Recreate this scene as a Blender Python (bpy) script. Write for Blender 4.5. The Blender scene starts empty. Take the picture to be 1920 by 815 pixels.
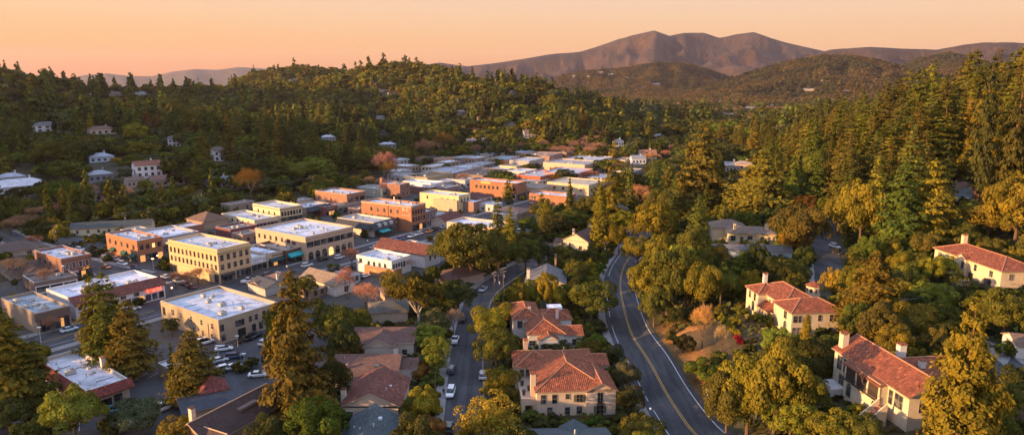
import bpy, math, random
import numpy as np
from mathutils import Vector, Matrix
random.seed(7)
rng = np.random.default_rng(11)
SC = bpy.context.scene
COL = SC.collection
R = math.radians
# ---------------------------------------------------------------- camera model
FPX, YH, H0 = 1280.0, 155.0, 70.0
PIT = math.atan((407.5 - YH) / FPX)
CP, SP = math.cos(PIT), math.sin(PIT)
def ray(px, py):
    a = (px - 960) / FPX; b = -(py - 407.5) / FPX
    return (a, CP + b * SP, -SP + b * CP)
def W(px, py, z):
    d = ray(px, py); t = (z - H0) / d[2]
    return (d[0] * t, d[1] * t)
def proj(x, y, z):
    zz = z - H0
    dep = y * CP - zz * SP
    up = y * SP + zz * CP
    return 960 + FPX * x / dep, 407.5 - FPX * up / dep, dep
cam_d = bpy.data.cameras.new('camera'); cam = bpy.data.objects.new('camera', cam_d); COL.objects.link(cam)
cam.location = (0, 0, H0); cam.rotation_euler = (math.pi / 2 - PIT, 0, 0)
cam_d.sensor_width = 36; cam_d.lens = 36 * FPX / 1920; cam_d.clip_start = 1; cam_d.clip_end = 60000
SC.camera = cam
SC.render.resolution_x, SC.render.resolution_y = 1024, 434
# ---------------------------------------------------------------- noise
def _hash(ix, iy, seed):
    h = (ix * 374761393 + iy * 668265263 + seed * 974634777) & 0xFFFFFFFF
    h = ((h ^ (h >> 13)) * 1274126177) & 0xFFFFFFFF
    return ((h ^ (h >> 16)) & 0xFFFF) / 65535.0
def vnoise(x, y, seed=0):
    x = np.asarray(x, float); y = np.asarray(y, float)
    ix = np.floor(x).astype(np.int64); iy = np.floor(y).astype(np.int64)
    fx = x - ix; fy = y - iy
    fx = fx * fx * (3 - 2 * fx); fy = fy * fy * (3 - 2 * fy)
    a = _hash(ix, iy, seed); b = _hash(ix + 1, iy, seed); c = _hash(ix, iy + 1, seed); d = _hash(ix + 1, iy + 1, seed)
    return a + (b - a) * fx + (c - a) * fy + (a - b - c + d) * fx * fy
def fbm(x, y, seed=0, o=4):
    s = 0; a = 0.5
    for i in range(o):
        s = s + a * (vnoise(x, y, seed + i) - 0.5); x = x * 2.03 + 3.1; y = y * 2.03 + 1.7; a *= 0.5
    return s
def ridged(x, y, seed=0, o=4):
    s = 0; a = 0.5
    for i in range(o):
        s = s + a * (1 - np.abs(2 * vnoise(x, y, seed + i) - 1)); x = x * 2.1 + 5.3; y = y * 2.1 + 2.9; a *= 0.5
    return s
def sstep(a, b, x):
    t = np.clip((x - a) / (b - a), 0, 1); return t * t * (3 - 2 * t)
# ---------------------------------------------------------------- terrain
CTRL = []
for px, py, z in [(0,600,0),(0,815,0),(300,700,0),(600,815,0),(850,815,0),(870,600,0),(600,560,0),(300,480,0),(50,470,0),(700,420,0),(950,420,0),
    (900,300,0),(1100,300,0),(1150,300,0),(700,300,0),(450,400,0),(1000,600,0),(1090,700,0),(1050,520,0),(1150,800,0.3),
    (1290,815,1),(1200,640,1),(1165,520,1),(1185,450,1),(1200,400,0.8),(1245,815,1),(1340,815,1.2),(1141,595,.8),(1133,532,.8),(1216,622,1),(1190,522,1.2),
    (1482,631,9.5),(1575,625,9.5),(1400,600,9),(1654,794,13),(1700,815,13),(1560,720,12.4),(1759,498,13),(1900,540,14),(1410,455,5),(1545,480,9),(1560,430,10),
    (1350,560,7),(1330,650,6.8),(1270,590,5.4),(1300,640,6.4),(1262,640,3.9),(1310,720,2.8),(1355,790,2.8),(1400,815,5.5),(1800,365,24),(1900,650,14),(1250,500,4),(1280,440,4),(1350,400,3.5),(1250,350,1),(1350,300,1),
    (283,333,11),(420,300,12),(330,272,14),(95,243,22),(195,250,20),(200,370,3),(100,400,2),(0,440,0),(40,355,6),(500,340,4),(550,280,12),(620,250,10)]:
    x, y = W(px, py, z); CTRL.append((x, y, z))
CTRL += [(205,365,33),(235,300,46),(265,290,50),(300,350,58),(165,430,12),(130,600,3),(250,500,30),(350,450,60),(200,150,20),(300,200,45),(100,60,15),(200,50,20),(45,40,5),
    (-600,600,15),(-500,800,22),(-200,900,12),(0,900,0),(200,900,3),(0,40,0),(-100,60,0),(-200,100,4),(-260,200,6),(0,-100,0),(-300,-100,0),(300,-100,20),(170,330,20),(150,300,17),(-450,100,6),(-620,0,6),(-480,260,9),(-700,300,12),(-380,0,4),(-400,420,8),(-320,250,5)]
CTRL = np.array(CTRL)
_c2 = 15.0 ** 2
def _phi(a, b): return np.sqrt(((a[:, None, :] - b[None, :, :]) ** 2).sum(-1) + _c2)
_A = _phi(CTRL[:, :2], CTRL[:, :2])
_w = np.linalg.solve(_A - 3.0 * np.eye(len(CTRL)), CTRL[:, 2] - 0.0)
def near_z(x, y):
    out = np.empty(x.shape)
    P = np.stack([x.ravel(), y.ravel()], 1); o = out.ravel()
    for i in range(0, len(P), 20000):
        o[i:i + 20000] = _phi(P[i:i + 20000], CTRL[:, :2]) @ _w
    return o.reshape(x.shape)
def elev(px, py):
    d = ray(px, py); return d[2] / math.hypot(d[0], d[1])
# ridge tables: (px, py of the bare ridge line, distance), front width, back width, gully noise (amp share, size)
RIDGES = {
 'left': ([(-1500,112,900),(-700,116,1000),(-300,120,1200),(0,142,1300),(60,150,1300),(130,163,1320),(190,171,1350),(300,176,1400),(400,175,1450),(470,172,1500),(560,172,1600),(640,186,1600),(720,230,1600),(780,300,1600)], 720, 700, 7, 130),
 'oak': ([(380,190,2000),(440,165,2000),(480,149,2000),(520,138,2000),(560,132,2000),(600,130,2000),(640,133,2000),(700,144,2000),(780,175,2000),(860,230,2000)], 700, 700, 9, 200),
 'central': ([(520,215,1600),(570,180,1600),(620,156,1580),(680,141,1550),(720,131,1500),(780,129,1450),(830,138,1380),(870,150,1300),(920,166,1220),(1000,178,1130),(1050,190,1080),(1100,210,1040),(1150,226,1000),(1200,243,960),(1260,262,940),(1330,300,900)], 430, 600, 8, 110),
 'midright': ([(1000,225,2900),(1100,214,2900),(1200,202,3000),(1280,180,3000),(1340,156,3000),(1400,135,3000),(1460,119,3000),(1520,108,3000),(1580,112,3000),(1640,124,3000),(1700,147,3000),(1760,176,3000),(1850,215,3000)], 900, 900, 60, 420),
 'foothill': ([(960,190,3900),(1020,160,3900),(1050,143,3900),(1090,136,3900),(1150,131,3900),(1220,120,3900),(1280,123,3900),(1330,139,3900),(1400,163,3900),(1500,200,3900)], 1100, 900, 85, 500),
 'smallright': ([(1580,170,3600),(1640,134,3600),(1690,113,3600),(1740,103,3600),(1790,112,3600),(1850,134,3600),(1950,160,3600)], 700, 700, 40, 420),
 'rightridge': ([(1380,150,5000),(1450,120,5000),(1480,108,5000),(1530,93,5000),(1600,88,5000),(1650,91,5000),(1720,93,5000),(1760,85,5000),(1800,80,5000),(1860,81,5000),(1920,85,5000),(2100,95,5000),(2500,130,5000)], 1500, 1200, 140, 650),
 'mountain': ([(740,150,6500),(790,124,6500),(830,117,6500),(880,124,6500),(930,118,6500),(980,110,6500),(1030,101,6500),(1080,97,6500),(1110,88,6500),(1150,73,6500),(1185,63,6500),(1213,57,6500),(1240,67,6500),(1265,62,6500),(1300,61,6500),(1330,71,6500),(1360,64,6500),(1390,60,6500),(1420,71,6500),(1460,83,6500),(1510,94,6500),(1560,106,6500),(1700,130,6500),(1900,150,6500)], 2300, 1800, 250, 850),
 'farleft': ([(60,170,12000),(150,150,12000),(190,140,12000),(230,137,12000),(270,142,12000),(310,143,12000),(350,134,12000),(390,129,12000),(430,130,12000),(470,125,12000),(510,127,12000),(560,135,12000),(620,150,12000),(700,170,12000)], 2500, 1500, 90, 1500),
}
def ridge_z(name, az, r, x, y):
    tab, wf, wb, amp, size = RIDGES[name]
    a = np.array([math.atan((p - 960) / FPX / CP) for p, _, _ in tab])
    D = np.array([d for _, _, d in tab], float)
    Hh = np.array([H0 + d * elev(p, q) for p, q, d in tab])
    Da = np.interp(az, a, D); Ha = np.interp(az, a, Hh)
    edge = sstep(a[0] - 0.02, a[0] + 0.03, az) * (1 - sstep(a[-1] - 0.03, a[-1] + 0.02, az))
    t = np.where(r < Da, (Da - r) / wf, (r - Da) / wb)
    t = np.clip(t, 0, 1)
    f = 0.5 + 0.5 * np.cos(np.pi * t)
    f = 0.55 * f + 0.45 * (1 - t)
    g = (ridged(x / size, y / size, 31) - 0.62) * amp * 2
    if wf > 850:      # far ridges: gullies that run downhill, carved so that the crest line stays
        D0 = float(D.mean()); g = np.minimum((0.65 * ridged(az * D0 / (size * 0.62), r / (size * 2.2), 31) + 0.35 * ridged(x / (size * .4), y / (size * .4), 37) - 0.82) * amp * 2.6, 0)
    return Ha * f * edge + g * (sstep(0.0, 0.22, t) * (1 - t) * 1.15 + 0.012) * edge * np.clip(Ha / 60, 0, 1)
SHADE_HILLS = [(-345,45,24,70,110),(-520,100,22,150,150),(-960,340,150,330,300),(-1380,900,240,400,400),(-720,150,22,200,200)]
def terrain(x, y, which=False):
    x = np.atleast_1d(np.asarray(x, float)); y = np.atleast_1d(np.asarray(y, float))
    r = np.hypot(x, y); az = np.arctan2(x, y)
    n = np.zeros(x.shape); m = r < 1150
    if m.any():
        n[m] = near_z(x[m], y[m])
    n = n * (1 - sstep(750, 1100, r))
    for hx, hy, hh, sx, sy in SHADE_HILLS:
        n = n + hh * np.exp(-((x - hx) / sx) ** 2 - ((y - hy) / sy) ** 2)
    n = n - 0.7; n = np.where(n > 0, n + 0.7 * (1 - np.exp(-n / 0.7)), 0)     # the valley floor is exactly level
    best = n; idx = np.zeros(x.shape, int)
    far = r > 420
    for i, k in enumerate(RIDGES):
        z = np.full(x.shape, -1.0)
        if far.any():
            z[far] = ridge_z(k, az[far], r[far], x[far], y[far])
        b = z > best
        best = np.where(b, z, best); idx = np.where(b, i + 1, idx)
    best = best + np.where(r > 600, fbm(x / 60, y / 60, 5) * np.clip((r - 600) / 400, 0, 1) * np.clip(best / 20, 0, 1) * 5, 0)
    return (best, idx) if which else best
AZ = np.sort(np.concatenate([np.radians(np.arange(-42, 42.01, 0.17)), np.radians(np.concatenate([np.arange(45, 180, 3.0), np.arange(-180, -44.9, 3.0)]))]))
RR = np.concatenate([[0.5], np.geomspace(12, 420, 150), np.geomspace(427, 2000, 130), np.geomspace(2025, 15500, 130)])
AA, RG = np.meshgrid(AZ, RR)
GX, GY = RG * np.sin(AA), RG * np.cos(AA)
GZ, GI = terrain(GX.ravel(), GY.ravel(), True); GZ = GZ.reshape(GX.shape); GI = GI.reshape(GX.shape)
def tzv(x, y):
    """heights read off the ground sheet itself"""
    x = np.atleast_1d(np.asarray(x, float)); y = np.atleast_1d(np.asarray(y, float))
    r = np.hypot(x, y); a = np.arctan2(x, y)
    i = np.clip(np.searchsorted(RR, r) - 1, 0, len(RR) - 2); j = np.clip(np.searchsorted(AZ, a) - 1, 0, len(AZ) - 2)
    u = np.clip((r - RR[i]) / (RR[i + 1] - RR[i]), 0, 1); v = np.clip((a - AZ[j]) / (AZ[j + 1] - AZ[j]), 0, 1)
    return GZ[i, j] * (1-u) * (1-v) + GZ[i+1, j] * u * (1-v) + GZ[i, j+1] * (1-u) * v + GZ[i+1, j+1] * u * v
def tz(x, y): return float(tzv(x, y)[0])
_TT = np.concatenate([np.geomspace(40, 16000, 900)])
def G(px, py):
    """where the line of sight through a pixel of the photograph meets the ground"""
    d = ray(px, py); f = lambda t: H0 + d[2] * t - tzv(d[0] * t, d[1] * t)
    g = f(_TT); k = np.nonzero(g <= 0)[0]
    if not len(k): t = 3000.0; return d[0] * t, d[1] * t
    t = np.linspace(_TT[max(k[0] - 1, 0)], _TT[k[0]], 40); g = f(t); k = np.nonzero(g <= 0)[0]; t = t[k[0]] if len(k) else t[-1]
    return float(d[0] * t), float(d[1] * t)
# ---------------------------------------------------------------- object helpers
def tag(o, label=None, cat=None, group=None, kind=None):
    if label: o['label'] = label
    if cat: o['category'] = cat
    if group: o['group'] = group
    if kind: o['kind'] = kind
    return o
def link(o, parent=None):
    COL.objects.link(o)
    if parent is not None: o.parent = parent
    return o
def thing(name, label, cat, loc=(0, 0, 0), rz=0.0, group=None):
    o = bpy.data.objects.new(name, None); link(o)
    o.location = loc; o.rotation_euler = (0, 0, rz); o.empty_display_size = 0.2
    return tag(o, label, cat, group)
class MB:
    def __init__(s): s.v = []; s.f = []; s.m = []; s.u = []
    def face(s, pts, m=0):
        pts = [Vector(p) for p in pts]
        n = Vector((0, 0, 0))
        for i in range(len(pts)):
            n += (pts[i] - pts[0]).cross(pts[(i + 1) % len(pts)] - pts[0])
        if n.length < 1e-9: return
        n.normalize()
        if abs(n.z) > 0.985: t, w = Vector((1, 0, 0)), Vector((0, 1, 0))
        else:
            t = Vector((0, 0, 1)).cross(n).normalized(); w = n.cross(t)
        b = len(s.v); s.v += [tuple(p) for p in pts]; s.f.append(tuple(range(b, b + len(pts)))); s.m.append(m)
        s.u += [(p.dot(t), p.dot(w)) for p in pts]
    def box(s, x0, x1, y0, y1, z0, z1, m=0, top=None, bottom=True):
        a = [(x0,y0,z0),(x1,y0,z0),(x1,y1,z0),(x0,y1,z0),(x0,y0,z1),(x1,y0,z1),(x1,y1,z1),(x0,y1,z1)]
        for q, k in (((0,1,5,4),m),((1,2,6,5),m),((2,3,7,6),m),((3,0,4,7),m),((4,5,6,7),m if top is None else top)):
            s.face([a[i] for i in q], k)
        if bottom: s.face([a[i] for i in (3,2,1,0)], m)
    def obox(s, c, size, rz=0, m=0):
        ca, sa = math.cos(rz), math.sin(rz); hx, hy, hz = size[0]/2, size[1]/2, size[2]/2
        a = []
        for dz in (-hz, hz):
            for dx, dy in ((-hx,-hy),(hx,-hy),(hx,hy),(-hx,hy)):
                a.append((c[0]+dx*ca-dy*sa, c[1]+dx*sa+dy*ca, c[2]+dz))
        for q in ((0,1,5,4),(1,2,6,5),(2,3,7,6),(3,0,4,7),(4,5,6,7),(3,2,1,0)): s.face([a[i] for i in q], m)
    def tube(s, p0, p1, r0, r1=None, n=6, m=0, cap=True):
        r1 = r0 if r1 is None else r1
        p0, p1 = Vector(p0), Vector(p1); d = (p1 - p0)
        if d.length < 1e-6: return
        d.normalize(); a = d.orthogonal().normalized(); b = d.cross(a)
        c0 = [p0 + (a * math.cos(t) + b * math.sin(t)) * r0 for t in [2*math.pi*i/n for i in range(n)]]
        c1 = [p1 + (a * math.cos(t) + b * math.sin(t)) * r1 for t in [2*math.pi*i/n for i in range(n)]]
        for i in range(n):
            j = (i + 1) % n; s.face([c0[i], c0[j], c1[j], c1[i]], m)
        if cap:
            s.face(list(reversed(c0)), m); s.face(c1, m)
    def ball(s, c, r, n=8, m=0, sq=1.0):
        k = max(4, n // 2)
        P = lambda i, j: (c[0]+r*math.sin(math.pi*i/k)*math.cos(2*math.pi*j/n), c[1]+r*math.sin(math.pi*i/k)*math.sin(2*math.pi*j/n), c[2]+r*sq*math.cos(math.pi*i/k))
        for i in range(k):
            for j in range(n):
                q = [P(i,j),P(i+1,j),P(i+1,j+1),P(i,j+1)]
                if i == 0: q = [q[0],q[1],q[2]]
                if i == k-1: q = [q[0],q[1],q[3]]
                s.face(q, m)
    def mesh(s, name, mats):
        me = bpy.data.meshes.new(name); me.from_pydata(s.v, [], s.f)
        for m in mats: me.materials.append(m)
        me.polygons.foreach_set('material_index', s.m)
        uv = me.uv_layers.new(name='UVMap'); uv.data.foreach_set('uv', [c for q in s.u for c in q])
        return me
    def build(s, name, mats, parent=None, loc=(0,0,0), rz=0, smooth=False):
        if not isinstance(mats, (list, tuple)): mats = [mats]
        me = s.mesh(name, mats)
        if smooth: me.polygons.foreach_set('use_smooth', [True]*len(me.polygons))
        o = bpy.data.objects.new(name, me); link(o, parent); o.location = loc; o.rotation_euler = (0,0,rz)
        return o
def np_mesh(name, verts, quads, mat, attrs=None, nverts=4):
    """a mesh straight from numpy arrays; attrs: {name: per-face array} (floats or rgb)"""
    me = bpy.data.meshes.new(name)
    me.vertices.add(len(verts)); me.vertices.foreach_set('co', np.ascontiguousarray(verts, np.float32).ravel())
    nf = len(quads); k = quads.shape[1]
    me.loops.add(nf * k); me.loops.foreach_set('vertex_index', np.ascontiguousarray(quads, np.int32).ravel())
    me.polygons.add(nf); me.polygons.foreach_set('loop_start', np.arange(0, nf * k, k, dtype=np.int32))
    for kk, a in (attrs or {}).items():
        if a.ndim == 1:
            at = me.attributes.new(kk, 'FLOAT', 'FACE'); at.data.foreach_set('value', np.ascontiguousarray(a, np.float32))
        else:
            at = me.attributes.new(kk, 'FLOAT_COLOR', 'FACE')
            c = np.ones((nf, 4), np.float32); c[:, :3] = a; at.data.foreach_set('color', c.ravel())
    me.update(calc_edges=True); me.materials.append(mat)
    return me
# ---------------------------------------------------------------- materials
_MC = {}
class NT:
    def __init__(s, name):
        s.m = bpy.data.materials.new(name); s.m.use_nodes = True; s.t = s.m.node_tree; s.t.nodes.clear()
        s.out = s.t.nodes.new('ShaderNodeOutputMaterial')
    def n(s, typ, **kw):
        x = s.t.nodes.new(typ)
        for k, v in kw.items():
            if k.startswith('_'): setattr(x, k[1:], v)
            else: s.set(x, k, v)
        return x
    def set(s, x, k, v):
        i = x.inputs[int(k[1:])] if k[0] == 'i' and k[1:].isdigit() else x.inputs[k.replace('__', ' ')]
        if hasattr(v, 'links') or isinstance(v, bpy.types.NodeSocket): s.t.links.new(v, i)
        else: i.default_value = v
    def ramp(s, fac, stops):
        x = s.t.nodes.new('ShaderNodeValToRGB'); s.t.links.new(fac, x.inputs[0])
        e = x.color_ramp.elements
        while len(e) < len(stops): e.new(0.5)
        for a, (p, c) in zip(e, stops): a.position = p; a.color = (*c, 1) if len(c) == 3 else c
        return x.outputs[0]
    def mix(s, fac, a, b, typ='MIX'):
        x = s.t.nodes.new('ShaderNodeMix'); x.data_type = 'RGBA'; x.blend_type = typ
        for v, i in ((fac, 0), (a, 6), (b, 7)):
            if isinstance(v, bpy.types.NodeSocket): s.t.links.new(v, x.inputs[i])
            else: x.inputs[i].default_value = (*v, 1) if isinstance(v, tuple) and len(v) == 3 else v
        return x.outputs[2]
    def math(s, op, a, b=0.5):
        x = s.t.nodes.new('ShaderNodeMath'); x.operation = op
        for v, i in ((a, 0), (b, 1)):
            if isinstance(v, bpy.types.NodeSocket): s.t.links.new(v, x.inputs[i])
            else: x.inputs[i].default_value = v
        return x.outputs[0]
    def noise(s, vec, scale, detail=3, rough=0.55):
        x = s.t.nodes.new('ShaderNodeTexNoise'); x.inputs['Scale'].default_value = scale; x.inputs['Detail'].default_value = detail; x.inputs['Roughness'].default_value = rough
        if vec is not None: s.t.links.new(vec, x.inputs['Vector'])
        return x.outputs[0]
    def co(s, k='Object'): return s.t.nodes.new('ShaderNodeTexCoord').outputs[k]
    def pos(s): return s.t.nodes.new('ShaderNodeNewGeometry').outputs['Position']
    def bump(s, h, strength=0.3, dist=0.05):
        x = s.t.nodes.new('ShaderNodeBump'); x.inputs['Strength'].default_value = strength; x.inputs['Distance'].default_value = dist
        s.t.links.new(h, x.inputs['Height']); return x.outputs[0]
    def bsdf(s, col, rough=0.85, normal=None, metal=0.0, spec=0.3, emis=None, estr=0.0):
        x = s.t.nodes.new('ShaderNodeBsdfPrincipled')
        for k, v in (('Base Color', col), ('Roughness', rough), ('Metallic', metal), ('Specular IOR Level', spec), ('Normal', normal)):
            if v is None: continue
            if isinstance(v, bpy.types.NodeSocket): s.t.links.new(v, x.inputs[k])
            else: x.inputs[k].default_value = (*v, 1) if isinstance(v, tuple) else v
        if emis: x.inputs['Emission Color'].default_value = (*emis, 1); x.inputs['Emission Strength'].default_value = estr
        s.t.links.new(x.outputs[0], s.out.inputs[0]); return s.m
def memo(f):
    def g(*a):
        k = (f.__name__, a)
        if k not in _MC: _MC[k] = f(*a)
        return _MC[k]
    return g
def _sc(c, k): return tuple(min(1, v * k) for v in c)
@memo
def stucco(c, var=0.16):
    n = NT('stucco'); p = n.pos()
    a = n.noise(p, 0.35, 4); b = n.noise(p, 3.0, 3)
    col = n.mix(a, _sc(c, 1 - var), _sc(c, 1 + var * 0.6))
    st = n.ramp(n.noise(p, 0.9, 5, 0.7), [(0.45, (1, 1, 1)), (0.75, (0.78, 0.74, 0.68))])
    col = n.mix(0.7, col, st, 'MULTIPLY')
    return n.bsdf(col, 0.9, n.bump(b, 0.25, 0.04))
@memo
def brick(c, c2=None, mortar=(0.3, 0.27, 0.24)):
    n = NT('brick'); uv = n.co('UV')
    t = n.n('ShaderNodeTexBrick', Vector=uv, Scale=1.0); t.inputs['Color1'].default_value = (*c, 1); t.inputs['Color2'].default_value = (*(c2 or _sc(c, 0.72)), 1)
    t.inputs['Mortar'].default_value = (*mortar, 1); t.inputs['Brick Width'].default_value = 0.5; t.inputs['Row Height'].default_value = 0.17; t.inputs['Mortar Size'].default_value = 0.015
    p = n.pos(); big = n.ramp(n.noise(p, 0.5, 5, 0.65), [(0.3, (0.72, 0.7, 0.7)), (0.7, (1.12, 1.08, 1.02))])
    return n.bsdf(n.mix(0.85, t.outputs[0], big, 'MULTIPLY'), 0.9, n.bump(t.outputs[1], -0.4, 0.02))
@memo
def membrane(c, stain=0.5):
    n = NT('roof_membrane'); p = n.pos()
    a = n.ramp(n.noise(p, 0.16, 5, 0.62), [(0.32, _sc(c, 1 - stain)), (0.5, c), (0.75, _sc(c, 1.06))])
    b = n.ramp(n.noise(p, 0.55, 7, 0.8), [(0.52, (1, 1, 1)), (0.6, (0.62, 0.6, 0.58)), (0.7, (0.4, 0.38, 0.37))])
    seam = n.n('ShaderNodeTexBrick', Vector=p, Scale=0.5); seam.inputs['Color1'].default_value = (1,1,1,1); seam.inputs['Color2'].default_value = (0.9,0.9,0.9,1); seam.inputs['Mortar'].default_value = (0.62,0.62,0.62,1); seam.inputs['Mortar Size'].default_value = 0.02
    return n.bsdf(n.mix(0.6, n.mix(0.9, a, b, 'MULTIPLY'), seam.outputs[0], 'MULTIPLY'), 0.8, n.bump(n.noise(p, 6, 2), 0.2, 0.02))
@memo
def tile(c=(0.29, 0.09, 0.04)):
    n = NT('clay_tile'); uv = n.co('UV')
    x = n.n('ShaderNodeSeparateXYZ', Vector=uv)
    u = n.math('MULTIPLY', x.outputs[0], 2 * math.pi / 0.42); s = n.math('ABSOLUTE', n.math('SINE', n.math('MULTIPLY', u, 0.5)))
    v = n.math('FRACT', n.math('MULTIPLY', x.outputs[1], 1 / 0.42))
    ci = n.n('ShaderNodeCombineXYZ', X=n.math('FLOOR', n.math('MULTIPLY', x.outputs[0], 1 / 0.42)), Y=n.math('FLOOR', n.math('MULTIPLY', x.outputs[1], 1 / 0.42)))
    wn = n.n('ShaderNodeTexWhiteNoise', Vector=ci.outputs[0])
    col = n.ramp(wn.outputs[0], [(0.0, _sc(c, 0.62)), (0.35, _sc(c, 0.9)), (0.7, c), (0.93, _sc(c, 1.3)), (1.0, _sc(c, 1.8))])
    blot = n.ramp(n.noise(uv, 0.4, 4, 0.6), [(0.3, (0.7, 0.66, 0.66)), (0.7, (1.15, 1.1, 1.05))])
    groove = n.ramp(s, [(0.0, (0.22, 0.2, 0.2)), (0.35, (0.75, 0.75, 0.75)), (0.6, (1, 1, 1))])
    col = n.mix(0.8, n.mix(0.8, col, blot, 'MULTIPLY'), groove, 'MULTIPLY')
    h = n.math('ADD', n.math('MULTIPLY', s, 1.0), n.math('MULTIPLY', v, -0.35))
    return n.bsdf(col, 0.8, n.bump(h, 0.9, 0.12))
@memo
def shingle(c):
    n = NT('shingle'); uv = n.co('UV')
    t = n.n('ShaderNodeTexBrick', Vector=uv, Scale=1.0); t.inputs['Color1'].default_value = (*_sc(c, 1.12), 1); t.inputs['Color2'].default_value = (*_sc(c, 0.72), 1)
    t.inputs['Mortar'].default_value = (*_sc(c, 0.45), 1); t.inputs['Brick Width'].default_value = 0.6; t.inputs['Row Height'].default_value = 0.28; t.inputs['Mortar Size'].default_value = 0.02
    p = n.pos(); big = n.ramp(n.noise(p, 0.45, 5, 0.65), [(0.3, (0.72, 0.72, 0.72)), (0.72, (1.2, 1.15, 1.1))])
    return n.bsdf(n.mix(0.85, t.outputs[0], big, 'MULTIPLY'), 0.88, n.bump(t.outputs[1], -0.4, 0.03))
@memo
def plain(c, rough=0.7, metal=0.0):
    n = NT('plain_paint'); p = n.pos()
    col = n.mix(n.noise(p, 1.5, 4), _sc(c, 0.85), _sc(c, 1.1))
    return n.bsdf(col, rough, None, metal)
@memo
def boards(c):
    n = NT('board_siding'); uv = n.co('UV'); x = n.n('ShaderNodeSeparateXYZ', Vector=uv)
    v = n.math('FRACT', n.math('MULTIPLY', x.outputs[1], 1 / 0.22))
    col = n.mix(n.noise(uv, 1.2, 4), _sc(c, 0.8), _sc(c, 1.1))
    col = n.mix(0.8, col, n.ramp(v, [(0.0, (0.5, 0.5, 0.5)), (0.12, (1, 1, 1))]), 'MULTIPLY')
    return n.bsdf(col, 0.8, n.bump(v, 0.5, 0.03))
@memo
def asphalt(c=(0.05, 0.051, 0.055), wear=0):
    n = NT('asphalt'); p = n.pos()
    a = n.ramp(n.noise(p, 0.09, 5, 0.6), [(0.3, _sc(c, 0.75)), (0.7, _sc(c, 1.25))])
    cr = n.ramp(n.noise(p, 0.5, 8, 0.75), [(0.49, (1, 1, 1)), (0.5, (0.72, 0.72, 0.72)), (0.51, (1, 1, 1))])
    f = n.noise(p, 9, 2)
    col = n.mix(0.6, n.mix(0.6, a, cr, 'MULTIPLY'), n.ramp(f, [(0.3, (0.75, 0.75, 0.75)), (0.7, (1.2, 1.2, 1.2))]), 'MULTIPLY')
    if wear:          # tyre tracks and patched strips running along the road
        mp = n.n('ShaderNodeMapping', Vector=p); mp.inputs['Scale'].default_value = (0.75, 0.03, 1)
        col = n.mix(0.75, col, n.ramp(n.noise(mp.outputs[0], 1.0, 3, 0.6), [(0.36, (0.6, 0.6, 0.6)), (0.5, (1.0, 1.0, 1.0)), (0.66, (1.35, 1.32, 1.28))]), 'MULTIPLY')
        pt = n.n('ShaderNodeTexVoronoi', Vector=p, Scale=0.09); col = n.mix(0.5, col, n.ramp(n.n('ShaderNodeSeparateXYZ', Vector=pt.outputs['Color']).outputs[0], [(0.7, (1, 1, 1)), (0.72, (0.6, 0.6, 0.62))]), 'MULTIPLY')
    return n.bsdf(col, 0.85, n.bump(f, 0.2, 0.02))
@memo
def worn(c):
    n = NT('worn_paint'); p = n.pos()
    return n.bsdf(n.mix(1.0, c, n.ramp(n.noise(p, 1.3, 7, 0.8), [(0.34, (0.35, 0.35, 0.35)), (0.46, (1, 1, 1))]), 'MULTIPLY'), 0.8)
@memo
def concrete(c=(0.3, 0.28, 0.25)):
    n = NT('concrete'); p = n.pos()
    t = n.n('ShaderNodeTexBrick', Vector=p, Scale=1.0); t.inputs['Color1'].default_value = (*c, 1); t.inputs['Color2'].default_value = (*_sc(c, 0.88), 1)
    t.inputs['Mortar'].default_value = (*_sc(c, 0.6), 1); t.inputs['Brick Width'].default_value = 1.6; t.inputs['Row Height'].default_value = 1.6; t.inputs['Mortar Size'].default_value = 0.02
    return n.bsdf(n.mix(0.7, t.outputs[0], n.ramp(n.noise(p, 0.7, 5, 0.7), [(0.3, (0.7, 0.68, 0.66)), (0.7, (1.1, 1.1, 1.1))]), 'MULTIPLY'), 0.9)
@memo
def glass(c=(0.02, 0.025, 0.03)):
    n = NT('window_glass'); p = n.pos()
    return n.bsdf(n.ramp(n.noise(p, 0.45, 2), [(0.4, _sc(c, 0.6)), (0.56, _sc(c, 2.0)), (0.6, (0.11, 0.11, 0.115)), (0.72, (0.2, 0.19, 0.17))]), 0.08, None, 0.0, 0.6)
@memo
def glow(c, s): return NT('lit').bsdf(c, 0.5, None, 0, 0.2, c, s)
@memo
def paint():
    n = NT('car_paint'); o = n.n('ShaderNodeObjectInfo')
    x = n.m; b = n.bsdf(o.outputs['Color'], 0.25, None, 0.1, 0.5)
    pb = [q for q in n.t.nodes if q.type == 'BSDF_PRINCIPLED'][0]; pb.inputs['Coat Weight'].default_value = 0.5
    return b
def _leafmat(name, merged):
    n = NT(name)
    tone = n.n('ShaderNodeAttribute', _attribute_name='tone').outputs['Fac']
    if merged: base = n.n('ShaderNodeAttribute', _attribute_name='tint').outputs['Color']
    else: base = n.n('ShaderNodeObjectInfo').outputs['Color']
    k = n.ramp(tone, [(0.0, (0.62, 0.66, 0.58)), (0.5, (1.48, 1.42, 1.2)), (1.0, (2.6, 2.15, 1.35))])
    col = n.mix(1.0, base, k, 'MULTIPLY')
    d = n.n('ShaderNodeBsdfDiffuse', Color=col); t = n.n('ShaderNodeBsdfTranslucent', Color=n.mix(1.0, col, (1.2, 1.05, 0.5), 'MULTIPLY'))
    m = n.n('ShaderNodeMixShader', i0=0.2, i1=d.outputs[0], i2=t.outputs[0]); n.t.links.new(m.outputs[0], n.out.inputs[0])
    return n.m
LEAF = _leafmat('foliage', False); LEAFM = _leafmat('foliage_mass', True)
def _bark(name, c):
    n = NT(name); p = n.co('Object')
    return n.bsdf(n.mix(n.noise(p, 9, 5, 0.7), _sc(c, 0.55), _sc(c, 1.3)), 0.9, n.bump(n.noise(p, 30, 3), 0.4, 0.02))
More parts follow.
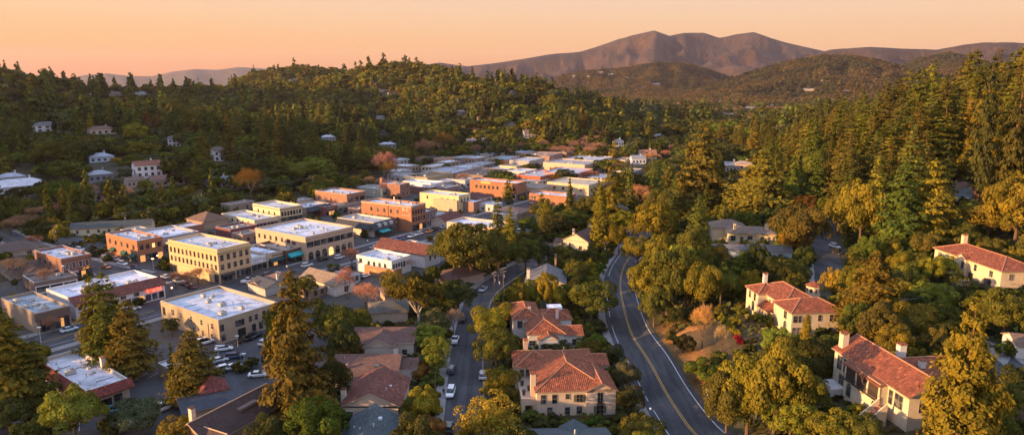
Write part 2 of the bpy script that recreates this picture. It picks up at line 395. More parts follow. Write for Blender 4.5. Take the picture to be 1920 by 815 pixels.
BARK = _bark('bark', (0.13, 0.085, 0.055)); RBARK = _bark('redwood_bark', (0.15, 0.08, 0.045)); PBARK = _bark('pale_bark', (0.5, 0.42, 0.33)); TWIG = None
# ---------------------------------------------------------------- foliage prototypes (unit height, trunk foot at the origin)
def unit(v): return v / np.maximum(np.linalg.norm(v, axis=-1, keepdims=True), 1e-9)
def rdir(n, g=None):
    return unit((g or rng).normal(size=(n, 3)))
def leaf_cards(c, out, size, asp=1.0, rand=0.8, g=None, along=None):
    """c centres, out outward directions -> verts (4n,3), quads. Each card is a small leafy spray"""
    g = g or rng; n = len(c)
    nn = unit(out * (1 - rand * 0.45) + g.normal(size=(n, 3)) * rand * 0.62)
    t = g.normal(size=(n, 3)) if along is None else along + g.normal(size=(n, 3)) * 0.25
    t = unit(t - nn * (t * nn).sum(1, keepdims=True)); b = np.cross(nn, t)
    s = size[:, None] * (0.5 + 1.15 * g.random((n, 1)) ** 1.6)
    a = t * s * asp; b = b * s
    k = 0.55 + 0.5 * g.random((n, 1))
    v = np.stack([c - a * 0.5 - b * 0.25 * k, c + a * 0.12 - b * 0.5, c + a * 0.55 + b * 0.1 * k, c - a * 0.1 + b * 0.5], 1).reshape(-1, 3)
    return v, np.arange(4 * n).reshape(n, 4)
class Crown:
    def __init__(s): s.c = []; s.o = []; s.sz = []; s.t = []; s.al = []; s.asp = 1.0
    def add(s, c, o, sz, tone, along=None):
        s.c.append(c); s.o.append(o); s.sz.append(np.broadcast_to(sz, (len(c),)).astype(float)); s.t.append(np.broadcast_to(tone, (len(c),)).astype(float))
        s.al.append(along if along is not None else rdir(len(c)))
    def arrays(s, asp=1.0, rand=0.8):
        c = np.concatenate(s.c); o = np.concatenate(s.o); z = np.concatenate(s.sz); t = np.concatenate(s.t); al = np.concatenate(s.al)
        v, q = leaf_cards(c, o, z, asp, rand, along=al)
        return v, q, np.clip(t + rng.normal(size=len(t)) * 0.12, 0, 1)
def oak(n=30, per=330, leaf=0.031, a=0.5, zc=0.6, b=0.4, lob=(0.17, 0.4), zmin=-0.45, seed=1, core=True):
    g = np.random.default_rng(seed); C = Crown(); d = []
    while len(d) < n:
        v = rdir(1, g)[0]
        if v[2] > zmin and all(np.dot(v, u) < 0.93 for u in d[-40:]): d.append(v)
    for v in d:
        k = g.uniform(0.5, 0.95); c = np.array([v[0]*a*k, v[1]*a*k, zc + v[2]*b*k]); rad = g.uniform(*lob) * a
        m = int(per * (rad / (0.33 * a)) ** 2)
        e = rdir(m, g); e = unit(e + v * 0.55 + np.array([0, 0, 0.25]))
        p = c + e * rad * np.array([1, 1, 0.85]) * (1.05 - 0.3 * g.random((m, 1)) ** 2)
        tone = g.uniform(0.25, 0.62)
        C.add(p, e, leaf, tone)
    if core:
        m = int(n * per * 0.12); e = rdir(m, g); C.add(np.array([0, 0, zc]) + e * np.array([a, a, b]) * g.uniform(0.2, 0.6, (m, 1)), e, leaf * 1.3, 0.3)
    return C.arrays(1.0, 0.42)
def redwood(levels=25, leaf=0.0135, Rr=0.18, seed=1, z0=0.1, taper=0.85, droop=0.28, gap=0.3, per=82, bushy=1.0, puff=False):
    g = np.random.default_rng(seed); C = Crown()
    for i in range(levels):
        f = (i + g.uniform(-0.4, 0.4)) / levels; f = min(max(f, 0), 1)
        z = z0 + (0.985 - z0) * f
        prof = (1 - f) ** taper * (0.72 + 0.28 * min(1, f / 0.22)) + 0.02
        nb = max(3, int(round(7.5 * (0.45 + prof * 0.75))))
        ph = g.uniform(0, 6.28)
        for k in range(nb):
            if g.random() < gap * (0.3 + prof): continue
            th = ph + 6.283 * k / nb + g.uniform(-0.35, 0.35)
            L = Rr * prof * g.uniform(0.5, 1.18) + 0.012
            dirx = np.array([math.cos(th), math.sin(th), 0])
            m = max(5, int(per * (L / Rr) ** 1.15 * bushy)) + 4
            s = g.random(m) ** 0.6
            if puff: s = 1 - 0.45 * g.random(m) ** 1.5
            dz = -droop * L * s ** 1.3 + 0.10 * L * s ** 4
            wdt = (0.24 if not puff else 0.25) * L * (0.35 + s * (1.1 - 0.75 * s)) + 0.006
            sd = g.normal(size=m) * wdt * 0.75; up = g.normal(size=m) * wdt * (0.24 if not puff else 0.6) + 0.004
            perp = np.array([-math.sin(th), math.cos(th), 0])
            p = np.array([0, 0, z]) + dirx * (s * L)[:, None] + perp * sd[:, None]; p[:, 2] += dz + up
            o = unit(dirx * 0.95 + np.array([0, 0, 0.38]) + perp * (sd / (wdt + 1e-6))[:, None] * 0.5 + np.array([0, 0, 0.5]) * (up / (wdt * 0.3 + 1e-6))[:, None] * 0.5)
            al = unit(np.tile(dirx, (m, 1)) * 0.9 + perp * np.sign(sd)[:, None] * 0.5 + np.array([0, 0, -0.2]))
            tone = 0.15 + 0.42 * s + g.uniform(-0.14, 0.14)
            C.add(p, o, leaf * (0.75 + 0.5 * prof), tone, al)
    m = 40; f = g.random(m); C.add(np.stack([g.normal(size=m) * 0.006, g.normal(size=m) * 0.006, 0.9 + 0.1 * f], 1), rdir(m, g), leaf * 0.6, 0.5)
    return C.arrays(1.7, 0.45)
def cedar(seed=1):
    g = np.random.default_rng(seed); C = Crown()
    for i in range(13):
        f = i / 12; z = 0.16 + 0.8 * f + g.uniform(-0.02, 0.02); prof = (1 - f) ** 0.75 + 0.06
        for k in range(int(5 + 4 * prof)):
            th = g.uniform(0, 6.28); L = 0.36 * prof * g.uniform(0.6, 1.1)
            dx = np.array([math.cos(th), math.sin(th), 0]); pp = np.array([-math.sin(th), math.cos(th), 0]); m = int(50 + 210 * L / 0.3)
            s = g.random(m) ** 0.55; w = L * 0.3 * (0.3 + s)
            sd = g.normal(size=m) * w * 0.7
            p = np.array([0, 0, z]) + dx * (s * L)[:, None] + pp * sd[:, None]; p[:, 2] += 0.06 * L * s - 0.12 * L * s ** 3 + g.normal(size=m) * 0.008
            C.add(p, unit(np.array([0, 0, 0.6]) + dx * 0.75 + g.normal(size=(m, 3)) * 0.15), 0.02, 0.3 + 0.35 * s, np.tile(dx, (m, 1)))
    return C.arrays(1.5, 0.6)
def limbs(mb, p, d, L, r, depth, spread, g, twigs=None, n=5, m=0, up=0.25, kids=(2, 4)):
    """a recursive tapering limb with a slight bend"""
    segs = 3; q = Vector(p); dd = Vector(d).normalized(); rr = r
    for i in range(segs):
        dd = (dd + Vector(g.normal(size=3)) * 0.12 + Vector((0, 0, up * 0.12))).normalized()
        q2 = q + dd * (L / segs); r2 = r * (1 - 0.45 * (i + 1) / segs)
        mb.tube(q, q2, rr, r2, n, m, cap=False); 
        if depth > 0 and i > 0:
            for _ in range(1):
                a = (dd + Vector(unit(g.normal(size=(1, 3)))[0]) * spread).normalized()
                limbs(mb, q2, a, L * g.uniform(0.5, 0.72), r2 * 0.62, depth - 1, spread, g, twigs, max(3, n - 1), m, up, kids)
        q, rr = q2, r2
    if depth > 0:
        for _ in range(int(g.integers(*kids))):
            a = (dd + Vector(unit(g.normal(size=(1, 3)))[0]) * spread).normalized()
            limbs(mb, q, a, L * g.uniform(0.6, 0.8), rr * 0.7, depth - 1, spread, g, twigs, max(3, n - 1), m, up, kids)
    elif twigs is not None: twigs.append((np.array(q), np.array(dd)))
def bare(seed=1, tw=34):
    """a leafless street tree: limbs plus a haze of fine twigs"""
    g = np.random.default_rng(seed); mb = MB(); tips = []
    mb.tube((0, 0, 0), (0, 0, 0.22), 0.028, 0.022, 6)
    for k in range(5):
        th = 6.28 * k / 5 + g.uniform(-0.3, 0.3)
        limbs(mb, (0, 0, 0.2 + 0.02 * k), (math.cos(th) * 0.6, math.sin(th) * 0.6, 1), 0.26, 0.014, 2, 0.75, g, tips, 4, up=0.5)
    C = Crown()
    for p, d in tips:
        e = unit(d + g.normal(size=(tw, 3)) * 0.55)
        s = g.random((tw, 1)); C.add(p + e * s * 0.1, np.cross(e, rdir(tw, g)), 0.03, 0.3 + 0.5 * g.random(tw), e)
    v, q, t = [None] * 3
    c = np.concatenate(C.c); o = np.concatenate(C.o); al = np.concatenate(C.al); n = len(c)
    b = unit(np.cross(al, rdir(n, g))) * 0.0022; a = al * (0.035 + 0.04 * g.random((n, 1)))
    v = np.stack([c - b, c + b, c + a + b * 0.4, c + a - b * 0.4], 1).reshape(-1, 3)
    m = max(abs(v).max(), 1e-6); zmax = v[:, 2].max(); wr = np.quantile(np.hypot(v[:, 0], v[:, 1]), 0.97)
    sc = np.array([0.5 / wr, 0.5 / wr, 1 / zmax]); v = v * sc
    mb.v = [tuple(np.array(p) * sc) for p in mb.v]
    return (v, np.arange(4 * n).reshape(n, 4), np.concatenate(C.t)), mb
def trunk_straight(r, h, seed=1, n=7):
    g = np.random.default_rng(seed); mb = MB(); k = 6; q = Vector((0, 0, -0.02))
    for i in range(k):
        f = (i + 1) / k; q2 = Vector((g.normal() * 0.003, g.normal() * 0.003, h * f))
        mb.tube(q, q2, r * (1 - 0.85 * i / k) * (1.35 if i == 0 else 1), r * (1 - 0.85 * f), n, cap=False); q = q2
    return mb
def trunk_limbs(r, zf, spread, seed=1, depth=1, L=0.3, nl=5):
    g = np.random.default_rng(seed); mb = MB(); tips = []
    mb.tube((0, 0, -0.03), (0, 0, zf), r * 1.25, r * 0.8, 7, cap=False)
    for k in range(nl):
        th = 6.28 * k / nl + g.uniform(-0.4, 0.4)
        limbs(mb, (0, 0, zf * g.uniform(0.85, 1)), (math.cos(th) * spread, math.sin(th) * spread, 1), L, r * 0.55, depth, 0.6, g, tips, 5, up=0.4, kids=(1, 3))
    return mb, tips
def eucalypt(seed=4):
    g = np.random.default_rng(seed); mb, tips = trunk_limbs(0.03, 0.2, 0.6, seed, 2, 0.3, 4); C = Crown()
    for p, d in tips:
        m = 260; e = rdir(m, g); C.add(p + e * np.array([0.1, 0.1, 0.075]) * g.uniform(0.4, 1.1, (m, 1)), unit(e + np.array([0, 0, 0.3])), 0.022, g.uniform(0.2, 0.6))
    v, q, t = C.arrays(1.4)
    sc = np.array([0.5 / np.quantile(np.hypot(v[:, 0], v[:, 1]), 0.98), 0.5 / np.quantile(np.hypot(v[:, 0], v[:, 1]), 0.98), 1 / v[:, 2].max()])
    mb.v = [tuple(np.array(p) * sc) for p in mb.v]
    return (v * sc, q, t), mb
PROTO = {}; LOW = {}
def reg(key, arr, trunk, bark, low=None):
    v, q, t = arr
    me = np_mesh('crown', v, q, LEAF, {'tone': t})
    tm = trunk.mesh('trunk', [bark]) if trunk else None
    PROTO[key] = (me, tm)
def keep(arr, n, grow, seed=0):
    """a lighter copy of a crown: fewer, larger cards"""
    v, q, t = arr; g = np.random.default_rng(seed); i = g.permutation(len(q))[:n]
    c = v.reshape(-1, 4, 3)[i]; m = c.mean(1, keepdims=True); c = m + (c - m) * grow
    return c.reshape(-1, 3), np.arange(4 * len(i)).reshape(-1, 4), t[i]
ARR = {}
for k, kw in {'oak_a': dict(seed=1), 'oak_b': dict(seed=2, n=22, lob=(0.2, 0.46)), 'oak_c': dict(seed=3, n=38, b=0.36, zc=0.63, lob=(0.14, 0.34)), 'oak_d': dict(seed=9, n=24, zmin=-0.2, zc=0.52, b=0.46),
    'round_a': dict(seed=5, n=60, per=210, lob=(0.17, 0.23), zc=0.55, b=0.44, zmin=-0.8, leaf=0.027), 'shrub_a': dict(seed=6, n=16, per=190, zc=0.42, b=0.5, leaf=0.058, zmin=-0.3), 'shrub_b': dict(seed=7, n=12, per=190, zc=0.4, b=0.52, leaf=0.062, lob=(0.3, 0.5), zmin=-0.3)}.items():
    ARR[k] = oak(**kw)
for k, kw in {'redwood_a': dict(seed=1), 'redwood_b': dict(seed=2, Rr=0.2, taper=0.7, gap=0.34), 'redwood_c': dict(seed=3, Rr=0.145, taper=1.0, levels=28), 'redwood_d': dict(seed=8, Rr=0.23, taper=0.62, gap=0.2, levels=27, z0=0.12, per=120),
    'pine_a': dict(seed=4, levels=21, Rr=0.26, taper=0.75, puff=True, per=250, gap=0.2, droop=0.0, leaf=0.0115, z0=0.07)}.items():
    ARR[k] = redwood(**kw)
ARR['cypress_a'] = redwood(seed=12, Rr=0.1, levels=40, taper=0.6, droop=-0.6, z0=0.03, gap=0.05, per=46, leaf=0.015)
ARR['golden_cone'] = redwood(seed=14, Rr=0.36, levels=26, taper=0.8, droop=0.1, z0=0.04, gap=0.05, per=120, leaf=0.022)
ARR['cedar_a'] = cedar(3)
_bt = {}
for k, s in (('bare_a', 3), ('bare_b', 5)):
    ARR[k], _bt[k] = bare(s)
ARR['euc_a'], _bt['euc_a'] = eucalypt()
for k, a in ARR.items():
    if k in _bt: tr, bk = _bt[k], (PBARK if k[0] == 'e' else BARK)
    elif k[:3] == 'oak' or k[:5] == 'round': tr, bk = trunk_limbs(0.028, 0.3, 0.7, 3)[0], BARK
    elif k[:5] == 'shrub': tr, bk = trunk_limbs(0.03, 0.15, 0.9, 3, 0, 0.3, 4)[0], BARK
    else: tr, bk = trunk_straight(0.02, 0.93, 5), RBARK
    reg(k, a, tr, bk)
print('protos', {k: len(a[1]) for k, a in ARR.items()})
# light versions for the far woods: (cards kept, enlarged by)
LODS = [(1800, 2.0), (600, 3.2), (190, 5.6), (70, 8.5), (30, 13.0)]
for k in ('oak_a', 'oak_b', 'oak_c', 'oak_d', 'redwood_a', 'redwood_b', 'redwood_c', 'redwood_d', 'bare_a', 'bare_b', 'shrub_a', 'shrub_b', 'cypress_a', 'round_a'):
    LOW[k] = [keep(ARR[k], n, gr * (1.0 if k[0] != 'b' else 1.25)) for n, gr in LODS]
def forest_mass(name, trees, label, cat='woodland'):
    """trees: list of (proto, lod, x, y, z, w, h, rot, tint) -> ONE mesh that reads as a wood"""
    V, T, C = [], [], []
    groups = {}
    for t in trees: groups.setdefault((t[0], t[1]), []).append(t)
    for (k, lod), ts in groups.items():
        v, q, tone = LOW[k][lod]
        A = np.array([(t[2], t[3], t[4], t[5], t[6], t[7]) for t in ts]); tint = np.array([t[8] for t in ts])
        c, s = np.cos(A[:, 5])[:, None], np.sin(A[:, 5])[:, None]
        x = (v[None, :, 0] * c - v[None, :, 1] * s) * A[:, 3:4] + A[:, 0:1]
        y = (v[None, :, 0] * s + v[None, :, 1] * c) * A[:, 3:4] + A[:, 1:2]
        z = v[None, :, 2] * A[:, 4:5] + A[:, 2:3]
        V.append(np.stack([x, y, z], -1).reshape(-1, 3)); n = len(q)
        T.append(np.tile(tone, len(ts))); C.append(np.repeat(tint, n, 0))
    V = np.concatenate(V); T = np.concatenate(T); C = np.concatenate(C)
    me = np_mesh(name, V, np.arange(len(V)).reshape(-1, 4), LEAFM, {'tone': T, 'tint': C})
    o = bpy.data.objects.new(name, me); link(o); tag(o, label, cat, None, 'stuff')
    print(name, len(trees), 'trees', len(T), 'cards')
    return o
def tree_obj(name, key, x, y, z, w, h, tint, label, cat, group, rot=None):
    cm, tm = PROTO[key]
    e = thing(name, label, cat, (x, y, z), rng.uniform(0, 6.28) if rot is None else rot, group)
    c = bpy.data.objects.new('crown', cm); link(c, e); c.scale = (w, w, h); c.color = (*tint, 1)
    if tm:
        t = bpy.data.objects.new('trunk', tm); link(t, e); k = w if key[:3] in ('oak', 'rou', 'shr', 'bar', 'euc') else h * 0.85; t.scale = (k, k, h)
    return e
# ---------------------------------------------------------------- sky, sun, ground
EXPO = 1.3
SUN_AZ, SUN_EL = R(200), R(9.0)      # direction towards the sun, counter-clockwise from +x
sv = Vector((math.cos(SUN_AZ) * math.cos(SUN_EL), math.sin(SUN_AZ) * math.cos(SUN_EL), math.sin(SUN_EL)))
sl = bpy.data.lights.new('sun', 'SUN'); sl.energy = 5.0; sl.angle = R(0.55); sl.color = (1.0, 0.57, 0.235)
so = bpy.data.objects.new('sun', sl); link(so); so.rotation_euler = sv.to_track_quat('Z', 'Y').to_euler(); so.location = (-300, -100, 300)
wd = bpy.data.worlds.new('World'); SC.world = wd; wd.use_nodes = True
t = wd.node_tree; t.nodes.clear()
wo = t.nodes.new('ShaderNodeOutputWorld'); bg = t.nodes.new('ShaderNodeBackground'); t.links.new(bg.outputs[0], wo.inputs[0])
sky = t.nodes.new('ShaderNodeTexSky'); sky.sky_type = 'NISHITA'; sky.sun_disc = False; sky.sun_elevation = SUN_EL; sky.sun_rotation = math.atan2(sv.x, sv.y); sky.dust_density = 3.0; sky.air_density = 1.3
tc = t.nodes.new('ShaderNodeTexCoord'); sx = t.nodes.new('ShaderNodeSeparateXYZ'); t.links.new(tc.outputs['Generated'], sx.inputs[0])
mr = t.nodes.new('ShaderNodeMapRange'); mr.inputs[1].default_value = -0.03; mr.inputs[2].default_value = 1.0; t.links.new(sx.outputs[2], mr.inputs[0])
def wramp(stops):
    rp = t.nodes.new('ShaderNodeValToRGB'); t.links.new(mr.outputs[0], rp.inputs[0]); e = rp.color_ramp.elements
    while len(e) < len(stops): e.new(0.5)
    for a, (p, c) in zip(e, stops): a.position = (p + 0.03) / 1.03; a.color = (*c, 1)
    return rp.outputs[0]
def lin(r, g, b): return tuple(((c / 255) / 12.92 if c / 255 < 0.04045 else ((c / 255 + 0.055) / 1.055) ** 2.4) for c in (r, g, b))
UPA, UPB, UPC = (0.98, 0.85, 0.83), (0.86, 0.95, 1.22), (0.7, 0.9, 1.44)     # the paler sky overhead
# the evening sky, towards the sun side (left of the view) and away from it: radiance by elevation
rl = wramp([(-0.03, lin(224, 138, 98)), (0.015, lin(243, 156, 93)), (0.05, lin(254, 185, 114)), (0.09, lin(254, 204, 155)), (0.13, lin(248, 211, 182)), (0.22, UPA), (0.4, UPB), (0.7, UPC), (1.0, UPC)])
rr = wramp([(-0.03, lin(214, 140, 108)), (0.015, lin(240, 171, 117)), (0.05, lin(251, 193, 137)), (0.09, lin(251, 206, 166)), (0.13, lin(245, 211, 188)), (0.22, UPA), (0.4, UPB), (0.7, UPC), (1.0, UPC)])
az = t.nodes.new('ShaderNodeMapRange'); az.inputs[1].default_value = -0.55; az.inputs[2].default_value = 0.35; t.links.new(sx.outputs[0], az.inputs[0])
mx = t.nodes.new('ShaderNodeMix'); mx.data_type = 'RGBA'; t.links.new(az.outputs[0], mx.inputs[0]); t.links.new(rl, mx.inputs[6]); t.links.new(rr, mx.inputs[7])
STR = 0.1
sc_ = t.nodes.new('ShaderNodeMix'); sc_.data_type = 'RGBA'; sc_.blend_type = 'MULTIPLY'; sc_.inputs[0].default_value = 1; t.links.new(mx.outputs[2], sc_.inputs[6]); k_ = 1 / STR / 2 ** EXPO; sc_.inputs[7].default_value = (k_, k_, k_, 1)
fm = t.nodes.new('ShaderNodeMix'); fm.data_type = 'RGBA'; fm.inputs[0].default_value = 0.92; t.links.new(sky.outputs[0], fm.inputs[6]); t.links.new(sc_.outputs[2], fm.inputs[7])
t.links.new(fm.outputs[2], bg.inputs[0]); bg.inputs[1].default_value = STR
SC.view_settings.view_transform = 'Standard'; SC.view_settings.look = 'None'; SC.view_settings.exposure = EXPO; SC.view_settings.gamma = 1
SC.cycles.use_denoising = True
SC.cycles.max_bounces = 5; SC.cycles.diffuse_bounces = 3; SC.cycles.transmission_bounces = 2; SC.cycles.volume_bounces = 0; SC.cycles.transparent_max_bounces = 4
SC.cycles.sample_clamp_indirect = 6
# ground material: per-vertex cover colour broken up by noise
def ground_mat():
    n = NT('earth'); p = n.pos()
    c = n.n('ShaderNodeAttribute', _attribute_name='cover').outputs['Color']
    a = n.ramp(n.noise(p, 0.06, 6, 0.65), [(0.3, (0.6, 0.62, 0.6)), (0.7, (1.35, 1.25, 1.1))])
    b = n.ramp(n.noise(p, 1.1, 5, 0.7), [(0.3, (0.62, 0.62, 0.62)), (0.7, (1.35, 1.35, 1.35))])
    h = n.noise(p, 0.35, 6, 0.7)
    return n.bsdf(n.mix(0.9, n.mix(0.8, c, a, 'MULTIPLY'), b, 'MULTIPLY'), 0.95, n.bump(h, 0.6, 0.5))
def far_mat():
    n = NT('chaparral'); p = n.pos()
    c = n.n('ShaderNodeAttribute', _attribute_name='cover').outputs['Color']
    vo = n.n('ShaderNodeTexVoronoi', Vector=p, Scale=0.055); 
    a = n.ramp(vo.outputs['Distance'], [(0.0, (1.35, 1.3, 1.2)), (0.5, (0.8, 0.8, 0.8)), (0.9, (0.4, 0.4, 0.42))])
    b = n.ramp(n.noise(p, 0.006, 6, 0.65), [(0.3, (0.55, 0.6, 0.6)), (0.7, (1.4, 1.25, 1.1))])
    h = n.noise(p, 0.03, 6, 0.75)
    return n.bsdf(n.mix(0.7, n.mix(0.85, c, b, 'MULTIPLY'), a, 'MULTIPLY'), 0.95, n.bump(n.math('ADD', h, n.math('MULTIPLY', vo.outputs['Distance'], -0.5)), 0.9, 14.0))
EARTH, CHAP = ground_mat(), far_mat()
def cover_colour(x, y, z, idx, r):
    n1 = vnoise(x / 40, y / 40, 3); n2 = fbm(x / 9, y / 9, 8)
    c = np.empty(x.shape + (3,)); c[:] = (0.045, 0.045, 0.02)
    g = np.clip(n1 * 1.4 - 0.2 + n2, 0, 1)[..., None]
    c = c * (1 - g) + np.array((0.075, 0.06, 0.032)) * g
    wood = sstep(380, 700, r)[..., None]; c = c * (1 - wood) + np.array((0.035, 0.038, 0.018)) * wood
    m = ((idx == 8) | (idx == 7) | (idx == 5) | (idx == 4) | (idx == 6))[..., None]
    mt = np.array((0.05, 0.031, 0.023)) + (fbm(x / 500, y / 500, 21)[..., None] * np.array((0.11, 0.06, 0.035)))
    c = np.where(m, np.clip(mt, 0.02, 0.3), c)
    c = np.where((idx == 9)[..., None], np.array((0.09, 0.08, 0.06)), c)
    # the bare orange cutting above the road
    b = np.exp(-((x - 45.3) / 4.6) ** 2 - ((y - 171) / 9) ** 2) * 1.8 + np.exp(-((x - 44.5) / 3.0) ** 2 - ((y - 150) / 16) ** 2) * 0.55
    b = np.clip(b + n2 * 0.5, 0, 1)[..., None]; c = c * (1 - b) + np.array((0.42, 0.185, 0.05)) * b
    return c
COV = cover_colour(GX, GY, GZ, GI, RG)
nr, na = GX.shape
ii = np.arange(nr * na).reshape(nr, na)
jn = np.roll(ii, -1, axis=1)
quads = np.stack([ii[:-1], jn[:-1], jn[1:], ii[1:]], -1).reshape(-1, 4)[:, ::-1]
fi = np.maximum.reduce([GI.ravel()[quads[:, k]] for k in range(4)]); fr = RG.ravel()[quads].mean(1)
V = np.stack([GX.ravel(), GY.ravel(), GZ.ravel()], 1); CC = COV.reshape(-1, 3)
sel = {'ground': fr < 470, 'hills': (fr >= 470) & (fr < 2250) & (fi != 8), 'far_hills': (fr >= 2250) & (fi != 8) & (fi != 9) | (fr >= 470) & (fr < 2250) & (fi == 8), 'mountain': (fr >= 2250) & (fi == 8), 'distant_hills': (fr >= 2250) & (fi == 9)}
for nm, mk in sel.items():
    q = quads[mk]
    if not len(q): continue
    u, inv = np.unique(q, return_inverse=True)
    me = bpy.data.meshes.new(nm); k = inv.reshape(-1, 4)
    me.vertices.add(len(u)); me.vertices.foreach_set('co', V[u].astype(np.float32).ravel())
    me.loops.add(len(k) * 4); me.loops.foreach_set('vertex_index', k.astype(np.int32).ravel())
    me.polygons.add(len(k)); me.polygons.foreach_set('loop_start', np.arange(0, len(k) * 4, 4, dtype=np.int32))
    at = me.attributes.new('cover', 'FLOAT_COLOR', 'POINT'); cc = np.ones((len(u), 4), np.float32); cc[:, :3] = CC[u]; at.data.foreach_set('color', cc.ravel())
    me.update(calc_edges=True); me.polygons.foreach_set('use_smooth', [True] * len(k))
    me.materials.append(EARTH if nm in ('ground', 'hills') else CHAP)
    o = bpy.data.objects.new(nm, me); link(o); o['kind'] = 'structure'
    o['label'] = {'ground': 'earth and grass ground of the valley and its slopes', 'hills': 'wooded hills around the valley', 'far_hills': 'brown wooded hills beyond the valley', 'mountain': 'broad purple brown mountain on the horizon', 'distant_hills': 'pale mauve hills on the far horizon'}[nm]

# the evening air: one closed box of thin even haze round the camera and everything built
def haze(density):
    mb = MB(); mb.box(-16500, 16500, -16500, 16500, -1.0, 760.0); n = NT('evening_haze')
    v = n.n('ShaderNodeVolumePrincipled'); v.inputs['Color'].default_value = (0.95, 0.81, 0.87, 1); v.inputs['Density'].default_value = density; v.inputs['Anisotropy'].default_value = 0.2
    n.t.links.new(v.outputs[0], n.out.inputs['Volume']); o = mb.build('haze', [n.m]); tag(o, 'thin warm evening haze filling the valley', None, None, 'stuff')
haze(2.3e-5)
# ---------------------------------------------------------------- building kit
def protect(pts, z0, z1, keep=0.3):
    q = [proj(p[0], p[1], z) for p in pts for z in (z0, z1)]
    xs, ys = [a[0] for a in q], [a[1] for a in q]
    if min(a[2] for a in q) > 430 and z0 < 2: keep = 0.72
    y1 = max(ys); PROT.append((min(xs), min(ys), max(xs), y1 - keep * (y1 - min(ys)), min(a[2] for a in q)))
PROT = []      # (corner points, depth): what a planted tree must not hide
FOOT = []      # (cx, cy, radius-like half sizes, angle): keeps planted trees off the buildings
ANCH = []      # (phrase, x, y): landmarks that labels may refer to
WHITE = (0.78, 0.75, 0.7)
_WC = {}
def window_mesh(w, h, style, frame, lit=False):
    k = (round(w, 2), round(h, 2), style, frame, lit)
    if k in _WC: return _WC[k]
    f = MB(); g = MB(); b = 0.09 if w < 2.2 else 0.12; d = 0.07
    f.box(-w/2 - b, -w/2, -d, 0.02, -b, h + b); f.box(w/2, w/2 + b, -d, 0.02, -b, h + b)
    f.box(-w/2, w/2, -d, 0.02, h, h + b); f.box(-w/2, w/2, -d - 0.06, 0.02, -b, 0)
    if style in ('sash', 'pair', 'quad'): f.box(-w/2, w/2, -d * 0.7, 0.01, h * 0.5 - 0.035, h * 0.5 + 0.035)
    if style in ('pair', 'quad', 'wide', 'door'):
        nm = {'wide': 3}.get(style, 2)
        for i in range(1, nm): f.box(-w/2 + w*i/nm - 0.04, -w/2 + w*i/nm + 0.04, -d * 0.75, 0.01, 0, h)
    if style == 'arch':
        pts = [(-w/2, -0.03, h - 0.001)] + [(-w/2 * math.cos(a), -0.03, h + w/2 * math.sin(a)) for a in [math.pi * i / 8 for i in range(1, 8)]] + [(w/2, -0.03, h - 0.001)]
        g.face(list(reversed(pts)), 0)
    g.face([(-w/2, -0.015, 0), (w/2, -0.015, 0), (w/2, -0.015, h), (-w/2, -0.015, h)])
    r = (f.mesh('window', [plain(frame, 0.6)]), g.mesh('pane', [glow((1.0, 0.5, 0.16), 0.7) if lit else glass()]))
    _WC[k] = r; return r
DIRS = {'s': 0.0, 'w': -math.pi / 2, 'n': math.pi, 'e': math.pi / 2}
def window(parent, side, plane, pos, z, w, h, style='sash', frame=(0.1, 0.08, 0.07), lit=False, name='window', pane=True):
    fm, gm = window_mesh(w, h, style, frame, lit)
    o = bpy.data.objects.new(name, fm); link(o, parent)
    off = 0.004
    o.location = {'s': (pos, plane - off, z), 'n': (pos, plane + off, z), 'w': (plane - off, pos, z), 'e': (plane + off, pos, z)}[side]
    o.rotation_euler = (0, 0, DIRS[side])
    p = bpy.data.objects.new('pane', gm); link(p, o)
    return o
def on_side(mb, side, plane, a0, a1, z0, z1, d0, d1, m=0):
    """a box lying against a wall: a0..a1 along it, z0..z1, sticking out from d0 to d1"""
    if side == 's': mb.box(a0, a1, plane - d1, plane - d0, z0, z1, m)
    elif side == 'n': mb.box(a0, a1, plane + d0, plane + d1, z0, z1, m)
    elif side == 'w': mb.box(plane - d1, plane - d0, a0, a1, z0, z1, m)
    else: mb.box(plane + d0, plane + d1, a0, a1, z0, z1, m)
def side_pt(side, plane, a, d, z):
    return {'s': (a, plane - d, z), 'n': (a, plane + d, z), 'w': (plane - d, a, z), 'e': (plane + d, a, z)}[side]
def shopfront(parent, side, plane, a0, a1, z0, z1, n, frame=(0.12, 0.1, 0.09), lit=0):
    f = MB(); g = MB(); w = (a1 - a0) / n
    for i in range(n + 1):
        on_side(f, side, plane, a0 + i * w - 0.15, a0 + i * w + 0.15, z0, z1, 0.0, 0.18)
    on_side(f, side, plane, a0 + 0.16, a1 - 0.16, z1 - 0.35, z1 + 0.003, 0.0, 0.12); on_side(f, side, plane, a0 + 0.16, a1 - 0.16, z0, z0 + 0.45, 0.0, 0.1)
    o = f.build('shopfront', [plain(frame)], parent)
    for i in range(n):
        g = MB(); on_side(g, side, plane, a0 + i * w + 0.16, a0 + (i + 1) * w - 0.16, z0 + 0.46, z1 - 0.36, 0.0, 0.04)
        g.build('pane', [glow((1.0, 0.45, 0.13), 0.28) if i in (lit if isinstance(lit, tuple) else ()) else glass()], o)
    return o
def awning(parent, side, plane, a0, a1, z, depth, drop, col, valance=0.3):
    mb = MB(); P = lambda a, d, zz: side_pt(side, plane, a, d, zz)
    q = [P(a0, 0.03, z), P(a1, 0.03, z), P(a1, depth, z - drop), P(a0, depth, z - drop)]
    v = [P(a0, depth, z - drop), P(a1, depth, z - drop), P(a1, depth, z - drop - valance), P(a0, depth, z - drop - valance)]
    for f in (q, v): mb.face(f); mb.face([Vector(p) - Vector((0, 0, 0.03)) for p in reversed(f)])
    for a in (a0, a1): mb.face([P(a, 0.03, z), P(a, depth, z - drop), P(a, 0.03, z - drop)])
    return mb.build('awning', [plain(col, 0.8)], parent)
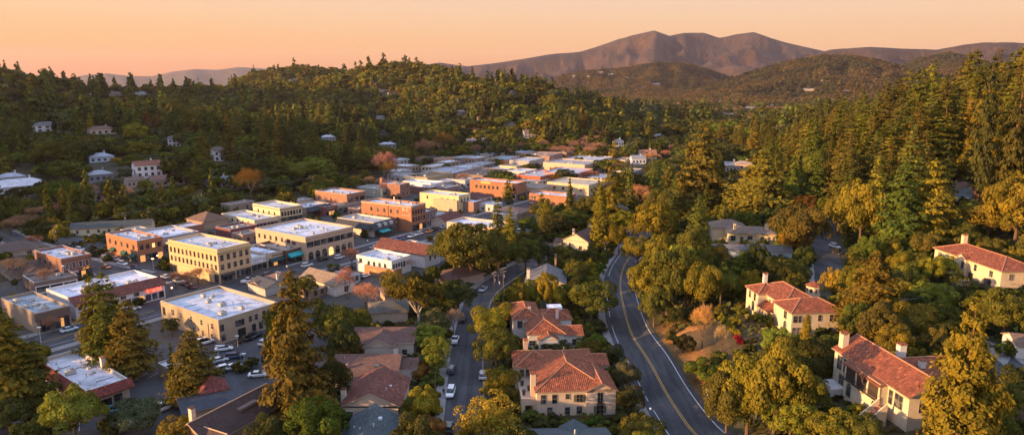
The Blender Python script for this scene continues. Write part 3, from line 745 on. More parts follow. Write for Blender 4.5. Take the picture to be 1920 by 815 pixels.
def marks(parent, side, plane, a0, a1, z, h, n, mat, seed=1, depth=0.1, rise=0.0):
    """raised lettering that cannot be made out: n letter-like marks"""
    g = random.Random(seed); mb = MB(); w = (a1 - a0) / n
    for i in range(n):
        c = a0 + (i + 0.5) * w; k = g.choice('IOLTEHNA'); b = w * 0.3; t = min(w * 0.2, 0.16); zz = z + rise * i
        hh = h * (1.0 if i == 0 or g.random() < 0.25 else 0.72)
        if k in 'IHNLEO': on_side(mb, side, plane, c - b, c - b + t, zz, zz + hh, 0.02, depth)
        if k in 'HNOA': on_side(mb, side, plane, c + b - t, c + b, zz, zz + hh, 0.02, depth)
        if k in 'LEO': on_side(mb, side, plane, c - b + t + .001, c + b - t - .001, zz, zz + t, 0.02, depth)
        if k in 'TEOA': on_side(mb, side, plane, c - b + t + .001, c + b - t - .001, zz + hh - t, zz + hh, 0.02, depth)
        if k in 'HA': on_side(mb, side, plane, c - b + t + .001, c + b - t - .001, zz + hh * .45, zz + hh * .45 + t, 0.02, depth)
        if k == 'T': on_side(mb, side, plane, c - t / 2, c + t / 2, zz, zz + hh - t - .001, 0.02, depth)
    return mb.build('lettering', [mat], parent)
def text(parent, side, plane, a, z, size, body, mat):
    cu = bpy.data.curves.new('lettering', 'FONT'); cu.body = body; cu.size = size; cu.extrude = 0.03; cu.align_x = 'CENTER'; cu.shear = 0.25
    t = bpy.data.objects.new('lettering', cu); me = bpy.data.meshes.new_from_object(t); me.materials.clear(); me.materials.append(mat)
    bpy.data.objects.remove(t); o = bpy.data.objects.new('lettering', me); link(o, parent)
    o.location = side_pt(side, plane, a, 0.06, z); o.rotation_euler = (math.pi / 2, 0, DIRS[side]); return o
def roof_unit(parent, x, y, z, s=1.0, kind=0, rz=0.0):
    mb = MB()
    if kind == 0:      # packaged air handler with a fan cowl
        mb.obox((x, y, z + 0.55 * s), (1.9 * s, 1.3 * s, 1.1 * s), rz, 0); mb.tube((x + .3 * s, y, z + 1.1 * s), (x + .3 * s, y, z + 1.3 * s), 0.42 * s, 0.42 * s, 10, 1)
        mb.obox((x, y, z + 0.06), (2.1 * s, 1.5 * s, 0.12), rz, 1)
    elif kind == 1:    # box with a sloping duct
        mb.obox((x, y, z + 0.45 * s), (1.2 * s, 1.2 * s, 0.9 * s), rz, 0); mb.tube((x + .6 * s, y, z + .6 * s), (x + 1.7 * s, y + .2, z + .15), 0.3 * s, 0.3 * s, 8, 1)
    elif kind == 2:    # vent pipe with a cap
        mb.tube((x, y, z), (x, y, z + 0.8 * s), 0.12 * s, 0.12 * s, 8, 0); mb.tube((x, y, z + 0.8 * s), (x, y, z + 0.95 * s), 0.24 * s, 0.1 * s, 8, 0)
    else:              # low skylight
        mb.obox((x, y, z + 0.12), (1.6 * s, 1.0 * s, 0.24), rz, 0); mb.obox((x, y, z + 0.3), (1.3 * s, 0.75 * s, 0.12), rz, 1)
    nm = ('air_conditioner', 'duct_unit', 'vent_pipe', 'skylight')[kind]
    return mb.build(nm, [plain((0.42, 0.4, 0.37)), plain((0.2, 0.2, 0.2))], parent)
def flat_building(name, label, cat, F, L, Rr, H, wall, z0=0.0, ang=None, roofc=(0.62, 0.63, 0.66), stain=0.35, cap=None, ph=0.9, cornice=None, wins=(), units=6, seed=1, phrase=None, dims=None, group=None):
    """a flat-roofed block; F, L, Rr: the pixels of the near, left and right corners of its parapet top"""
    top = z0 + H
    f = Vector(W(*F, top))
    if dims is None:
        l, r = Vector(W(*L, top)), Vector(W(*Rr, top)); a, b = l - f, r - f
        if ang is None:
            ta = math.atan2(a.y, a.x) - math.pi / 2; tb = math.atan2(b.y, b.x)
            ang = (ta * a.length + tb * b.length) / (a.length + b.length)
        else: ang = R(ang)
        u = Vector((math.cos(ang), math.sin(ang))); v = Vector((-u.y, u.x)); dx, dy = b.dot(u), a.dot(v)
    else:
        ang = R(ang); u = Vector((math.cos(ang), math.sin(ang))); v = Vector((-u.y, u.x)); dx, dy = dims
    root = thing(name, label, cat, (f.x, f.y, z0), ang, group)
    c = f + u * dx / 2 + v * dy / 2; protect([f, f + u * dx, f + v * dy], z0 + 0.5, z0 + H); FOOT.append((c.x, c.y, dx / 2, dy / 2, ang)); ANCH.append((phrase, c.x, c.y)) if phrase else None
    t = 0.32; mb = MB(); zi = H - ph
    mb.box(0, dx, 0, dy, -0.5, zi - 0.02, 0, bottom=False)
    # parapet ring
    for (x0, x1, y0, y1) in ((0, dx, 0, t), (0, dx, dy - t, dy), (0, t, t, dy - t), (dx - t, dx, t, dy - t)):
        mb.box(x0, x1, y0, y1, zi - 0.02, H, 0, top=1)
    # drop the hidden plane between wall block and ring
    mb.build('wall', [wall, plain(cap or (0.55, 0.52, 0.48))], root)
    rf = MB(); rf.face([(t, t, zi), (dx - t, t, zi), (dx - t, dy - t, zi), (t, dy - t, zi)]); rf.build('roof', [membrane(roofc, stain)], root)
    if cornice:
        cz, ch, cd, cc = cornice; m2 = MB()
        m2.box(-cd, dx + cd, -cd, 0 - 0.003, cz, cz + ch); m2.box(-cd, -0.003, 0, dy + cd, cz, cz + ch)
        m2.box(0, dx + cd, dy + 0.003, dy + cd, cz, cz + ch); m2.box(dx + 0.003, dx + cd, 0, dy, cz, cz + ch)
        m2.box(-cd * .5, dx + cd * .5, -cd * .5, -0.004, cz - ch * .55, cz - .004); m2.box(-cd * .5, -0.004, 0, dy, cz - ch * .55, cz - .004)
        m2.build('cornice', [plain(cc)], root)
    g = random.Random(seed)
    for (side, z, n, w, h, a, b, *st) in wins:
        Ln = dx if side in 'sn' else dy; plane = {'s': 0, 'w': 0, 'n': dy, 'e': dx}[side]
        style = st[0] if st else 'sash'; fr = st[1] if len(st) > 1 else (0.1, 0.08, 0.07); lit = st[2] if len(st) > 2 else ()
        for i in range(n):
            p = (a + (b - a) * (i + 0.5) / n) * Ln
            window(root, side, plane, p, z, w, h, style, fr, i in lit)
    if dx * dy > 150:
        for i in range(min(7, 2 + int(dx * dy / 200))):
            pm = MB()
            x, y, ln = g.uniform(1.2, dx - 4), g.uniform(1.2, dy - 4), g.uniform(1.5, 4.5)
            if g.random() < .5: pm.box(x, min(x + ln, dx - 1), y, y + .12, zi, zi + .14)
            else: pm.box(x, x + .12, y, min(y + ln, dy - 1), zi, zi + .14)
            pm.build('roof_pipe', [plain((0.16, 0.15, 0.15))], root)
    for i in range(int(units * 1.3 + .5)):
        s = g.choice((0.6, 0.8, 1.0)); roof_unit(root, g.uniform(0.15, 0.85) * dx, g.uniform(0.15, 0.85) * dy, zi, s, g.choice((0, 1, 2, 2, 3)), g.choice((0, 0.2, 1.57)))
    return root, dx, dy
# ---------------------------------------------------------------- pitched roofs
def roof_faces(mb, x0, x1, y0, y1, z, rise, kind='gable', axis='x', ov=0.5, th=0.22, m=0, me=1, cap=None):
    """one pitched roof over a rectangle; ridge along axis; rise: metres of the ridge above the eaves. Returns the ridge ends"""
    X0, X1, Y0, Y1 = x0 - ov, x1 + ov, y0 - ov, y1 + ov
    half = ((Y1 - Y0) if axis == 'x' else (X1 - X0)) / 2
    zt = z + rise
    if kind == 'hip':
        ins = min(half, ((X1 - X0) if axis == 'x' else (Y1 - Y0)) / 2 - 0.05)
    else: ins = 0.0
    if axis == 'x': A, B = (X0 + ins, (Y0 + Y1) / 2, zt), (X1 - ins, (Y0 + Y1) / 2, zt)
    else: A, B = ((X0 + X1) / 2, Y0 + ins, zt), ((X0 + X1) / 2, Y1 - ins, zt)
    c = [(X0, Y0, z), (X1, Y0, z), (X1, Y1, z), (X0, Y1, z)]
    if axis == 'x': faces = [[c[0], c[1], B, A], [c[2], c[3], A, B], [c[1], c[2], B], [c[3], c[0], A]]
    else: faces = [[c[1], c[2], B, A], [c[3], c[0], A, B], [c[0], c[1], A], [c[2], c[3], B]]
    if kind == 'gable': faces = faces[:2]
    for f in faces: mb.face(f, m)
    if kind == 'gable':            # boxed eaves and bargeboards
        for f in faces:
            lo = [Vector(p) - Vector((0, 0, th)) for p in f]; mb.face(list(reversed(lo)), me)
            for i in range(4):
                a, b = Vector(f[i]), Vector(f[(i + 1) % 4]); mb.face([lo[i], lo[(i + 1) % 4], b, a], me)
    else:
        for i in range(4):
            a, b = Vector(c[i]), Vector(c[(i + 1) % 4]); d = Vector((0, 0, th)); mb.face([a - d, b - d, b, a], me)
        mb.face([Vector(p) - Vector((0, 0, th)) for p in reversed(c)], me)
    if cap is not None:
        segs = [(A, B)]
        if kind == 'hip': segs += [(c[0], A), (c[3] if axis == 'x' else c[1], A), (c[1] if axis == 'x' else c[3], B), (c[2], B)]
        for p, q in segs: mb.tube(Vector(p) + Vector((0, 0, 0.02)), Vector(q) + Vector((0, 0, 0.02)), 0.13, 0.13, 6, cap)
    return A, B
def gable_end(mb, x0, x1, y0, y1, z, rise, axis, ov, m=0):
    """the triangles of wall under a gable roof"""
    half = ((y1 - y0) if axis == 'x' else (x1 - x0)) / 2; r = rise * half / (half + ov)
    zb = z + rise - r - 0.24
    if axis == 'x':
        for x, s in ((x0, 1), (x1, -1)):
            t = [(x, y1, z - .3), (x, y0, z - .3), (x, y0, zb), (x, (y0 + y1) / 2, zb + r), (x, y1, zb)]; mb.face(t if s > 0 else list(reversed(t)), m)
    else:
        for y, s in ((y0, -1), (y1, 1)):
            t = [(x1, y, z - .3), (x0, y, z - .3), (x0, y, zb), ((x0 + x1) / 2, y, zb + r), (x1, y, zb)]; mb.face(t if s > 0 else list(reversed(t)), m)
def chimney_part(parent, x, y, z0, z1, w=0.9, d=0.9, mat=None, cap='flat', tilem=None):
    mb = MB(); mb.box(x - w/2, x + w/2, y - d/2, y + d/2, z0, z1, 0)
    if cap == 'flat': mb.box(x - w/2 - .1, x + w/2 + .1, y - d/2 - .1, y + d/2 + .1, z1, z1 + .14, 1)
    else:
        for sx in (-1, 1):
            for sy in (-1, 1): mb.box(x + sx*(w/2-.1) - .1, x + sx*(w/2-.1) + .1, y + sy*(d/2-.1) - .1, y + sy*(d/2-.1) + .1, z1, z1 + .3, 0)
        roof_faces(mb, x - w/2, x + w/2, y - d/2, y + d/2, z1 + .3, 0.3, 'gable', 'x', 0.12, 0.08, 1, 1)
    return mb.build('chimney', [mat or stucco((0.6, 0.52, 0.42)), (tilem or plain((0.3, 0.15, 0.09)))], parent)
def house(name, label, cat, origin, ang, z, wings, wall, roofm, edge=(0.3, 0.22, 0.16), wins=(), chim=(), phrase=None, cap=True, capc=(0.42, 0.2, 0.11), wall_down=1.0, capm=None, frame=(0.25, 0.2, 0.15), group=None):
    """wings: (x0, x1, y0, y1, eave height, rise, kind, axis, overhang) in the house's own frame"""
    root = thing(name, label, cat, (origin[0], origin[1], z), R(ang), group)
    wm, rm = MB(), MB(); ca, sa = math.cos(R(ang)), math.sin(R(ang))
    for (x0, x1, y0, y1, e, rise, kind, axis, ov) in wings:
        wm.box(x0, x1, y0, y1, -wall_down, e - 0.02 if kind != 'flat' else e, 0, bottom=False)
        if kind == 'flat':
            rm.box(x0 - .05, x1 + .05, y0 - .05, y1 + .05, e + 0.005, e + 0.25, 1, top=0); continue
        if kind == 'gable': gable_end(wm, x0, x1, y0, y1, e, rise, axis, ov)
        roof_faces(rm, x0, x1, y0, y1, e, rise, kind, axis, ov, 0.2, 0, 1, 2 if cap else None)
    for (x0, x1, y0, y1, *_) in wings:
        cx, cy = (x0 + x1) / 2, (y0 + y1) / 2
        FOOT.append((origin[0] + cx * ca - cy * sa, origin[1] + cx * sa + cy * ca, (x1 - x0) / 2, (y1 - y0) / 2, R(ang)))
    for (x0, x1, y0, y1, e, rise, *_) in wings[:3]:
        protect([(origin[0] + a * ca - b * sa, origin[1] + a * sa + b * ca) for a, b in ((x0, y0), (x1, y0), (x0, y1), (x1, y1))], z + 0.5, z + e + rise * 0.6, 0.14)
    if phrase:
        x0, x1, y0, y1 = wings[0][:4]; cx, cy = (x0 + x1) / 2, (y0 + y1) / 2
        ANCH.append((phrase, origin[0] + cx * ca - cy * sa, origin[1] + cx * sa + cy * ca))
    wm.build('wall', [wall], root); rf = rm.build('roof', [roofm, plain(edge), plain(capc, 0.85)], root)
    for wn in wins:
        (side, plane, pos, zz, w, h, *st) = wn
        window(root, side, plane, pos, zz, w, h, st[0] if st else 'sash', st[1] if len(st) > 1 else frame, False, st[2] if len(st) > 2 else 'window')
    for c in chim:
        chimney_part(root, *c[:4], *(c[4:6] if len(c) > 5 else (0.9, 0.9)), mat=c[6] if len(c) > 6 else wall, cap=c[7] if len(c) > 7 else 'flat', tilem=roofm)
    return root
# ---------------------------------------------------------------- the small town in the valley
DK = (0.07, 0.06, 0.055); WF = (0.62, 0.6, 0.55)
def mansard(root, side, plane, a0, a1, zt, zb, out, mat, th=0.2):
    mb = MB(); P = lambda a, d, z: side_pt(side, plane, a, d, z)
    q = [P(a0, 0.0, zt), P(a1, 0.0, zt), P(a1, out, zb), P(a0, out, zb)]
    if side in 'nw': q = list(reversed(q)) if False else q
    b = [Vector(p) - Vector((0, 0, th)) for p in q]
    nrm = (Vector(q[1]) - Vector(q[0])).cross(Vector(q[2]) - Vector(q[0]))
    if nrm.z < 0: q, b = list(reversed(q)), list(reversed(b))
    mb.face(q); mb.face(list(reversed(b)))
    for i in range(4): mb.face([b[i], b[(i + 1) % 4], q[(i + 1) % 4], q[i]])
    return mb.build('tiled_eave', [mat], root)
def band(root, sides, dx, dy, z0, z1, d, mat, name='band'):
    mb = MB()
    for s in sides: on_side(mb, s, {'s': 0, 'w': 0, 'n': dy, 'e': dx}[s], 0 if s in 'we' else -d * (s == 's'), dx if s in 'sn' else dy, z0, z1, 0.003, d)
    return mb.build(name, [mat], root)
# --- pale yellow corner block
YEL = stucco((0.62, 0.42, 0.235))
b, dx, dy = flat_building('corner_block', 'pale yellow three storey corner block with a deep cornice and two long rows of windows', 'building', (407,467.6), (318.4,448), (467,453.4), 12.5, YEL, ang=58, cap=(0.62,0.5,0.3), cornice=(11.0, 0.55, 0.6, (0.5, 0.38, 0.2)), phrase='the pale yellow corner block',
    wins=[('w', 8.1, 12, 0.95, 1.8, 0.01, 0.99, 'sash', DK), ('w', 4.9, 12, 0.95, 1.7, 0.01, 0.99, 'sash', DK), ('s', 8.1, 5, 1.25, 2.0, 0.02, 0.98, 'sash', (0.3,0.27,0.22)), ('s', 4.8, 5, 1.25, 1.9, 0.02, 0.98, 'sash', (0.3,0.27,0.22))], units=9, seed=4)
band(b, 'ws', dx, dy, 3.75, 4.15, 0.14, plain((0.5, 0.38, 0.2)))
shopfront(b, 's', 0, 0.6, dx * 0.46, 0, 3.4, 2, lit=()); shopfront(b, 's', 0, dx * 0.52, dx - 0.4, 0, 3.4, 2)
shopfront(b, 'w', 0, dy * 0.86, dy - 0.5, 0, 3.3, 2); shopfront(b, 'w', 0, 0.4, 2.6, 0, 3.3, 1)
awning(b, 's', 0, 0.8, dx * 0.44, 3.3, 1.2, 0.5, (0.05, 0.05, 0.05))
# --- its low neighbours with the white board front and the beige eating house
b, dx, dy = flat_building('white_board_store', 'low store with a white board front next to the pale yellow block', 'building', (469,483.5), None, None, 5.6, stucco((0.62,0.62,0.64)), ang=58, dims=(7.8, 17), roofc=(0.72,0.74,0.8), units=8, seed=8)
shopfront(b, 's', 0, 0.3, dx - 0.3, 0, 2.7, 3)
mk = MB(); on_side(mk, 's', 0, 0.4, dx - 0.4, 2.95, 5.3, 0.003, 0.09); bo = mk.build('sign_board', [plain((0.7, 0.71, 0.75))], b)
marks(b, 's', -0.09, 0.8, 4.8, 4.3, 0.5, 12, plain((0.15, 0.16, 0.2)), 3); marks(b, 's', -0.09, 1.2, 3.8, 3.3, 0.6, 6, plain((0.3, 0.32, 0.38)), 5); marks(b, 's', -0.09, 5.4, 7.0, 3.5, 1.1, 4, plain((0.35, 0.36, 0.42)), 6)
b, dx, dy = flat_building('restaurant', 'low beige restaurant with its name over a dark green awning', 'building', (500,475.5), None, None, 5.8, stucco((0.5,0.39,0.28)), ang=58, dims=(9.6, 17), roofc=(0.72,0.74,0.8), units=4, seed=9)
shopfront(b, 's', 0, 0.5, dx - 0.4, 0, 2.9, 4, lit=(1,)); awning(b, 's', 0, 0.9, dx - 0.3, 3.5, 1.5, 1.0, (0.02, 0.055, 0.055))
text(b, 's', 0, dx * 0.5, 4.15, 1.15, 'Restaurant', plain((0.06, 0.04, 0.03)))
b, dx, dy = flat_building('shop_building', 'low dark brown shop with a bright teal awning beside the beige restaurant', 'building', (536,470), None, None, 5.6, plain((0.1,0.065,0.05)), ang=58, dims=(9.3, 20), roofc=(0.3,0.28,0.26), cap=(0.34,0.26,0.18), units=5, seed=10)
shopfront(b, 's', 0, 0.4, dx - 0.4, 0, 2.8, 3, frame=(0.03,0.03,0.03)); aw = awning(b, 's', 0, 0.9, dx - 2.0, 4.3, 1.6, 1.3, (0.02, 0.36, 0.36), 0.35); marks(b, 's', -1.1, 2.0, 6.4, 3.1, 0.6, 6, plain((0.35, 0.7, 0.7)), 2)
# --- big tan arcaded block
TAN = stucco((0.5, 0.365, 0.26))
b, dx, dy = flat_building('arcade_block', 'large tan two storey block with street arches and a broad white roof', 'building', (572.4,444.3), (477,427), (665,424.3), 10.0, TAN, ang=56, roofc=(0.7,0.71,0.75), cap=(0.55,0.42,0.3), cornice=(9.2, 0.3, 0.3, (0.5,0.37,0.26)), phrase='the big tan arcaded block', units=15, seed=12,
    wins=[('w', 6.2, 5, 1.1, 1.6, 0.4, 0.98, 'sash', DK), ('w', 6.2, 2, 0.9, 1.6, 0.3, 0.36, 'sash', DK), ('w', 6.0, 2, 0.8, 1.3, 0.19, 0.26, 'sash', DK), ('s', 5.6, 7, 3.0, 1.9, 0.015, 0.985, 'wide', DK)])
for i in range(7):
    window(b, 's', 0, (0.02 + 0.96 * (i + 0.5) / 7) * dx, 0.15, 2.5, 2.1, 'arch', (0.45,0.32,0.22), lit=i in (3,), name='archway')
band(b, 's', dx, dy, 4.5, 4.8, 0.15, plain((0.55, 0.41, 0.3)))
# --- brick three storey hotel block
OBR = brick((0.4, 0.155, 0.06), (0.29, 0.11, 0.045)); DBR = brick((0.24, 0.095, 0.07))
b, dx, dy = flat_building('brick_block', 'orange brick three storey block with faded painted lettering on its side wall', 'building', (771,386.7), (682.7,375), (797.5,380), 12.6, OBR, ang=60, roofc=(0.7,0.69,0.7), units=7, seed=14, cornice=(12.0,0.2,0.12,(0.6,0.5,0.4)), phrase='the orange brick block',
    wins=[('w', 8.3, 5, 1.0, 1.7, 0.2, 0.86, 'sash', DK), ('w', 4.9, 6, 1.0, 1.6, 0.2, 0.98, 'sash', DK), ('s', 8.3, 5, 1.1, 1.9, 0.03, 0.97, 'sash', (0.1,0.05,0.05)), ('s', 4.9, 5, 1.1, 1.9, 0.03, 0.97, 'sash', (0.1,0.05,0.05))])
shopfront(b, 's', 0, 0.4, dx - 0.4, 0, 3.4, 4, frame=(0.12,0.06,0.05), lit=(2,)); marks(b, 'w', 0, 1.6, 5.6, 10.0, 1.3, 4, plain((0.75,0.62,0.48)), 4, 0.04); marks(b, 'w', 0, 1.2, 5.9, 7.6, 0.8, 9, plain((0.7,0.52,0.36)), 9, 0.04)
mb = MB(); mb.tube((-0.15, dy * .45, 3), (-0.15, dy * .45, 11.8), 0.09); mb.build('downpipe', [plain((0.2,0.09,0.05))], b)
chimney_part(b, dx * 0.75, dy * 0.55, 11.6, 14.6, 0.5, 0.5, plain((0.6,0.5,0.42)))
# --- dark mansard restaurant with the teal umbrella-like awning
b, dx, dy = flat_building('mansard_building', 'dark grey mansard roofed building in front of the orange brick block', 'building', (700,417), (634,407), (730,408), 7.0, stucco((0.55,0.5,0.44)), ang=58, roofc=(0.5,0.5,0.52), cap=(0.5,0.3,0.12), units=6, seed=15)
SL = shingle((0.06,0.065,0.075))
for s, pl, L in (('s', 0, dx), ('w', 0, dy)): mansard(b, s, pl, 0.02 if s == 'w' else -2.6, L, 6.6, 3.9, 2.6, SL)
mb = MB()
for k in range(3): on_side(mb, 's', -1.2, 1.5 + k * 4.0, 3.4 + k * 4.0, 4.6, 6.1, -1.0, 0.6)
mb.build('dormer', [plain((0.5,0.48,0.45))], b); shopfront(b, 's', -0.3, 0.5, dx - 0.5, 0, 3.2, 4)
awning(b, 's', -1.8, 1.0, 7.5, 3.6, 2.4, 1.0, (0.02,0.30,0.30), 0.4); marks(b, 's', -4.1, 3.0, 5.6, 2.5, 0.5, 5, plain((0.55,0.75,0.75)), 8)
house('gabled_shop', 'small maroon gabled shop between the mansard building and the brick block', 'building', W(733,436,0), 58, 0, [(0,8,0,12,3.6,3.0,'gable','y',0.3)], plain((0.13,0.06,0.05)), shingle((0.12,0.065,0.06)), wins=[('s',0,4,3.9,1.3,1.2,'pair',(0.6,0.58,0.5)),('s',0,2.2,0.5,2.2,2,'pair',(0.5,0.48,0.42)),('s',0,5.6,0.5,2.2,2,'pair',(0.5,0.48,0.42))], cap=False)
# --- street row beyond the brick block
b, dx, dy = flat_building('shop_row_house', 'narrow two storey brick shop with white upper windows beyond the brick block', 'building', (799,397), None, None, 7.6, DBR, ang=60, dims=(8.6, 18), roofc=(0.6,0.66,0.68), units=4, seed=16, wins=[('s',4.4,3,1.4,1.9,0.05,0.95,'sash',(0.7,0.7,0.7))])
shopfront(b, 's', 0, 0.3, dx - 0.3, 0, 3.4, 4, frame=(0.5,0.46,0.4))
b, dx, dy = flat_building('white_shop', 'small white board fronted shop in the street row', 'building', (820,401.5), None, None, 5.4, boards((0.62,0.64,0.68)), ang=60, dims=(6.2, 16), roofc=(0.66,0.66,0.7), units=3, seed=17)
shopfront(b, 's', 0, 0.3, dx - 0.3, 0, 2.7, 3, frame=(0.55,0.55,0.58))
house('tiled_shop', 'low shop with a maroon tiled roof at the end of the street row', 'building', W(836,427,0), 60, 0, [(0,15,0,9,3.0,2.6,'gable','x',0.5)], stucco((0.55,0.5,0.46)), tile((0.17,0.06,0.045)), wins=[('s',0,3,0.6,2.4,1.9,'wide'),('s',0,8,0.6,2.4,1.9,'wide'),('s',0,12.5,0.6,2.4,1.9,'wide')], cap=False)
# --- tan block on the near side of the street
b, dx, dy = flat_building('tan_block', 'pale peach two storey block half hidden behind the big cypress', 'building', (935,427), (841.5,414), (962,417), 7.6, stucco((0.6,0.44,0.32)), ang=60, roofc=(0.7,0.71,0.76), units=5, seed=18, wins=[('w',3.9,1,1.3,1.7,0.87,0.95,'sash',DK),('w',3.9,2,1.2,1.8,0.68,0.82,'sash',DK),('w',3.9,5,1.0,2.0,0.2,0.66,'sash',DK),('w',0.9,4,1.2,1.6,0.25,0.9,'sash',DK)], phrase='the peach block behind the cypress')
# --- white flat block, tiled gable and white roof near the parking
b, dx, dy = flat_building('white_block', 'white two storey flat roofed block with a stepped parapet beside the red gable', 'building', (733.7,489), (677,474.6), (769,477), 6.3, stucco((0.74,0.69,0.64),0.1), ang=58, roofc=(0.6,0.64,0.72), units=5, seed=19, cap=(0.75,0.72,0.68), wins=[('w',3.6,1,1.4,1.5,0.8,0.95,'sash',DK),('w',3.4,4,1.0,1.3,0.1,0.72,'sash',DK),('s',2.8,5,0.8,1.9,0.05,0.7,'sash',DK)])
b, dx, dy = flat_building('brown_store', 'low brown store wall with a gold sign below the white block', 'building', (738,506), (676,495), None, 3.6, plain((0.34,0.17,0.08)), ang=58, dims=(4.5, 14.5), roofc=(0.2,0.15,0.12), units=0); marks(b, 'w', 0, 8.2, 11.8, 1.7, 0.8, 7, plain((0.75,0.6,0.35)), 12, 0.05)
RTILE = tile((0.2,0.07,0.045))
o = W(797,503,0)
house('gabled_hall', 'white gabled hall with a dull red tiled roof beside the white block', 'building', o, 58, 0, [(0,9.5,0,26,5.0,3.2,'gable','y',0.4)], stucco((0.66,0.6,0.58)), RTILE, wins=[('s',0,3.2,2.6,0.9,1.7),('s',0,6.2,2.6,0.9,1.7),('s',0,4.7,5.5,0.8,1.2)], cap=False, phrase='the red roofed gabled hall')
b, dx, dy = flat_building('long_white_roof_store', 'one storey store with a long plain white roof behind the red gable', 'building', (818,469), (748,455), (832,459), 5.2, stucco((0.5,0.45,0.4)), ang=58, roofc=(0.74,0.76,0.82), stain=0.15, units=4, seed=20)
# --- left part of town
b, dx, dy = flat_building('brick_corner_store', 'two storey orange brick corner store with green awnings and two lit windows', 'building', (256.4,451.3), (194,437), (306.7,443), 9.2, OBR, ang=55, roofc=(0.66,0.66,0.7), units=8, seed=21, cornice=(8.3,0.25,0.2,(0.45,0.2,0.1)), phrase='the brick corner store',
    wins=[('w',5.4,5,1.2,1.6,0.03,0.97,'sash',DK),('s',5.4,4,1.2,1.7,0.04,0.96,'sash',DK,(2,))])
shopfront(b, 's', 0, 0.4, dx - 0.4, 0, 3.4, 4, lit=(0, 3)); shopfront(b, 'w', 0, 0.4, dy * 0.55, 0, 3.2, 3)
for a in (0.05, 0.35, 0.72): awning(b, 'w', 0, dy * a, dy * a + 3.2, 3.9, 1.4, 1.2, (0.02,0.09,0.06))
b, dx, dy = flat_building('brick_annex', 'long white roofed annex behind the brick corner store', 'building', (301,446), None, None, 6.4, stucco((0.36,0.33,0.33)), ang=55, dims=(17, 22), roofc=(0.72,0.74,0.8), units=7, seed=22); shopfront(b, 's', 0, 0.4, dx - 0.4, 0, 3.2, 5)
b, dx, dy = flat_building('old_brick_store', 'dark red brick store with pale sash windows and a small gold sign', 'building', (114,485), (54.5,470), (168,474), 8.6, DBR, ang=55, roofc=(0.62,0.63,0.68), units=7, seed=23, cornice=(7.9,0.25,0.25,(0.3,0.16,0.1)), phrase='the dark red brick store',
    wins=[('s',4.6,4,1.1,1.8,0.06,0.96,'sash',(0.62,0.58,0.56)),('w',4.8,3,1.1,1.6,0.3,0.9,'sash',DK)])
shopfront(b, 's', 0, 0.4, dx - 0.4, 0, 3.2, 5, frame=(0.04,0.03,0.03), lit=(3,)); marks(b, 's', 0, dx * .66, dx * .66 + 2.2, 3.3, 0.7, 4, glow((0.9,0.45,0.05),0.35), 4); awning(b, 's', 0, 1.6, 5.0, 3.4, 0.9, 0.5, (0.35,0.25,0.22))
b, dx, dy = flat_building('tiled_eave_block', 'long white roofed street block with a red tiled eave and a glowing red sign', 'building', (130,557.7), (66,545), (293,517.5), 6.6, stucco((0.66,0.62,0.62)), ang=55, roofc=(0.74,0.74,0.79), units=14, seed=24, phrase='the tiled eave block')
wb = MB(); wb.box(0.02, dx - .02, -3.2, -0.003, -0.5, 4.7); wb.build('front_wall', [stucco((0.66,0.62,0.62))], b)
RT2 = tile((0.2,0.065,0.045))
mansard(b, 's', 0, -0.4, dx + 0.4, 6.75, 4.75, 3.9, RT2)
shopfront(b, 's', -3.2, 0.8, dx * 0.4, 0, 2.7, 5, frame=(0.5,0.47,0.46)); shopfront(b, 's', -3.2, dx * 0.52, dx - 0.4, 0, 3.0, 6, frame=(0.55,0.5,0.5), lit=(2,))
for k in range(6): window(b, 's', -3.2, dx * (0.06 + 0.15 * k), 3.1, 1.5, 0.9, 'pair', DK)
marks(b, 's', -3.3, dx * 0.775, dx * 0.955, 3.2, 1.15, 8, glow((1.0, 0.08, 0.04), 1.6), 7, 0.3)
b, dx, dy = flat_building('grey_roof_store', 'low brown fronted store with a grey blue roof beside the tiled eave block', 'building', (66,587), (-8,560), (135,573.6), 6.2, stucco((0.3,0.235,0.18)), ang=55, roofc=(0.36,0.42,0.46), cap=(0.35,0.33,0.28), units=9, seed=25)
shopfront(b, 's', 0, 1.0, dx - 0.6, 0, 3.4, 6, frame=(0.06,0.05,0.045), lit=(4,)); marks(b, 's', 0, dx * .62, dx * .74, 4.3, 0.6, 5, plain((0.6,0.55,0.5)), 3)
band(b, 's', dx, dy, 3.6, 5.9, 0.35, plain((0.15,0.1,0.08)), 'fascia')
b, dx, dy = flat_building('beige_block', 'large beige two storey block with a patched pale blue roof beside the parking lot', 'building', (409,599.8), (300.5,563), (519,565.4), 7.0, stucco((0.42,0.325,0.225),0.3), ang=55, roofc=(0.6,0.63,0.69), stain=0.5, cap=(0.5,0.42,0.34), units=12, seed=26, phrase='the beige block by the parking lot',
    wins=[('w',3.9,4,1.0,1.5,0.02,0.72,'sash',(0.5,0.42,0.32)),('w',3.8,1,1.4,1.7,0.72,0.84,'pair',(0.5,0.42,0.32)),('w',0.9,3,1.0,1.4,0.05,0.5,'sash',(0.4,0.33,0.25)),('s',3.8,1,0.9,1.5,0.0,0.1,'sash',DK),('s',0.9,1,1.0,1.5,0.0,0.12,'sash',DK),('s',3.7,1,2.6,1.5,0.27,0.4,'wide',DK),('s',3.8,2,1.0,1.6,0.46,0.66,'sash',(0.4,0.33,0.25)),('s',3.6,3,0.9,2.0,0.7,0.98,'sash',DK),('s',0.8,4,1.1,1.9,0.5,0.98,'sash',DK),('w',3.0,1,1.2,2.2,0.9,0.99,'pair',DK)])
mb = MB(); on_side(mb, 's', 0, dx * .29, dx * .42, 0, 2.7, 0.0, 0.03); mb.build('garage_door', [plain((0.02,0.02,0.02))], b)
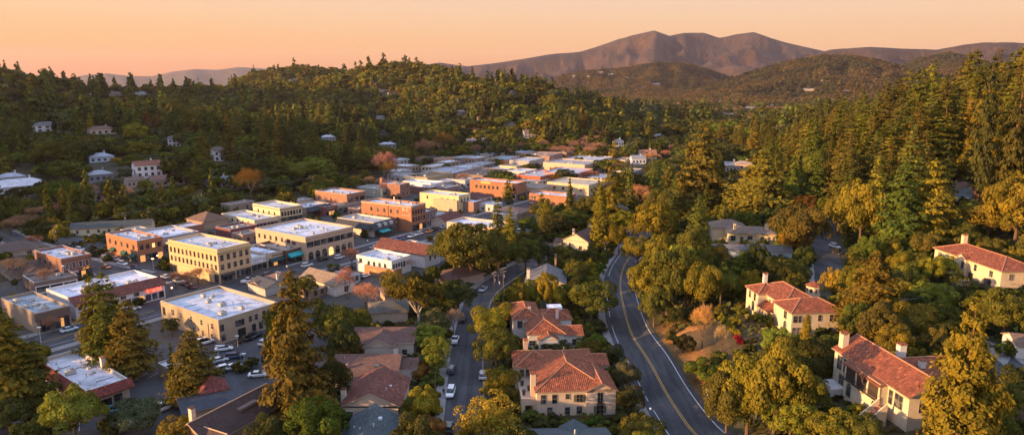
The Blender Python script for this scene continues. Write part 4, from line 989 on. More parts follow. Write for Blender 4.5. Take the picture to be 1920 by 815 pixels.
mb = MB(); mb.tube((-0.12, dy * .17, 0.3), (-0.12, dy * .17, 5.0), 0.08); mb.build('downpipe', [plain((0.12,0.1,0.08))], b)
b, dx, dy = flat_building('red_eave_office', 'low office with a stained white roof and dark red tiled eaves', 'building', (162,733), (80,671), (238,707), 5.4, stucco((0.52,0.44,0.36)), ang=52, roofc=(0.72,0.72,0.76), stain=0.45, units=8, seed=27, phrase='the office with red tiled eaves',
    wins=[('s',0.6,2,2.4,1.6,0.1,0.5,'wide',DK),('s',0.9,1,1.6,1.6,0.62,0.8,'pair',DK),('s',3.0,4,1.2,0.6,0.05,0.9,'sash',DK)])
RT3 = tile((0.22,0.05,0.035))
mansard(b, 's', 0, -1.6, dx + 0.6, 5.45, 3.9, 1.8, RT3); mansard(b, 'w', 0, -1.6, dy, 5.45, 3.9, 1.9, RT3); chimney_part(b, dx * 0.98, dy * 0.45, 4, 7.2, 1.0, 1.0, stucco((0.6,0.55,0.5)))
b, dx, dy = flat_building('carport', 'low flat roofed carport between the two big conifers and the parking lot', 'building', (321,693), (287,682), (347,665), 3.2, stucco((0.3,0.22,0.16)), ang=52, roofc=(0.6,0.64,0.7), units=2, seed=28, ph=0.3)
house('long_shed', 'long low cream building with a dark green grey roof under the bare trees', 'building', W(132,443,0), 17, 0, [(0,34,0,9,3.4,2.2,'gable','x',0.4)], stucco((0.6,0.52,0.36)), shingle((0.09,0.1,0.095)), wins=[('s',0,3+4.4*k,1.2,1.0,1.3) for k in range(7)], cap=False, phrase='the long cream shed')
b, dx, dy = flat_building('low_shop', 'brown one storey shop with white framed openings left of the dark brick store', 'building', (63,530), None, None, 4.2, plain((0.16,0.12,0.1)), ang=48, dims=(13, 14), roofc=(0.2,0.17,0.15), units=3, seed=29); shopfront(b, 's', 0, 0.4, dx - 0.4, 0, 2.8, 3, frame=(0.6,0.57,0.54), lit=())
BR = shingle((0.14,0.1,0.085))
house('bungalow', 'brown roofed bungalow with a pale chimney left of the low brown shop', 'house', W(20,530,0), 50, 0, [(0,16,0,11,3.2,2.6,'hip','x',0.6),(4,10,-4,6,3.0,2.2,'gable','y',0.5)], stucco((0.34,0.28,0.22)), BR, wins=[('s',-4,7,1,1.6,1.3,'pair')], chim=[(3,3,2,6.6,1.0,1.0,stucco((0.6,0.52,0.44)))], cap=False)
house('bungalow', 'brown hip roofed bungalow furthest left, behind the one with the pale chimney', 'house', W(-10,490,0), 50, 0, [(0,18,0,12,3.2,2.6,'hip','x',0.6)], stucco((0.36,0.3,0.24)), BR, wins=[('s',0,4,1,1.6,1.3,'pair'),('s',0,12,1,1.6,1.3,'pair')], cap=False)
# --- cream block, low cream store and the brown hip roof behind the yellow block
CRM = stucco((0.64,0.52,0.34))
b, dx, dy = flat_building('cream_block', 'cream two storey block with a row of seven windows and a dark cornice', 'building', (524.5,390.3), (460.7,383), (569,384), 8.2, CRM, ang=53, roofc=(0.62,0.6,0.62), stain=0.5, units=5, seed=30, cornice=(7.2,0.3,0.35,(0.3,0.23,0.16)), phrase='the cream block with seven windows', wins=[('s',4.0,7,1.1,2.0,0.03,0.97,'sash',DK),('w',4.2,4,1.0,1.5,0.1,0.9,'sash',DK)])
shopfront(b, 's', 0, 0.3, dx - 0.3, 0, 3.2, 5)
b, dx, dy = flat_building('cream_store', 'low cream store with a pink shop front before the cream block', 'building', (476.7,412.5), (400.6,402), (523,405), 4.8, stucco((0.6,0.5,0.36)), ang=53, roofc=(0.6,0.59,0.6), units=6, seed=31, wins=[('w',2.2,5,1.0,1.2,0.1,0.9,'sash',DK)]); shopfront(b, 's', 0, 0.3, dx - 0.3, 0, 2.8, 6, frame=(0.4,0.22,0.2))
b, dx, dy = flat_building('slate_eave_store', 'low store with a slate blue sloping front eave beside the cream block', 'building', (574,389), None, None, 5.4, stucco((0.36,0.3,0.26)), ang=55, dims=(16, 15), roofc=(0.6,0.62,0.66), units=3, seed=32); mansard(b, 's', 0, 0, dx, 5.45, 3.4, 2.6, SL); shopfront(b, 's', 0, 0.3, dx - 0.3, 0, 2.9, 5, frame=(0.2,0.1,0.09))
house('hip_roof_store', 'brown hip roofed store in the block behind the pale yellow corner block', 'building', W(383,432,0), 55, 0, [(0,13,0,15,4.2,3.4,'hip','y',0.5)], stucco((0.34,0.26,0.2)), shingle((0.2,0.12,0.08)), cap=False)
b, dx, dy = flat_building('maroon_shop', 'low maroon shop front between the hip roofed store and the tan arcaded block', 'building', (432,430), None, None, 4.8, plain((0.16,0.06,0.06)), ang=55, dims=(14, 12), roofc=(0.4,0.34,0.32), units=4, seed=33); shopfront(b, 's', 0, 0.3, dx - 0.3, 0, 2.8, 5, frame=(0.3,0.28,0.27), lit=(1,))
# --- brick and cream blocks up the valley side of town
b, dx, dy = flat_building('brick_shop_block', 'two storey brick block with wide upper windows left of the orange brick block', 'building', (650,364), (590,356.7), (678.5,356.8), 9.4, brick((0.36,0.17,0.1)), ang=57, roofc=(0.66,0.66,0.7), units=6, seed=34, cornice=(8.7,0.2,0.15,(0.42,0.24,0.15)), phrase='the brick block with wide windows', wins=[('s',4.8,3,3.2,2.2,0.05,0.95,'wide',(0.16,0.1,0.08))]); shopfront(b, 's', 0, 0.3, dx - 0.3, 0, 3.4, 4)
b, dx, dy = flat_building('red_roof_shop', 'small cream shop with a red roof before the brick block with wide windows', 'building', (628,382), (590,376), None, 5.0, stucco((0.56,0.47,0.33)), ang=57, dims=(8, 15), roofc=(0.22,0.07,0.05), units=1, seed=35, wins=[('w',1.6,5,1.0,1.7,0.1,0.9,'sash',DK)])
b, dx, dy = flat_building('false_front_shop', 'maroon false fronted shop with lights left of the mansard building', 'building', (609,388), None, None, 5.2, plain((0.17,0.07,0.06)), ang=57, dims=(9, 9), roofc=(0.3,0.2,0.18), units=2, seed=36); shopfront(b, 's', 0, 0.3, dx - 0.3, 0, 2.7, 4, lit=(1,2)); marks(b, 's', 0, 1.2, 7.4, 3.8, 0.6, 9, plain((0.6,0.5,0.45)), 4)
b, dx, dy = flat_building('dark_arcade_shop', 'low grey shop with a dark open front below the brick block with wide windows', 'building', (634,386), None, None, 4.6, stucco((0.3,0.24,0.22)), ang=57, dims=(19, 7), roofc=(0.4,0.35,0.33), units=1, seed=37); shopfront(b, 's', 0, 0.3, dx - 0.3, 0, 3.2, 6)
b, dx, dy = flat_building('stepped_cream_block', 'yellow cream block with a stepped side wall up the street', 'building', (860,367.5), (786,360.5), (881.5,362), 9.0, stucco((0.64,0.5,0.28)), ang=60, roofc=(0.66,0.66,0.7), units=5, seed=38, phrase='the stepped cream block', wins=[('w',5.2,3,1.1,1.7,0.04,0.5,'sash',DK),('w',2.2,4,1.1,1.6,0.04,0.6,'sash',DK),('w',6.0,1,0.9,1.4,0.75,0.85,'sash',DK),('s',5.2,3,1.2,1.8,0.1,0.9,'sash',DK)])
mb = MB(); mb.box(-1.0, -0.003, 0.6, dy * 0.62, -0.5, 6.6); mb.build('side_bay', [stucco((0.5,0.375,0.26))], b)
b, dx, dy = flat_building('old_brick_house', 'tall narrow brick house with a stout chimney up the street', 'building', (749.7,345.8), (707,343), (767,342), 8.6, brick((0.33,0.14,0.09)), ang=60, roofc=(0.66,0.65,0.67), units=3, seed=39, wins=[('s',5.0,2,1.3,2.0,0.1,0.9,'sash',(0.5,0.45,0.4)),('s',1.2,2,1.3,2.2,0.1,0.9,'sash',(0.5,0.45,0.4))]); chimney_part(b, 1.0, dy - 1.2, 5, 11.6, 1.8, 1.8, brick((0.36,0.15,0.09)))
b, dx, dy = flat_building('grey_green_hall', 'grey green hall with a low curved roof edge beside the old brick house', 'building', (716,354.5), (674,350.5), (741,351), 5.4, stucco((0.33,0.34,0.28)), ang=60, roofc=(0.4,0.42,0.4), units=1, seed=40, wins=[('s',1.6,5,1.1,1.6,0.1,0.9,'sash',DK)])
b, dx, dy = flat_building('white_hall', 'long white hall with a bright roof beyond the old brick house', 'building', (814,344), (759,338), (833,340), 6.4, stucco((0.62,0.58,0.56)), ang=60, roofc=(0.74,0.75,0.8), stain=0.15, units=3, seed=41, wins=[('w',2,5,1.2,1.4,0.1,0.9)])
b, dx, dy = flat_building('brick_lean_to', 'low brick store with a white roof before the white hall', 'building', (806,352), (769,346.5), (823,348), 4.6, DBR, ang=60, roofc=(0.7,0.72,0.8), units=2, seed=42); shopfront(b, 's', 0, 0.3, dx - 0.3, 0, 3, 4)
b, dx, dy = flat_building('long_brick_block', 'long brick block with a white roof and a yellow sign on its parapet', 'building', (969.4,343.6), (880,336.4), (989,339.4), 10.2, OBR, ang=60, roofc=(0.74,0.74,0.78), stain=0.15, units=4, seed=43, phrase='the long brick block with the yellow sign', wins=[('w',5.4,3,1.1,1.7,0.03,0.25,'sash',DK),('w',5.4,6,1.2,1.7,0.36,0.9,'sash',DK)])
mb = MB(); on_side(mb, 'w', 0, dy * .55, dy * .75, 8.4, 9.6, 0.003, 0.12); mb.build('sign_board', [plain((0.7,0.5,0.12))], b); marks(b, 'w', -0.12, dy * .56, dy * .74, 8.7, 0.6, 12, plain((0.25,0.12,0.05)), 6, 0.03)
shopfront(b, 'w', 0, 1.0, 9.0, 0, 3.4, 3, frame=(0.6,0.6,0.6)); shopfront(b, 's', 0, 0.4, dx - 0.4, 0, 3.4, 3)
house('maroon_roof_shop', 'white shop with a maroon hip roof before the long brick block', 'building', W(893,391,0), 60, 0, [(0,17,0,12,5.0,2.6,'hip','x',0.3)], stucco((0.6,0.55,0.52)), tile((0.16,0.055,0.045)), wins=[('s',0,2+3*k,2.6,1.2,1.5) for k in range(5)], cap=False)
b, dx, dy = flat_building('white_roof_market', 'brown walled market with a broad white roof before the long brick block', 'building', (888,379), (858,358), None, 5.6, stucco((0.3,0.18,0.14)), ang=60, dims=(14, 30), roofc=(0.72,0.74,0.8), units=3, seed=44)
b, dx, dy = flat_building('small_orange_brick_store', 'small orange brick store right of the long brick block', 'building', (1062,368), (998,360), (1076,362), 6.6, OBR, ang=60, roofc=(0.72,0.72,0.76), units=3, seed=45, wins=[('w',3.4,2,1.1,1.5,0.8,0.96)])
house('flat_brown_store', 'brown shallow roofed store among the shrubs below the small orange brick store', 'building', W(976,413,0), 60, 0, [(0,15,0,17,3.6,1.2,'hip','y',0.3)], stucco((0.3,0.2,0.15)), shingle((0.19,0.125,0.1)), cap=False)
b, dx, dy = flat_building('small_cream_store', 'small sunlit cream store by the golden hedge', 'building', (958,403), (929,396), None, 3.8, stucco((0.66,0.54,0.42)), ang=60, dims=(8, 11), roofc=(0.7,0.7,0.74), units=1, seed=46, wins=[('w',1.2,3,1.4,1.4,0.1,0.9)])
# --- the far end of town: smaller roofs
FAR = [('tan_warehouse','tan warehouse with a brown roof at the head of the bare street trees',(801,333),(30,20),6,(0.4,0.3,0.18),(0.3,0.2,0.12)),
 ('grey_warehouse','grey roofed warehouse beside the tan warehouse',(777,331),(14,24),6,(0.34,0.34,0.33),(0.5,0.53,0.58)),
 ('long_grey_store','long grey roofed store before the wooded hill foot',(846,325),(34,26),5,(0.3,0.3,0.3),(0.45,0.48,0.54)),
 ('pale_store','pale roofed store next to the long grey store',(872,316),(26,18),4.5,(0.4,0.38,0.36),(0.58,0.6,0.66)),
 ('brown_market','wide brown roofed market beside the bare trees',(905,329),(40,26),5,(0.25,0.18,0.14),(0.2,0.15,0.125)),
 ('blue_roof_store','store with a pale blue roof below the wooded hill',(944,300),(34,18),5,(0.4,0.4,0.4),(0.45,0.54,0.6)),
 ('long_tan_store','long tan store with a row of dark openings',(968,312),(40,16),6,(0.55,0.42,0.26),(0.35,0.3,0.27)),
 ('grey_two_storey','grey two storey building with a pale roof and porches',(992,302),(28,18),9,(0.36,0.34,0.32),(0.6,0.6,0.62)),
 ('round_brown_hall','brown hall with a pinkish parapet below the oaks',(1030,292),(30,24),9,(0.32,0.2,0.15),(0.5,0.34,0.28)),
 ('red_store','red orange store with a white roof',(1013,331),(34,20),6,(0.4,0.11,0.06),(0.62,0.65,0.72)),
 ('cream_roof_store','low store with a flat cream roof behind the long brick block',(1008,341),(26,16),4,(0.45,0.36,0.26),(0.66,0.58,0.46)),
 ('white_parcel_store','white roofed store with parked trucks',(936,321),(30,16),4.5,(0.5,0.48,0.46),(0.68,0.7,0.74)),
 ('peach_hall','peach hall with a stepped parapet beside the tall cedar',(1096,309),(30,36),9,(0.6,0.42,0.3),(0.6,0.58,0.56)),
 ('white_long_hall','long white roofed hall right of the peach hall',(1120,301),(36,30),7,(0.5,0.42,0.36),(0.7,0.7,0.72)),
 ('pink_store','pink walled store with a wide white roof before the peach hall',(1082,326),(34,26),7,(0.5,0.22,0.18),(0.66,0.68,0.74)),
 ('cream_barn','cream walled store with a stepped parapet beside the tall conifer',(1104,347),(26,30),7,(0.6,0.46,0.3),(0.6,0.5,0.36)),
 ('small_white_store','small white roofed store under the round hall',(985,286),(22,14),4.5,(0.4,0.4,0.38),(0.6,0.62,0.66)),
 ('grey_garage','grey garage with a flat roof between the bare trees',(905,309),(24,16),4.5,(0.28,0.26,0.25),(0.48,0.5,0.54)),
 ('tin_shed','tin roofed shed by the bare trees at the hill foot',(868,296),(24,14),4.5,(0.3,0.28,0.26),(0.5,0.52,0.55)),
 ('slate_house','slate roofed house at the foot of the wooded hill',(924,290),(22,14),5,(0.4,0.38,0.34),(0.22,0.22,0.25)),
 ('terracotta_store','small store with an orange sunlit roof',(835,298),(16,12),5,(0.5,0.3,0.2),(0.5,0.22,0.12))]
for i, (nm, lb, Fp, dm, H, wc, rc) in enumerate(FAR):
    b, dx, dy = flat_building(nm, lb, 'building', Fp, None, None, H, stucco(wc), ang=58 + (i % 3) * 3, dims=dm, roofc=tuple(c * (0.62 + 0.1 * (i % 4)) for c in rc), stain=0.25, units=3, seed=60 + i, ph=0.6, wins=[('w', H * 0.4, 4, 1.4, 1.4, 0.08, 0.92, 'sash', DK), ('s', H * 0.35, 4, 1.6, 1.5, 0.06, 0.94, 'sash', DK)])

for i, (px, py) in enumerate([(812,313),(838,305),(860,303),(893,297),(925,309),(957,321),(872,338),(1046,303),(1062,286),(1142,300),(1152,316),(1128,334),(1172,300),(1185,322),(748,300),(764,312),(742,322),(1010,352),(1085,352),(985,322)]):
    g = random.Random(i); x, y = W(px, py, 4)
    if not all(abs(x - q[0]) > q[2] + 6 or abs(y - q[1]) > q[3] + 6 for q in FOOT): continue
    c = g.choice([(0.5,0.47,0.44),(0.34,0.24,0.18),(0.42,0.4,0.4),(0.5,0.38,0.26)]); rc = g.choice([(0.66,0.68,0.74),(0.55,0.57,0.62),(0.3,0.24,0.2),(0.6,0.58,0.56)])
    flat_building('small_store', 'small low roofed store among the trees at the far end of the town', 'building', (px, py), None, None, 4 + g.random() * 2, stucco(c), ang=58, dims=(g.uniform(14, 24), g.uniform(10, 16)), roofc=rc, stain=0.3, units=2, seed=i, ph=0.4, group='small stores at the far end of town', wins=[('s', 1.4, 3, 1.6, 1.5, 0.1, 0.9, 'pair', DK), ('w', 1.4, 3, 1.4, 1.4, 0.1, 0.9, 'sash', DK)])

# --- sheds and small stores that fill the yards between the larger blocks
SMALL = [('shed','small tan shed with a pale roof behind the beige restaurant row',(548,452),(7,8),3.2,(0.36,0.28,0.2),(0.5,0.5,0.5)),('shed','low brown shed in the yard left of the tan roofed store',(582,546),(7,6),2.8,(0.3,0.2,0.14),(0.2,0.15,0.12)),
 ('shed','grey shed by the cars behind the brown store wall',(652,520),(6,9),2.8,(0.4,0.39,0.37),(0.4,0.42,0.46)),('small_store','small dark roofed store between the hip roofed store and the arcaded block',(455,440),(9,8),4.0,(0.3,0.2,0.16),(0.18,0.16,0.15)),
 ('shed','white walled shed in the yard of the long cream shed',(240,433),(9,7),3.2,(0.56,0.54,0.5),(0.45,0.46,0.5)),('small_store','low brick store behind the brick corner store',(335,428),(12,9),4.4,(0.3,0.14,0.1),(0.55,0.55,0.6)),
 ('small_store','small grey store beyond the brick block with wide windows',(690,352),(12,10),4.6,(0.34,0.32,0.3),(0.5,0.52,0.56)),('small_store','tan store left of the red roofed cream shop',(560,377),(11,9),4.4,(0.42,0.32,0.22),(0.4,0.36,0.33)),
 ('small_store','dark store behind the stepped cream block',(838,352),(14,10),4.6,(0.26,0.2,0.18),(0.36,0.34,0.34)),('small_store','pale store with a blue roof right of the maroon hip roofed shop',(925,384),(9,10),4.2,(0.5,0.47,0.44),(0.42,0.5,0.58)),
 ('shed','low garage with a pale flat roof below the white gabled hall',(842,470),(8,9),3.0,(0.42,0.36,0.3),(0.56,0.57,0.6)),('small_store','long brown store at the valley edge behind the cream block',(430,384),(16,8),4.2,(0.28,0.22,0.17),(0.24,0.2,0.17)),
 ('shed','rust roofed shed behind the mansard building',(672,392),(10,8),4.0,(0.34,0.22,0.16),(0.34,0.18,0.11)),('small_store','grey roofed store between the white hall and the market',(838,341),(14,12),4.6,(0.33,0.31,0.3),(0.45,0.46,0.5))]
for i, (nm, lb, Fp, dm, H, wc, rc) in enumerate(SMALL):
    b, dx, dy = flat_building(nm, lb, 'building', Fp, None, None, H, stucco(wc), ang=57, dims=dm, roofc=rc, stain=0.3, units=2, seed=120 + i, ph=0.4, wins=[('s', 0.9, 2, 1.2, 1.4, 0.1, 0.9, 'pair', DK), ('w', 0.9, 2, 1.1, 1.3, 0.1, 0.9, 'sash', DK)])
# ---------------------------------------------------------------- the houses of the near slopes
TILE = tile(); BWN = shingle((0.165,0.095,0.075)); SLT = shingle((0.085,0.11,0.115)); GRY = shingle((0.17,0.165,0.165))
PEACH = stucco((0.6,0.465,0.345)); WHT = stucco((0.62,0.585,0.54)); CREAM = stucco((0.62,0.51,0.36))
SH = plain((0.12,0.12,0.07))
def shutters(root, side, plane, pos, z, w, h):
    for s in (-1, 1):
        mb = MB(); on_side(mb, side, plane, pos + s * (w / 2 + 0.36) - 0.24, pos + s * (w / 2 + 0.36) + 0.24, z, z + h, 0.004, 0.07); mb.build('shutter', [SH], root)
def balcony(root, side, plane, a0, a1, z, d=0.9, name='balcony'):
    mb = MB(); on_side(mb, side, plane, a0, a1, z - 0.15, z, 0.0, d)
    on_side(mb, side, plane, a0, a1, z + 0.95, z + 1.0, d - 0.05, d)
    n = max(3, int((a1 - a0) / 0.22))
    for i in range(n + 1):
        a = a0 + (a1 - a0 - 0.03) * i / n; on_side(mb, side, plane, a, a + 0.03, z, z + 0.95, d - 0.04, d - 0.01)
    return mb.build(name, [plain((0.05,0.045,0.04))], root)
# T1: the big villa with the terracotta hips at the foot of the picture
r = house('villa', 'large peach villa with a broad orange tiled hip roof and an iron balcony', 'house', (5.3,135), 5, 0,
  [(0,15.2,0,22,5.8,3.1,'hip','y',0.5),(10.6,17,-0.35,9,5.55,1.9,'gable','y',0.45),(-3.2,6,13,22.5,5.75,2.0,'hip','x',0.45),(12,18.6,14.5,21.5,4.9,1.3,'gable','x',0.4)], PEACH, TILE,
  wins=[('s',0,1.4,3.0,1.0,1.9),('s',0,3.8,3.0,1.0,1.9),('s',0,6.6,3.9,0.8,1.0),('s',0,9.2,3.1,1.3,1.6,'pair'),('s',-0.35,13.6,2.75,1.1,2.4,'door'),('s',0,2.8,0.2,1.0,1.8),('s',0,6.6,0.3,1.0,1.6),('s',0,9.2,0.3,1.1,1.7),('s',-0.35,13.6,0.35,1.5,1.8,'pair'),
        ('s',13,-1.9,3.5,0.9,1.6),('s',13,-0.5,3.5,0.9,1.6),('w',-3.2,16,3.4,1.0,1.6),('w',-3.2,19.5,3.4,1.0,1.6),('w',0,9.5,3.3,1.0,1.9),('w',0,6.5,3.3,1.1,2.1,'door')],
  chim=[(-0.55,2.6,0,8.6,1.1,1.0,PEACH,'tile'),(-0.2,21.2,5,9.0,1.1,1.1,stucco((0.5,0.36,0.26)),'tile')], phrase='the big peach villa')
shutters(r,'s',0,9.2,3.1,1.3,1.6); shutters(r,'s',-0.35,13.6,0.35,1.5,1.8); balcony(r,'s',-0.35,12.8,14.4,2.75,0.8)
mb = MB(); mb.box(-3.2,-0.003,0.8,12.99,2.7,3.0); mb.box(-3.2,-2.95,0.8,12.99,-0.5,2.7); mb.box(-3.2,-2.9,0.8,12.99,3.0,3.9); mb.box(-2.9,-0.003,0.8,1.1,3.0,3.9); mb.box(-2.95,-2.4,0.8,1.1,-0.5,2.7); mb.box(-0.7,-0.003,0.8,1.1,-0.5,2.7); mb.box(-2.4,-0.7,0.8,1.1,2.3,2.7); mb.build('terrace', [PEACH, plain((0.2,0.13,0.1))], r)
for x, y in ((-2.3,4.5),(-1.0,6.5),(-2.2,9.2)):
    mb = MB(); mb.tube((x,y,3),(x,y,3.6),0.28,0.34,8); mb.ball((x,y,3.85),0.45,7); mb.build('planter', [plain((0.1,0.07,0.04))], r)
mb = MB(); mb.obox((8.6,13.5,8.0),(0.9,1.3,0.5),0.2); mb.obox((9.2,11.6,7.7),(0.8,0.8,0.45),0.1); mb.tube((8.3,16,8.2),(8.3,16,9.1),0.12); mb.build('roof_vent', [plain((0.55,0.42,0.36))], r)
# T2
r = house('villa', 'white rambling villa with many small terracotta roofs and a skylight', 'house', (4.4,171.5), 5, 0,
  [(-3.2,4.2,9,22,5.9,1.9,'hip','y',0.45),(0,9.5,0,14,4.6,2.5,'hip','y',0.4),(6,14.6,0.5,6.6,3.9,1.6,'gable','x',0.4),(3.8,13.4,11,19,4.6,1.9,'hip','x',0.4),(2.6,7.6,-1.6,4,3.6,1.5,'gable','y',0.35)], WHT, TILE,
  wins=[('s',9,-1.4,3.2,1.3,1.9,'pair'),('s',-1.6,4.2,0.7,0.9,1.8),('s',-1.6,6.2,1.0,0.7,1.3),('s',0.5,9.2,1.2,1.0,1.5),('s',0.5,12.4,1.2,1.1,1.5),('s',0,1.0,1.6,1.6,1.2,'pair'),('w',-3.2,13,3.2,1,1.7),('w',-3.2,18,3.2,1,1.7)],
  chim=[(1.6,12.5,5,8.2,0.8,0.8),(9.2,10.5,5,7.7,0.7,0.7)], phrase='the white rambling villa')
mb = MB(); mb.box(7.2,11.4,15.0,18.2,6.0,6.75); mb.obox((8.6,16.6,6.86),(0.9,0.9,0.2)); mb.build('skylight', [plain((0.72,0.74,0.8))], r)
# brown roofed houses west of the street
r = house('bungalow', 'brown roofed house with a broad front gable, nearest the pair of round trees', 'house', (-42,166.5), 1, 0, [(0,16.5,0,8.5,4.4,2.6,'gable','x',0.5),(4.6,11.8,-3.4,4,4.4,2.25,'gable','y',0.45)], stucco((0.5,0.44,0.36)), BWN, wins=[('s',-3.4,6.2,0.8,1.2,1.5,'pair'),('s',0,2.2,0.9,1.4,1.4,'pair'),('s',0,14.2,0.9,1.2,1.4)], chim=[(12.6,-4.2,0,4.6,1.1,0.8,stucco((0.75,0.66,0.56)))], cap=False, edge=(0.5,0.42,0.34), phrase='the brown house with the front gable')
r = house('bungalow', 'wide low house with one great brown roof slope, a skylight and a small round vent', 'house', (-41.6,147), 0, 0, [(0,14.8,0,12.6,3.5,3.2,'gable','x',0.5),(14.8,18.8,5.5,12.2,3.2,1.5,'gable','x',0.3)], stucco((0.55,0.5,0.45)), BWN, wins=[('s',0,2.5,0.9,1.8,1.5,'pair'),('s',0,6,0.9,1.4,1.5,'pair')], cap=False, edge=(0.42,0.36,0.3), phrase='the wide brown roof')
mb = MB(); mb.obox((10,3.2,5.25),(1.1,1.7,0.25)); mb.build('skylight', [glass((0.08,0.1,0.12))], r)
mb = MB(); mb.tube((3.2,2.2,4.6),(3.2,2.2,5.9),0.35,0.3,8); mb.tube((2,5,6),(2,5,6.6),0.1); mb.build('roof_vent', [plain((0.4,0.24,0.18))], r)
r = house('bungalow', 'peach gabled house with a red brown tiled roof sunlit along its ridge', 'house', (-35.6,132.6), 0, 0, [(0,12,0,13.5,3.6,3.1,'gable','y',0.45)], PEACH, tile((0.2,0.075,0.05)), wins=[('s',0,1.6,1.3,1.5,1.2,'pair',(0.7,0.7,0.7)),('s',0,1.6,-1.2,1.4,1.2,'pair')], chim=[(-0.7,4.5,0,5.4,1.0,1.0,stucco((0.72,0.62,0.5)))], cap=False, edge=(0.5,0.4,0.3), wall_down=2.0, phrase='the peach gabled house')
mb = MB(); mb.tube((8.6,4,5),(8.6,4,5.9),0.12); mb.obox((9.0,6.5,5.2),(0.7,0.5,0.25)); mb.build('roof_vent', [plain((0.6,0.6,0.62))], r)
r = house('bungalow', 'house with a slate grey gable roof and white vents at the foot of the picture', 'house', (-33,108), 0, 0, [(0,10.2,0,21,2.9,2.9,'gable','y',0.4)], stucco((0.6,0.55,0.48)), SLT, cap=False, edge=(0.4,0.38,0.36), phrase='the slate roofed house')
mb = MB(); mb.obox((7.0,16.5,5.1),(0.7,0.8,0.4)); mb.tube((2.4,14,4.2),(2.4,14,4.8),0.13); mb.tube((6.4,13,5.2),(6.4,13,5.9),0.12); mb.tube((4.0,12,5.0),(4.0,12,5.6),0.1); mb.build('roof_vent', [plain((0.6,0.6,0.62))], r)
r = house('bungalow', 'slate blue roof just below the big peach villa', 'house', (4.2,109.5), 2, 0, [(0,14.6,0,14.5,3.0,2.3,'gable','x',0.4),(6,11,8,15,3.2,1.6,'gable','y',0.3)], stucco((0.5,0.46,0.4)), SLT, cap=False, edge=(0.35,0.34,0.33))
mb = MB(); mb.tube((8.0,9.0,4.8),(8.0,9.0,5.8),0.14); mb.build('vent_pipe', [plain((0.7,0.62,0.5))], r)
r = house('cottage', 'cottage with a grey gable roof sunlit on one slope and a white chimney', 'house', (4.6,221), -5, 0, [(0,13.2,0,15,3.9,3.0,'gable','y',0.5)], CREAM, GRY, wins=[('s',0,3,1,1.4,1.4,'pair'),('s',0,9.6,1,1.4,1.4,'pair')], chim=[(0.6,4.5,0,7.4,1.0,1.0,stucco((0.7,0.6,0.5)),'tile'),(9.6,15.4,0,10.2,0.7,0.7,brick((0.36,0.2,0.14)))], cap=False, phrase='the grey gabled cottage')
r = house('cottage', 'cream cottage with a dark brown gable roof and tiled porch near the road bend', 'house', W(1056,466,0.5), -30, 0, [(0,11.5,0,17,4.6,3.3,'gable','y',0.5),(-5,0.2,1,7,2.6,1.4,'gable','x',0.4)], CREAM, shingle((0.15,0.085,0.065)), wins=[('s',0,3.0,2.2,0.8,1.2),('s',0,8.0,1.2,1.4,1.3,'pair')], chim=[(2,6,3,8.3,0.9,0.9),(5.8,15,6,9.2,1.0,1.0)], cap=False, phrase='the cream cottage by the bend')
r = house('cottage', 'small grey roofed cottage seen gable on between the trees at the end of the road', 'house', W(1140,410,1), -20, 0.5, [(0,8,0,12,4.2,3.4,'gable','y',0.4)], CREAM, GRY, wins=[('s',0,4,2.4,1,1.4)], cap=False)
r = house('bungalow', 'low brown roofed bungalow under the leaning cypress at the street bend', 'house', W(842,541,0), 38, 0, [(0,15,0,11,3.0,2.3,'hip','x',0.6)], stucco((0.36,0.28,0.22)), shingle((0.17,0.1,0.08)), cap=False, edge=(0.55,0.36,0.22))
mb = MB(); mb.tube((5.5,5.5,5.0),(8.2,5.5,5.2),0.22); mb.tube((8.2,5.5,4.6),(8.2,5.5,5.9),0.25); mb.build('duct', [plain((0.5,0.42,0.36))], r)
r = house('bungalow', 'low brown roofed house half hidden behind the brown house with the front gable', 'house', W(694,606,0), 8, 0, [(0,11,0,9,3.4,2.2,'hip','x',0.5)], stucco((0.45,0.36,0.28)), shingle((0.13,0.12,0.1)), chim=[(-0.2,3,1,5.6)], cap=False)
r = house('bungalow', 'low orange walled house beneath the eucalyptus', 'house', W(722,572,0), 20, 0, [(0,12,0,9,3.2,2.0,'hip','x',0.5)], stucco((0.5,0.33,0.22)), shingle((0.2,0.13,0.1)), cap=False)
r = house('grey_store', 'store with a long tan shingled roof and white lower wall by the parking lot', 'building', W(630,556,0), 54, 0, [(0,8,0,18,3.8,2.6,'gable','y',0.6)], stucco((0.62,0.58,0.52)), shingle((0.3,0.22,0.15)), wins=[('s',0,4.5,0.8,1.6,1.8,'pair'),('w',0,5,0.9,1.4,1.6),('w',0,11,0.9,1.4,1.6)], cap=False, phrase='the tan roofed store')
r = house('bungalow', 'small brown hip roofed house nearest the tall conifer in town', 'house', W(520,547,0), 50, 0, [(0,10,0,10,3.2,2.2,'hip','x',0.5),(-5,1,2,8,2.6,1.4,'gable','x',0.4)], stucco((0.5,0.45,0.4)), shingle((0.2,0.13,0.1)), chim=[(1,1,2,6.2,0.7,0.7)], cap=False)
r = house('bungalow', 'low dark roofed house across the street from the big beige block', 'house', W(498,556,0), 50, 0, [(0,8,0,11,2.8,1.6,'gable','y',0.4)], stucco((0.42,0.4,0.37)), shingle((0.1,0.1,0.1)), cap=False)
